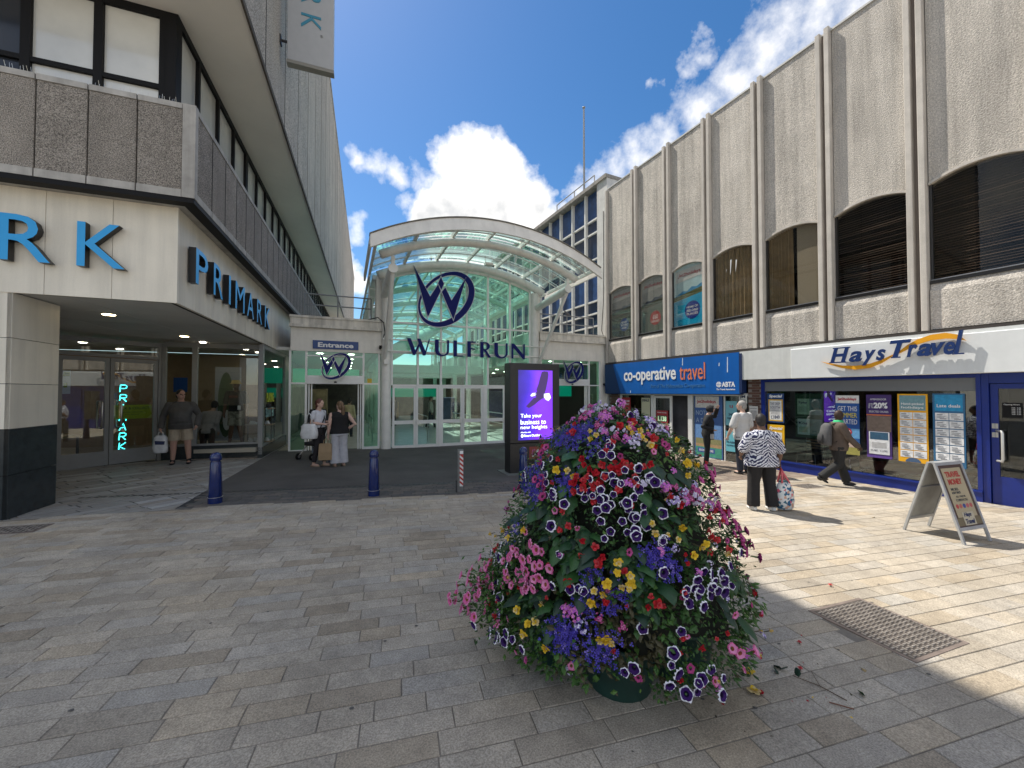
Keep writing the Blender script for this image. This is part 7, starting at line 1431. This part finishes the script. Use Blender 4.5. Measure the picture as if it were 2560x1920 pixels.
text('lettering', 'Advertise with', KS, S0 + .06, T0 + .165, .26, .035, -.0265, .002, tw); text('lettering', 'Smart Outdoor', KS, S0 + .15, T0 + .075, .46, .055, -.0265, .002, tw, bold=.02)
kp('mark', lambda q: q.prism([(S0 + .10 + .035 * math.cos(a), T0 + .10 + .04 * math.sin(a)) for a in [-i * PI / 3 for i in range(6)]], -.029, -.0268), tw)
kp('map_panel', lambda q: q.box(.50, 1.1, -.02, -.0125, .30, .60), mat('map_red', (.22, .035, .03), .5)); text('lettering', 'MAP', KS, .58, .36, .44, .17, -.0205, .003, ink, bold=.04)
# A-board
AB = E('pavement_sign', (5.85, 5.33, gz(5.85, 5.33)), rad(16.9)); tag(AB, 'folding A-board advertising travel money on the sunny paving', 'sign board')
al = mat('board_aluminium', (.42, .43, .43), .4, var=.12, vscale=6, metal=.3); w2, dp, tz = .265, .305, .99
bo_ = mat('board_tan', (.40, .34, .22), .5, var=.06, vscale=5); bor = mat('board_brown', (.075, .045, .035), .6); bk_ = mat('board_back', (.33, .33, .30), .6, var=.2, vscale=4)
def face(sg):
    ang = math.atan2(dp - .03, tz); o = E('panel', (0, sg * .03, tz), 0, AB); o.rotation_euler = (sg * ang, 0, 0); Lh = math.hypot(dp - .03, tz); yo = -sg   # local -z runs down the leaf
    for x in (-w2, w2): kp('leg', lambda q: q.box(x - .018, x + .018, -.012, .012, -Lh + .005, .0), al, o)
    kp('top_rail', lambda q: q.box(-w2 + .018, w2 - .018, -.012, .012, -.04, .0), al, o); kp('bottom_rail', lambda q: q.box(-w2 + .018, w2 - .018, -.012, .012, -Lh + .17, -Lh + .21), al, o)
    kp('board', lambda q: q.box(-w2 + .018, w2 - .018, -.005, .005, -Lh + .21, -.04), bk_ if sg > 0 else bor, o)
    return o, Lh
o, Lh = face(1); kp('cross_wire', lambda q: q.tube([(-w2, -.012, -.36), (w2, -.012, -.36)], .006, 5), al, o)
o, Lh = face(-1)
kp('print_field', lambda q: (q.box(-.20, .20, -.0075, -.0055, -.70, -.08)), bo_, o); kp('print_foot', lambda q: q.box(-.247, .247, -.0072, -.0055, -.80, -.705), mat('board_olive', (.16, .13, .075), .6), o)
rdm = mat('board_red', (.36, .04, .03), .6)
text('lettering', 'TRAVEL', o, -.155, -.20, .30, .075, -.0078, .002, rdm, bold=.05); text('lettering', 'MONEY', o, -.145, -.295, .28, .075, -.0078, .002, rdm, bold=.05)
text('lettering', 'WE SELL', o, -.15, -.37, .16, .035, -.0078, .002, inkd, bold=.02); text('lettering', '& BUY BACK', o, -.15, -.41, .18, .03, -.0078, .002, inkd, bold=.02); text('lettering', 'ALL MAJOR', o, -.1, -.465, .2, .03, -.0078, .002, inkd); text('lettering', 'CURRENCIES', o, -.12, -.505, .24, .03, -.0078, .002, inkd)
for i, c in enumerate([(.40, .05, .05), (.42, .12, .10), (.05, .07, .25), (.45, .10, .12), (.42, .09, .09)]): kp('currency_disc', lambda q: q.prism([(-.14 + i * .07 + .028 * math.cos(a), -.565 + .028 * math.sin(a)) for a in [-k * PI / 7 for k in range(14)]], -.0092, -.0078), mat('disc_%d' % i, c, .6), o)
kp('logo_patch', lambda q: q.box(-.11, .12, -.0105, -.0095, -.80, -.64), mat('board_pale', (.46, .42, .32), .6), o); text('lettering', 'Hays', o, -.08, -.71, .15, .065, -.0107, .002, inkn, shear=.2, bold=.03); text('lettering', 'Travel', o, -.085, -.785, .18, .06, -.0107, .002, inkn, shear=.2, bold=.03)
kp('hinge', lambda q: q.box(-w2 + .02, w2 - .02, -.045, .045, tz - .012, tz + .004), al, AB)
# covers and gratings
iron = mat('cast_iron', (.10, .085, .075), .6, var=.3, vscale=7, metal=.35); rust = mat('iron_rusty', (.17, .135, .115), .8, var=.3, vscale=9)
def cover(lab, x, y, w, d, hd, n, name='inspection_cover', lift=.0025, barm=None):
    t = E(name, (x, y, gz(x, y) + lift)); t.rotation_mode = 'QUATERNION'; t.rotation_quaternion = GQ @ Quaternion((0, 0, 1), rad(90 - hd)); tag(t, lab, 'cover')
    b = MB(); b.box(-w / 2, w / 2, -d / 2, d / 2, -.03, .002); b.obj('plate', iron, t)
    b = MB()
    for a in ((-w / 2 - .025, w / 2 + .025, -d / 2 - .025, -d / 2), (-w / 2 - .025, w / 2 + .025, d / 2, d / 2 + .025), (-w / 2 - .025, -w / 2, -d / 2, d / 2), (w / 2, w / 2 + .025, -d / 2, d / 2)): b.box(*a, -.03, .0025)
    b.obj('frame', rust, t); b = MB(); s = w / n
    for i in range(n):
        for j in range(int(d / s)):
            cx, cy = -w / 2 + (i + .5) * s, -d / 2 + (j + .5) * s
            if (i + j) % 2: b.cbox(cx - s * .44, cx + s * .44, cy - s * .16, cy + s * .16, .002, .0085, .002)
            else: b.cbox(cx - s * .16, cx + s * .16, cy - s * .44, cy + s * .44, .002, .0085, .002)
    struct(b.obj('tread_pattern', barm or mat('tread_worn', (.30, .27, .24), .5, var=.3, vscale=12, metal=.3), t), 'stuff')
cover('large square cast iron inspection cover half in the sun beside the planter', 2.91, 3.11, .62, .64, 69.8, 18)
cover('small iron cover with dry leaves beside the walking man', 6.28, 8.37, .52, .3, 72, 10)
cover('dark iron grating at the left edge by the granite pier', -6.35, 4.82, .9, .3, 70, 16, 'drain_grating')
# fallen flowers, leaves and twigs
def gp(x, y, dz=.004): return (x, y, gz(x, y) + dz)
for i, (x, y, me_, lab) in enumerate([(1.60, 2.74, MYB[0], 'yellow blossom lying on the slabs nearest the right side of the planter'), (1.51, 2.54, MYB[2], 'torn yellow blossom on the slabs between two other fallen ones'), (1.44, 2.37, MYB[1], 'pale yellow blossom beside a red petal on the slabs'), (1.475, 2.36, MRB[0], 'red petal touching the pale yellow blossom on the slabs'), (3.03, 3.77, MRB[1], 'red petal lying alone on the sunlit slabs beyond the iron cover'), (2.07, 2.86, MRB[2], 'small dark red petal on the shaded slabs by the joint'), (1.87, 2.58, MRB[2], 'small red petal on the pale shaded slab')]):
    o = inst('fallen_blossom', me_, None, gp(x, y, .012), Quaternion((1, .2 * i, .1, .4 * i)).normalized() if i == 9 else Quaternion((0, 0, 1), i * 1.3)); o.scale = (1.7, 1.7, .8) if i < 3 else (.7, .7, .4); tag(o, lab, 'flower', 'blossoms fallen from the planter')
tw_ = MB(); tw_.tube([(0, 0, .006), (.10, -.09, .008), (.17, -.20, .006)], [.002, .0025, .003], 6); tw_.tube([(.10, -.09, .008), (.13, .02, .02)], .0016, 5)
o = E('fallen_sprig', gp(1.78, 2.52, 0)); tag(o, 'withered sprig with curled leaves on the shaded slabs', 'twig'); tw_.obj('stem', mat('twig_brown', (.10, .06, .035), .8), o)
for k, (x, y, r) in enumerate([(-.10, .02, .3), (-.05, .05, 1.4), (.0, .05, 2.5), (.05, .04, 4), (.29, -.17, .8)]): e = inst('leaf', MBL[2 if k < 4 else 1], o, (x, y, .03), (.5, .4, r)); e.scale = (.55,) * 3
tw_ = MB(); tw_.tube([(0, 0, .005), (.10, -.05, .005)], .0035, 6); tag(tw_.obj('broken_twig', mat('twig_red', (.17, .075, .045), .8), None, loc=gp(1.83, 2.30)), 'short broken reddish twig on the shaded slabs', 'twig')
lit = MB(); rl = random.Random(4)
for i in range(36):
    a = rl.uniform(-1.2, .6); r_ = rl.uniform(.75, 1.5); x, y = PX + math.cos(a) * r_, PY + math.sin(a) * r_ * .8; s = rl.uniform(.004, .012); t_ = rl.uniform(0, 6)
    lit.add([gp(x + s * math.cos(t_), y + s * math.sin(t_), .003), gp(x + s * .5 * math.cos(t_ + 1.6), y + s * .5 * math.sin(t_ + 1.6), .007), gp(x - s * math.cos(t_), y - s * math.sin(t_), .003), gp(x + s * .5 * math.cos(t_ - 1.6), y + s * .5 * math.sin(t_ - 1.6), .004)], [(0, 1, 2, 3)], rl.choices((0, 1, 2), (6, 1, 1))[0])
struct(lit.obj('plant_litter', [mat('litter_brown', (.07, .055, .03), .9), MATS['petal_yellow'], MATS['petal_red']]), 'stuff')['label'] = 'bits of dropped petals and leaves on the slabs round the planter'
for k, (x, y, lab) in enumerate([(2.28, 2.59, 'dry buff leaf on the slabs at the shadow edge'), (5.6, 6.1, 'yellowing leaf on the paving behind the A-board'), (6.15, 8.42, 'dry leaf lying on the small iron cover')]): o = inst('fallen_leaf', bleaf(mat('dry_leaf', (.30, .22, .10), .8), .07, .03), None, gp(x, y, .012), (.1, .2, k * 1.9)); tag(o, lab, 'leaf', 'dry leaves on the paving')
# chewing gum, stains and crumbs
gm = MB(); rg = random.Random(21)
for i in range(150):
    x, y = rg.uniform(-5, 6), rg.uniform(1.2, 7); r = rg.uniform(.005, .012); mi = 0 if rg.random() < .75 else 1; n = 9
    if rt(x, y)[1] < .3 or (lt(x, y)[0] > 0 and lt(x, y)[1] < .2): continue
    pts = [(x + r * rg.uniform(.75, 1.15) * math.cos(2 * PI * j / n) * 1.2, y + r * rg.uniform(.75, 1.15) * math.sin(2 * PI * j / n)) for j in range(n)]
    gm.add([(a, b, gz(a, b) + .0035) for a, b in pts] + [(x, y, gz(x, y) + .0055)], [(j, (j + 1) % n, n) for j in range(n)], mi)
struct(gm.obj('gum_spots', [mat('gum_dark', (.11, .10, .09), .8), mat('gum_pale', (.42, .41, .39), .8)], pav), 'stuff')
# pigeon on the right wing rail
pg = EF('pigeon', FM, 10.35, .58, 5.0); tag(pg, 'grey pigeon perched on the right wing roof railing', 'bird'); pgm = mat('pigeon_grey', (.10, .10, .115), .7)
def pig(q): q.ell((0, 0, .09), (.12, .065, .065), Quaternion((0, 1, 0), .5)); q.ell((-.11, 0, .18), (.035, .03, .035)); q.tube([(-.09, 0, .12), (-.11, 0, .18)], [.045, .03], 8); q.tube([(.08, 0, .05), (.2, 0, -.02)], [.045, .02], 8, ry=[.02, .008])
blob('body', pig, pgm, pg, .01, 2); b = MB(); b.tube([(-.14, 0, .178), (-.17, 0, .17)], [.01, .003], 6); b.obj('beak', black, pg)
for s in (-1, 1): b = MB(); b.tube([(0, s * .02, .04), (0, s * .02, -.0)], .006, 5); b.obj('leg', mat('pigeon_leg', (.3, .1, .08)), pg)
bake()
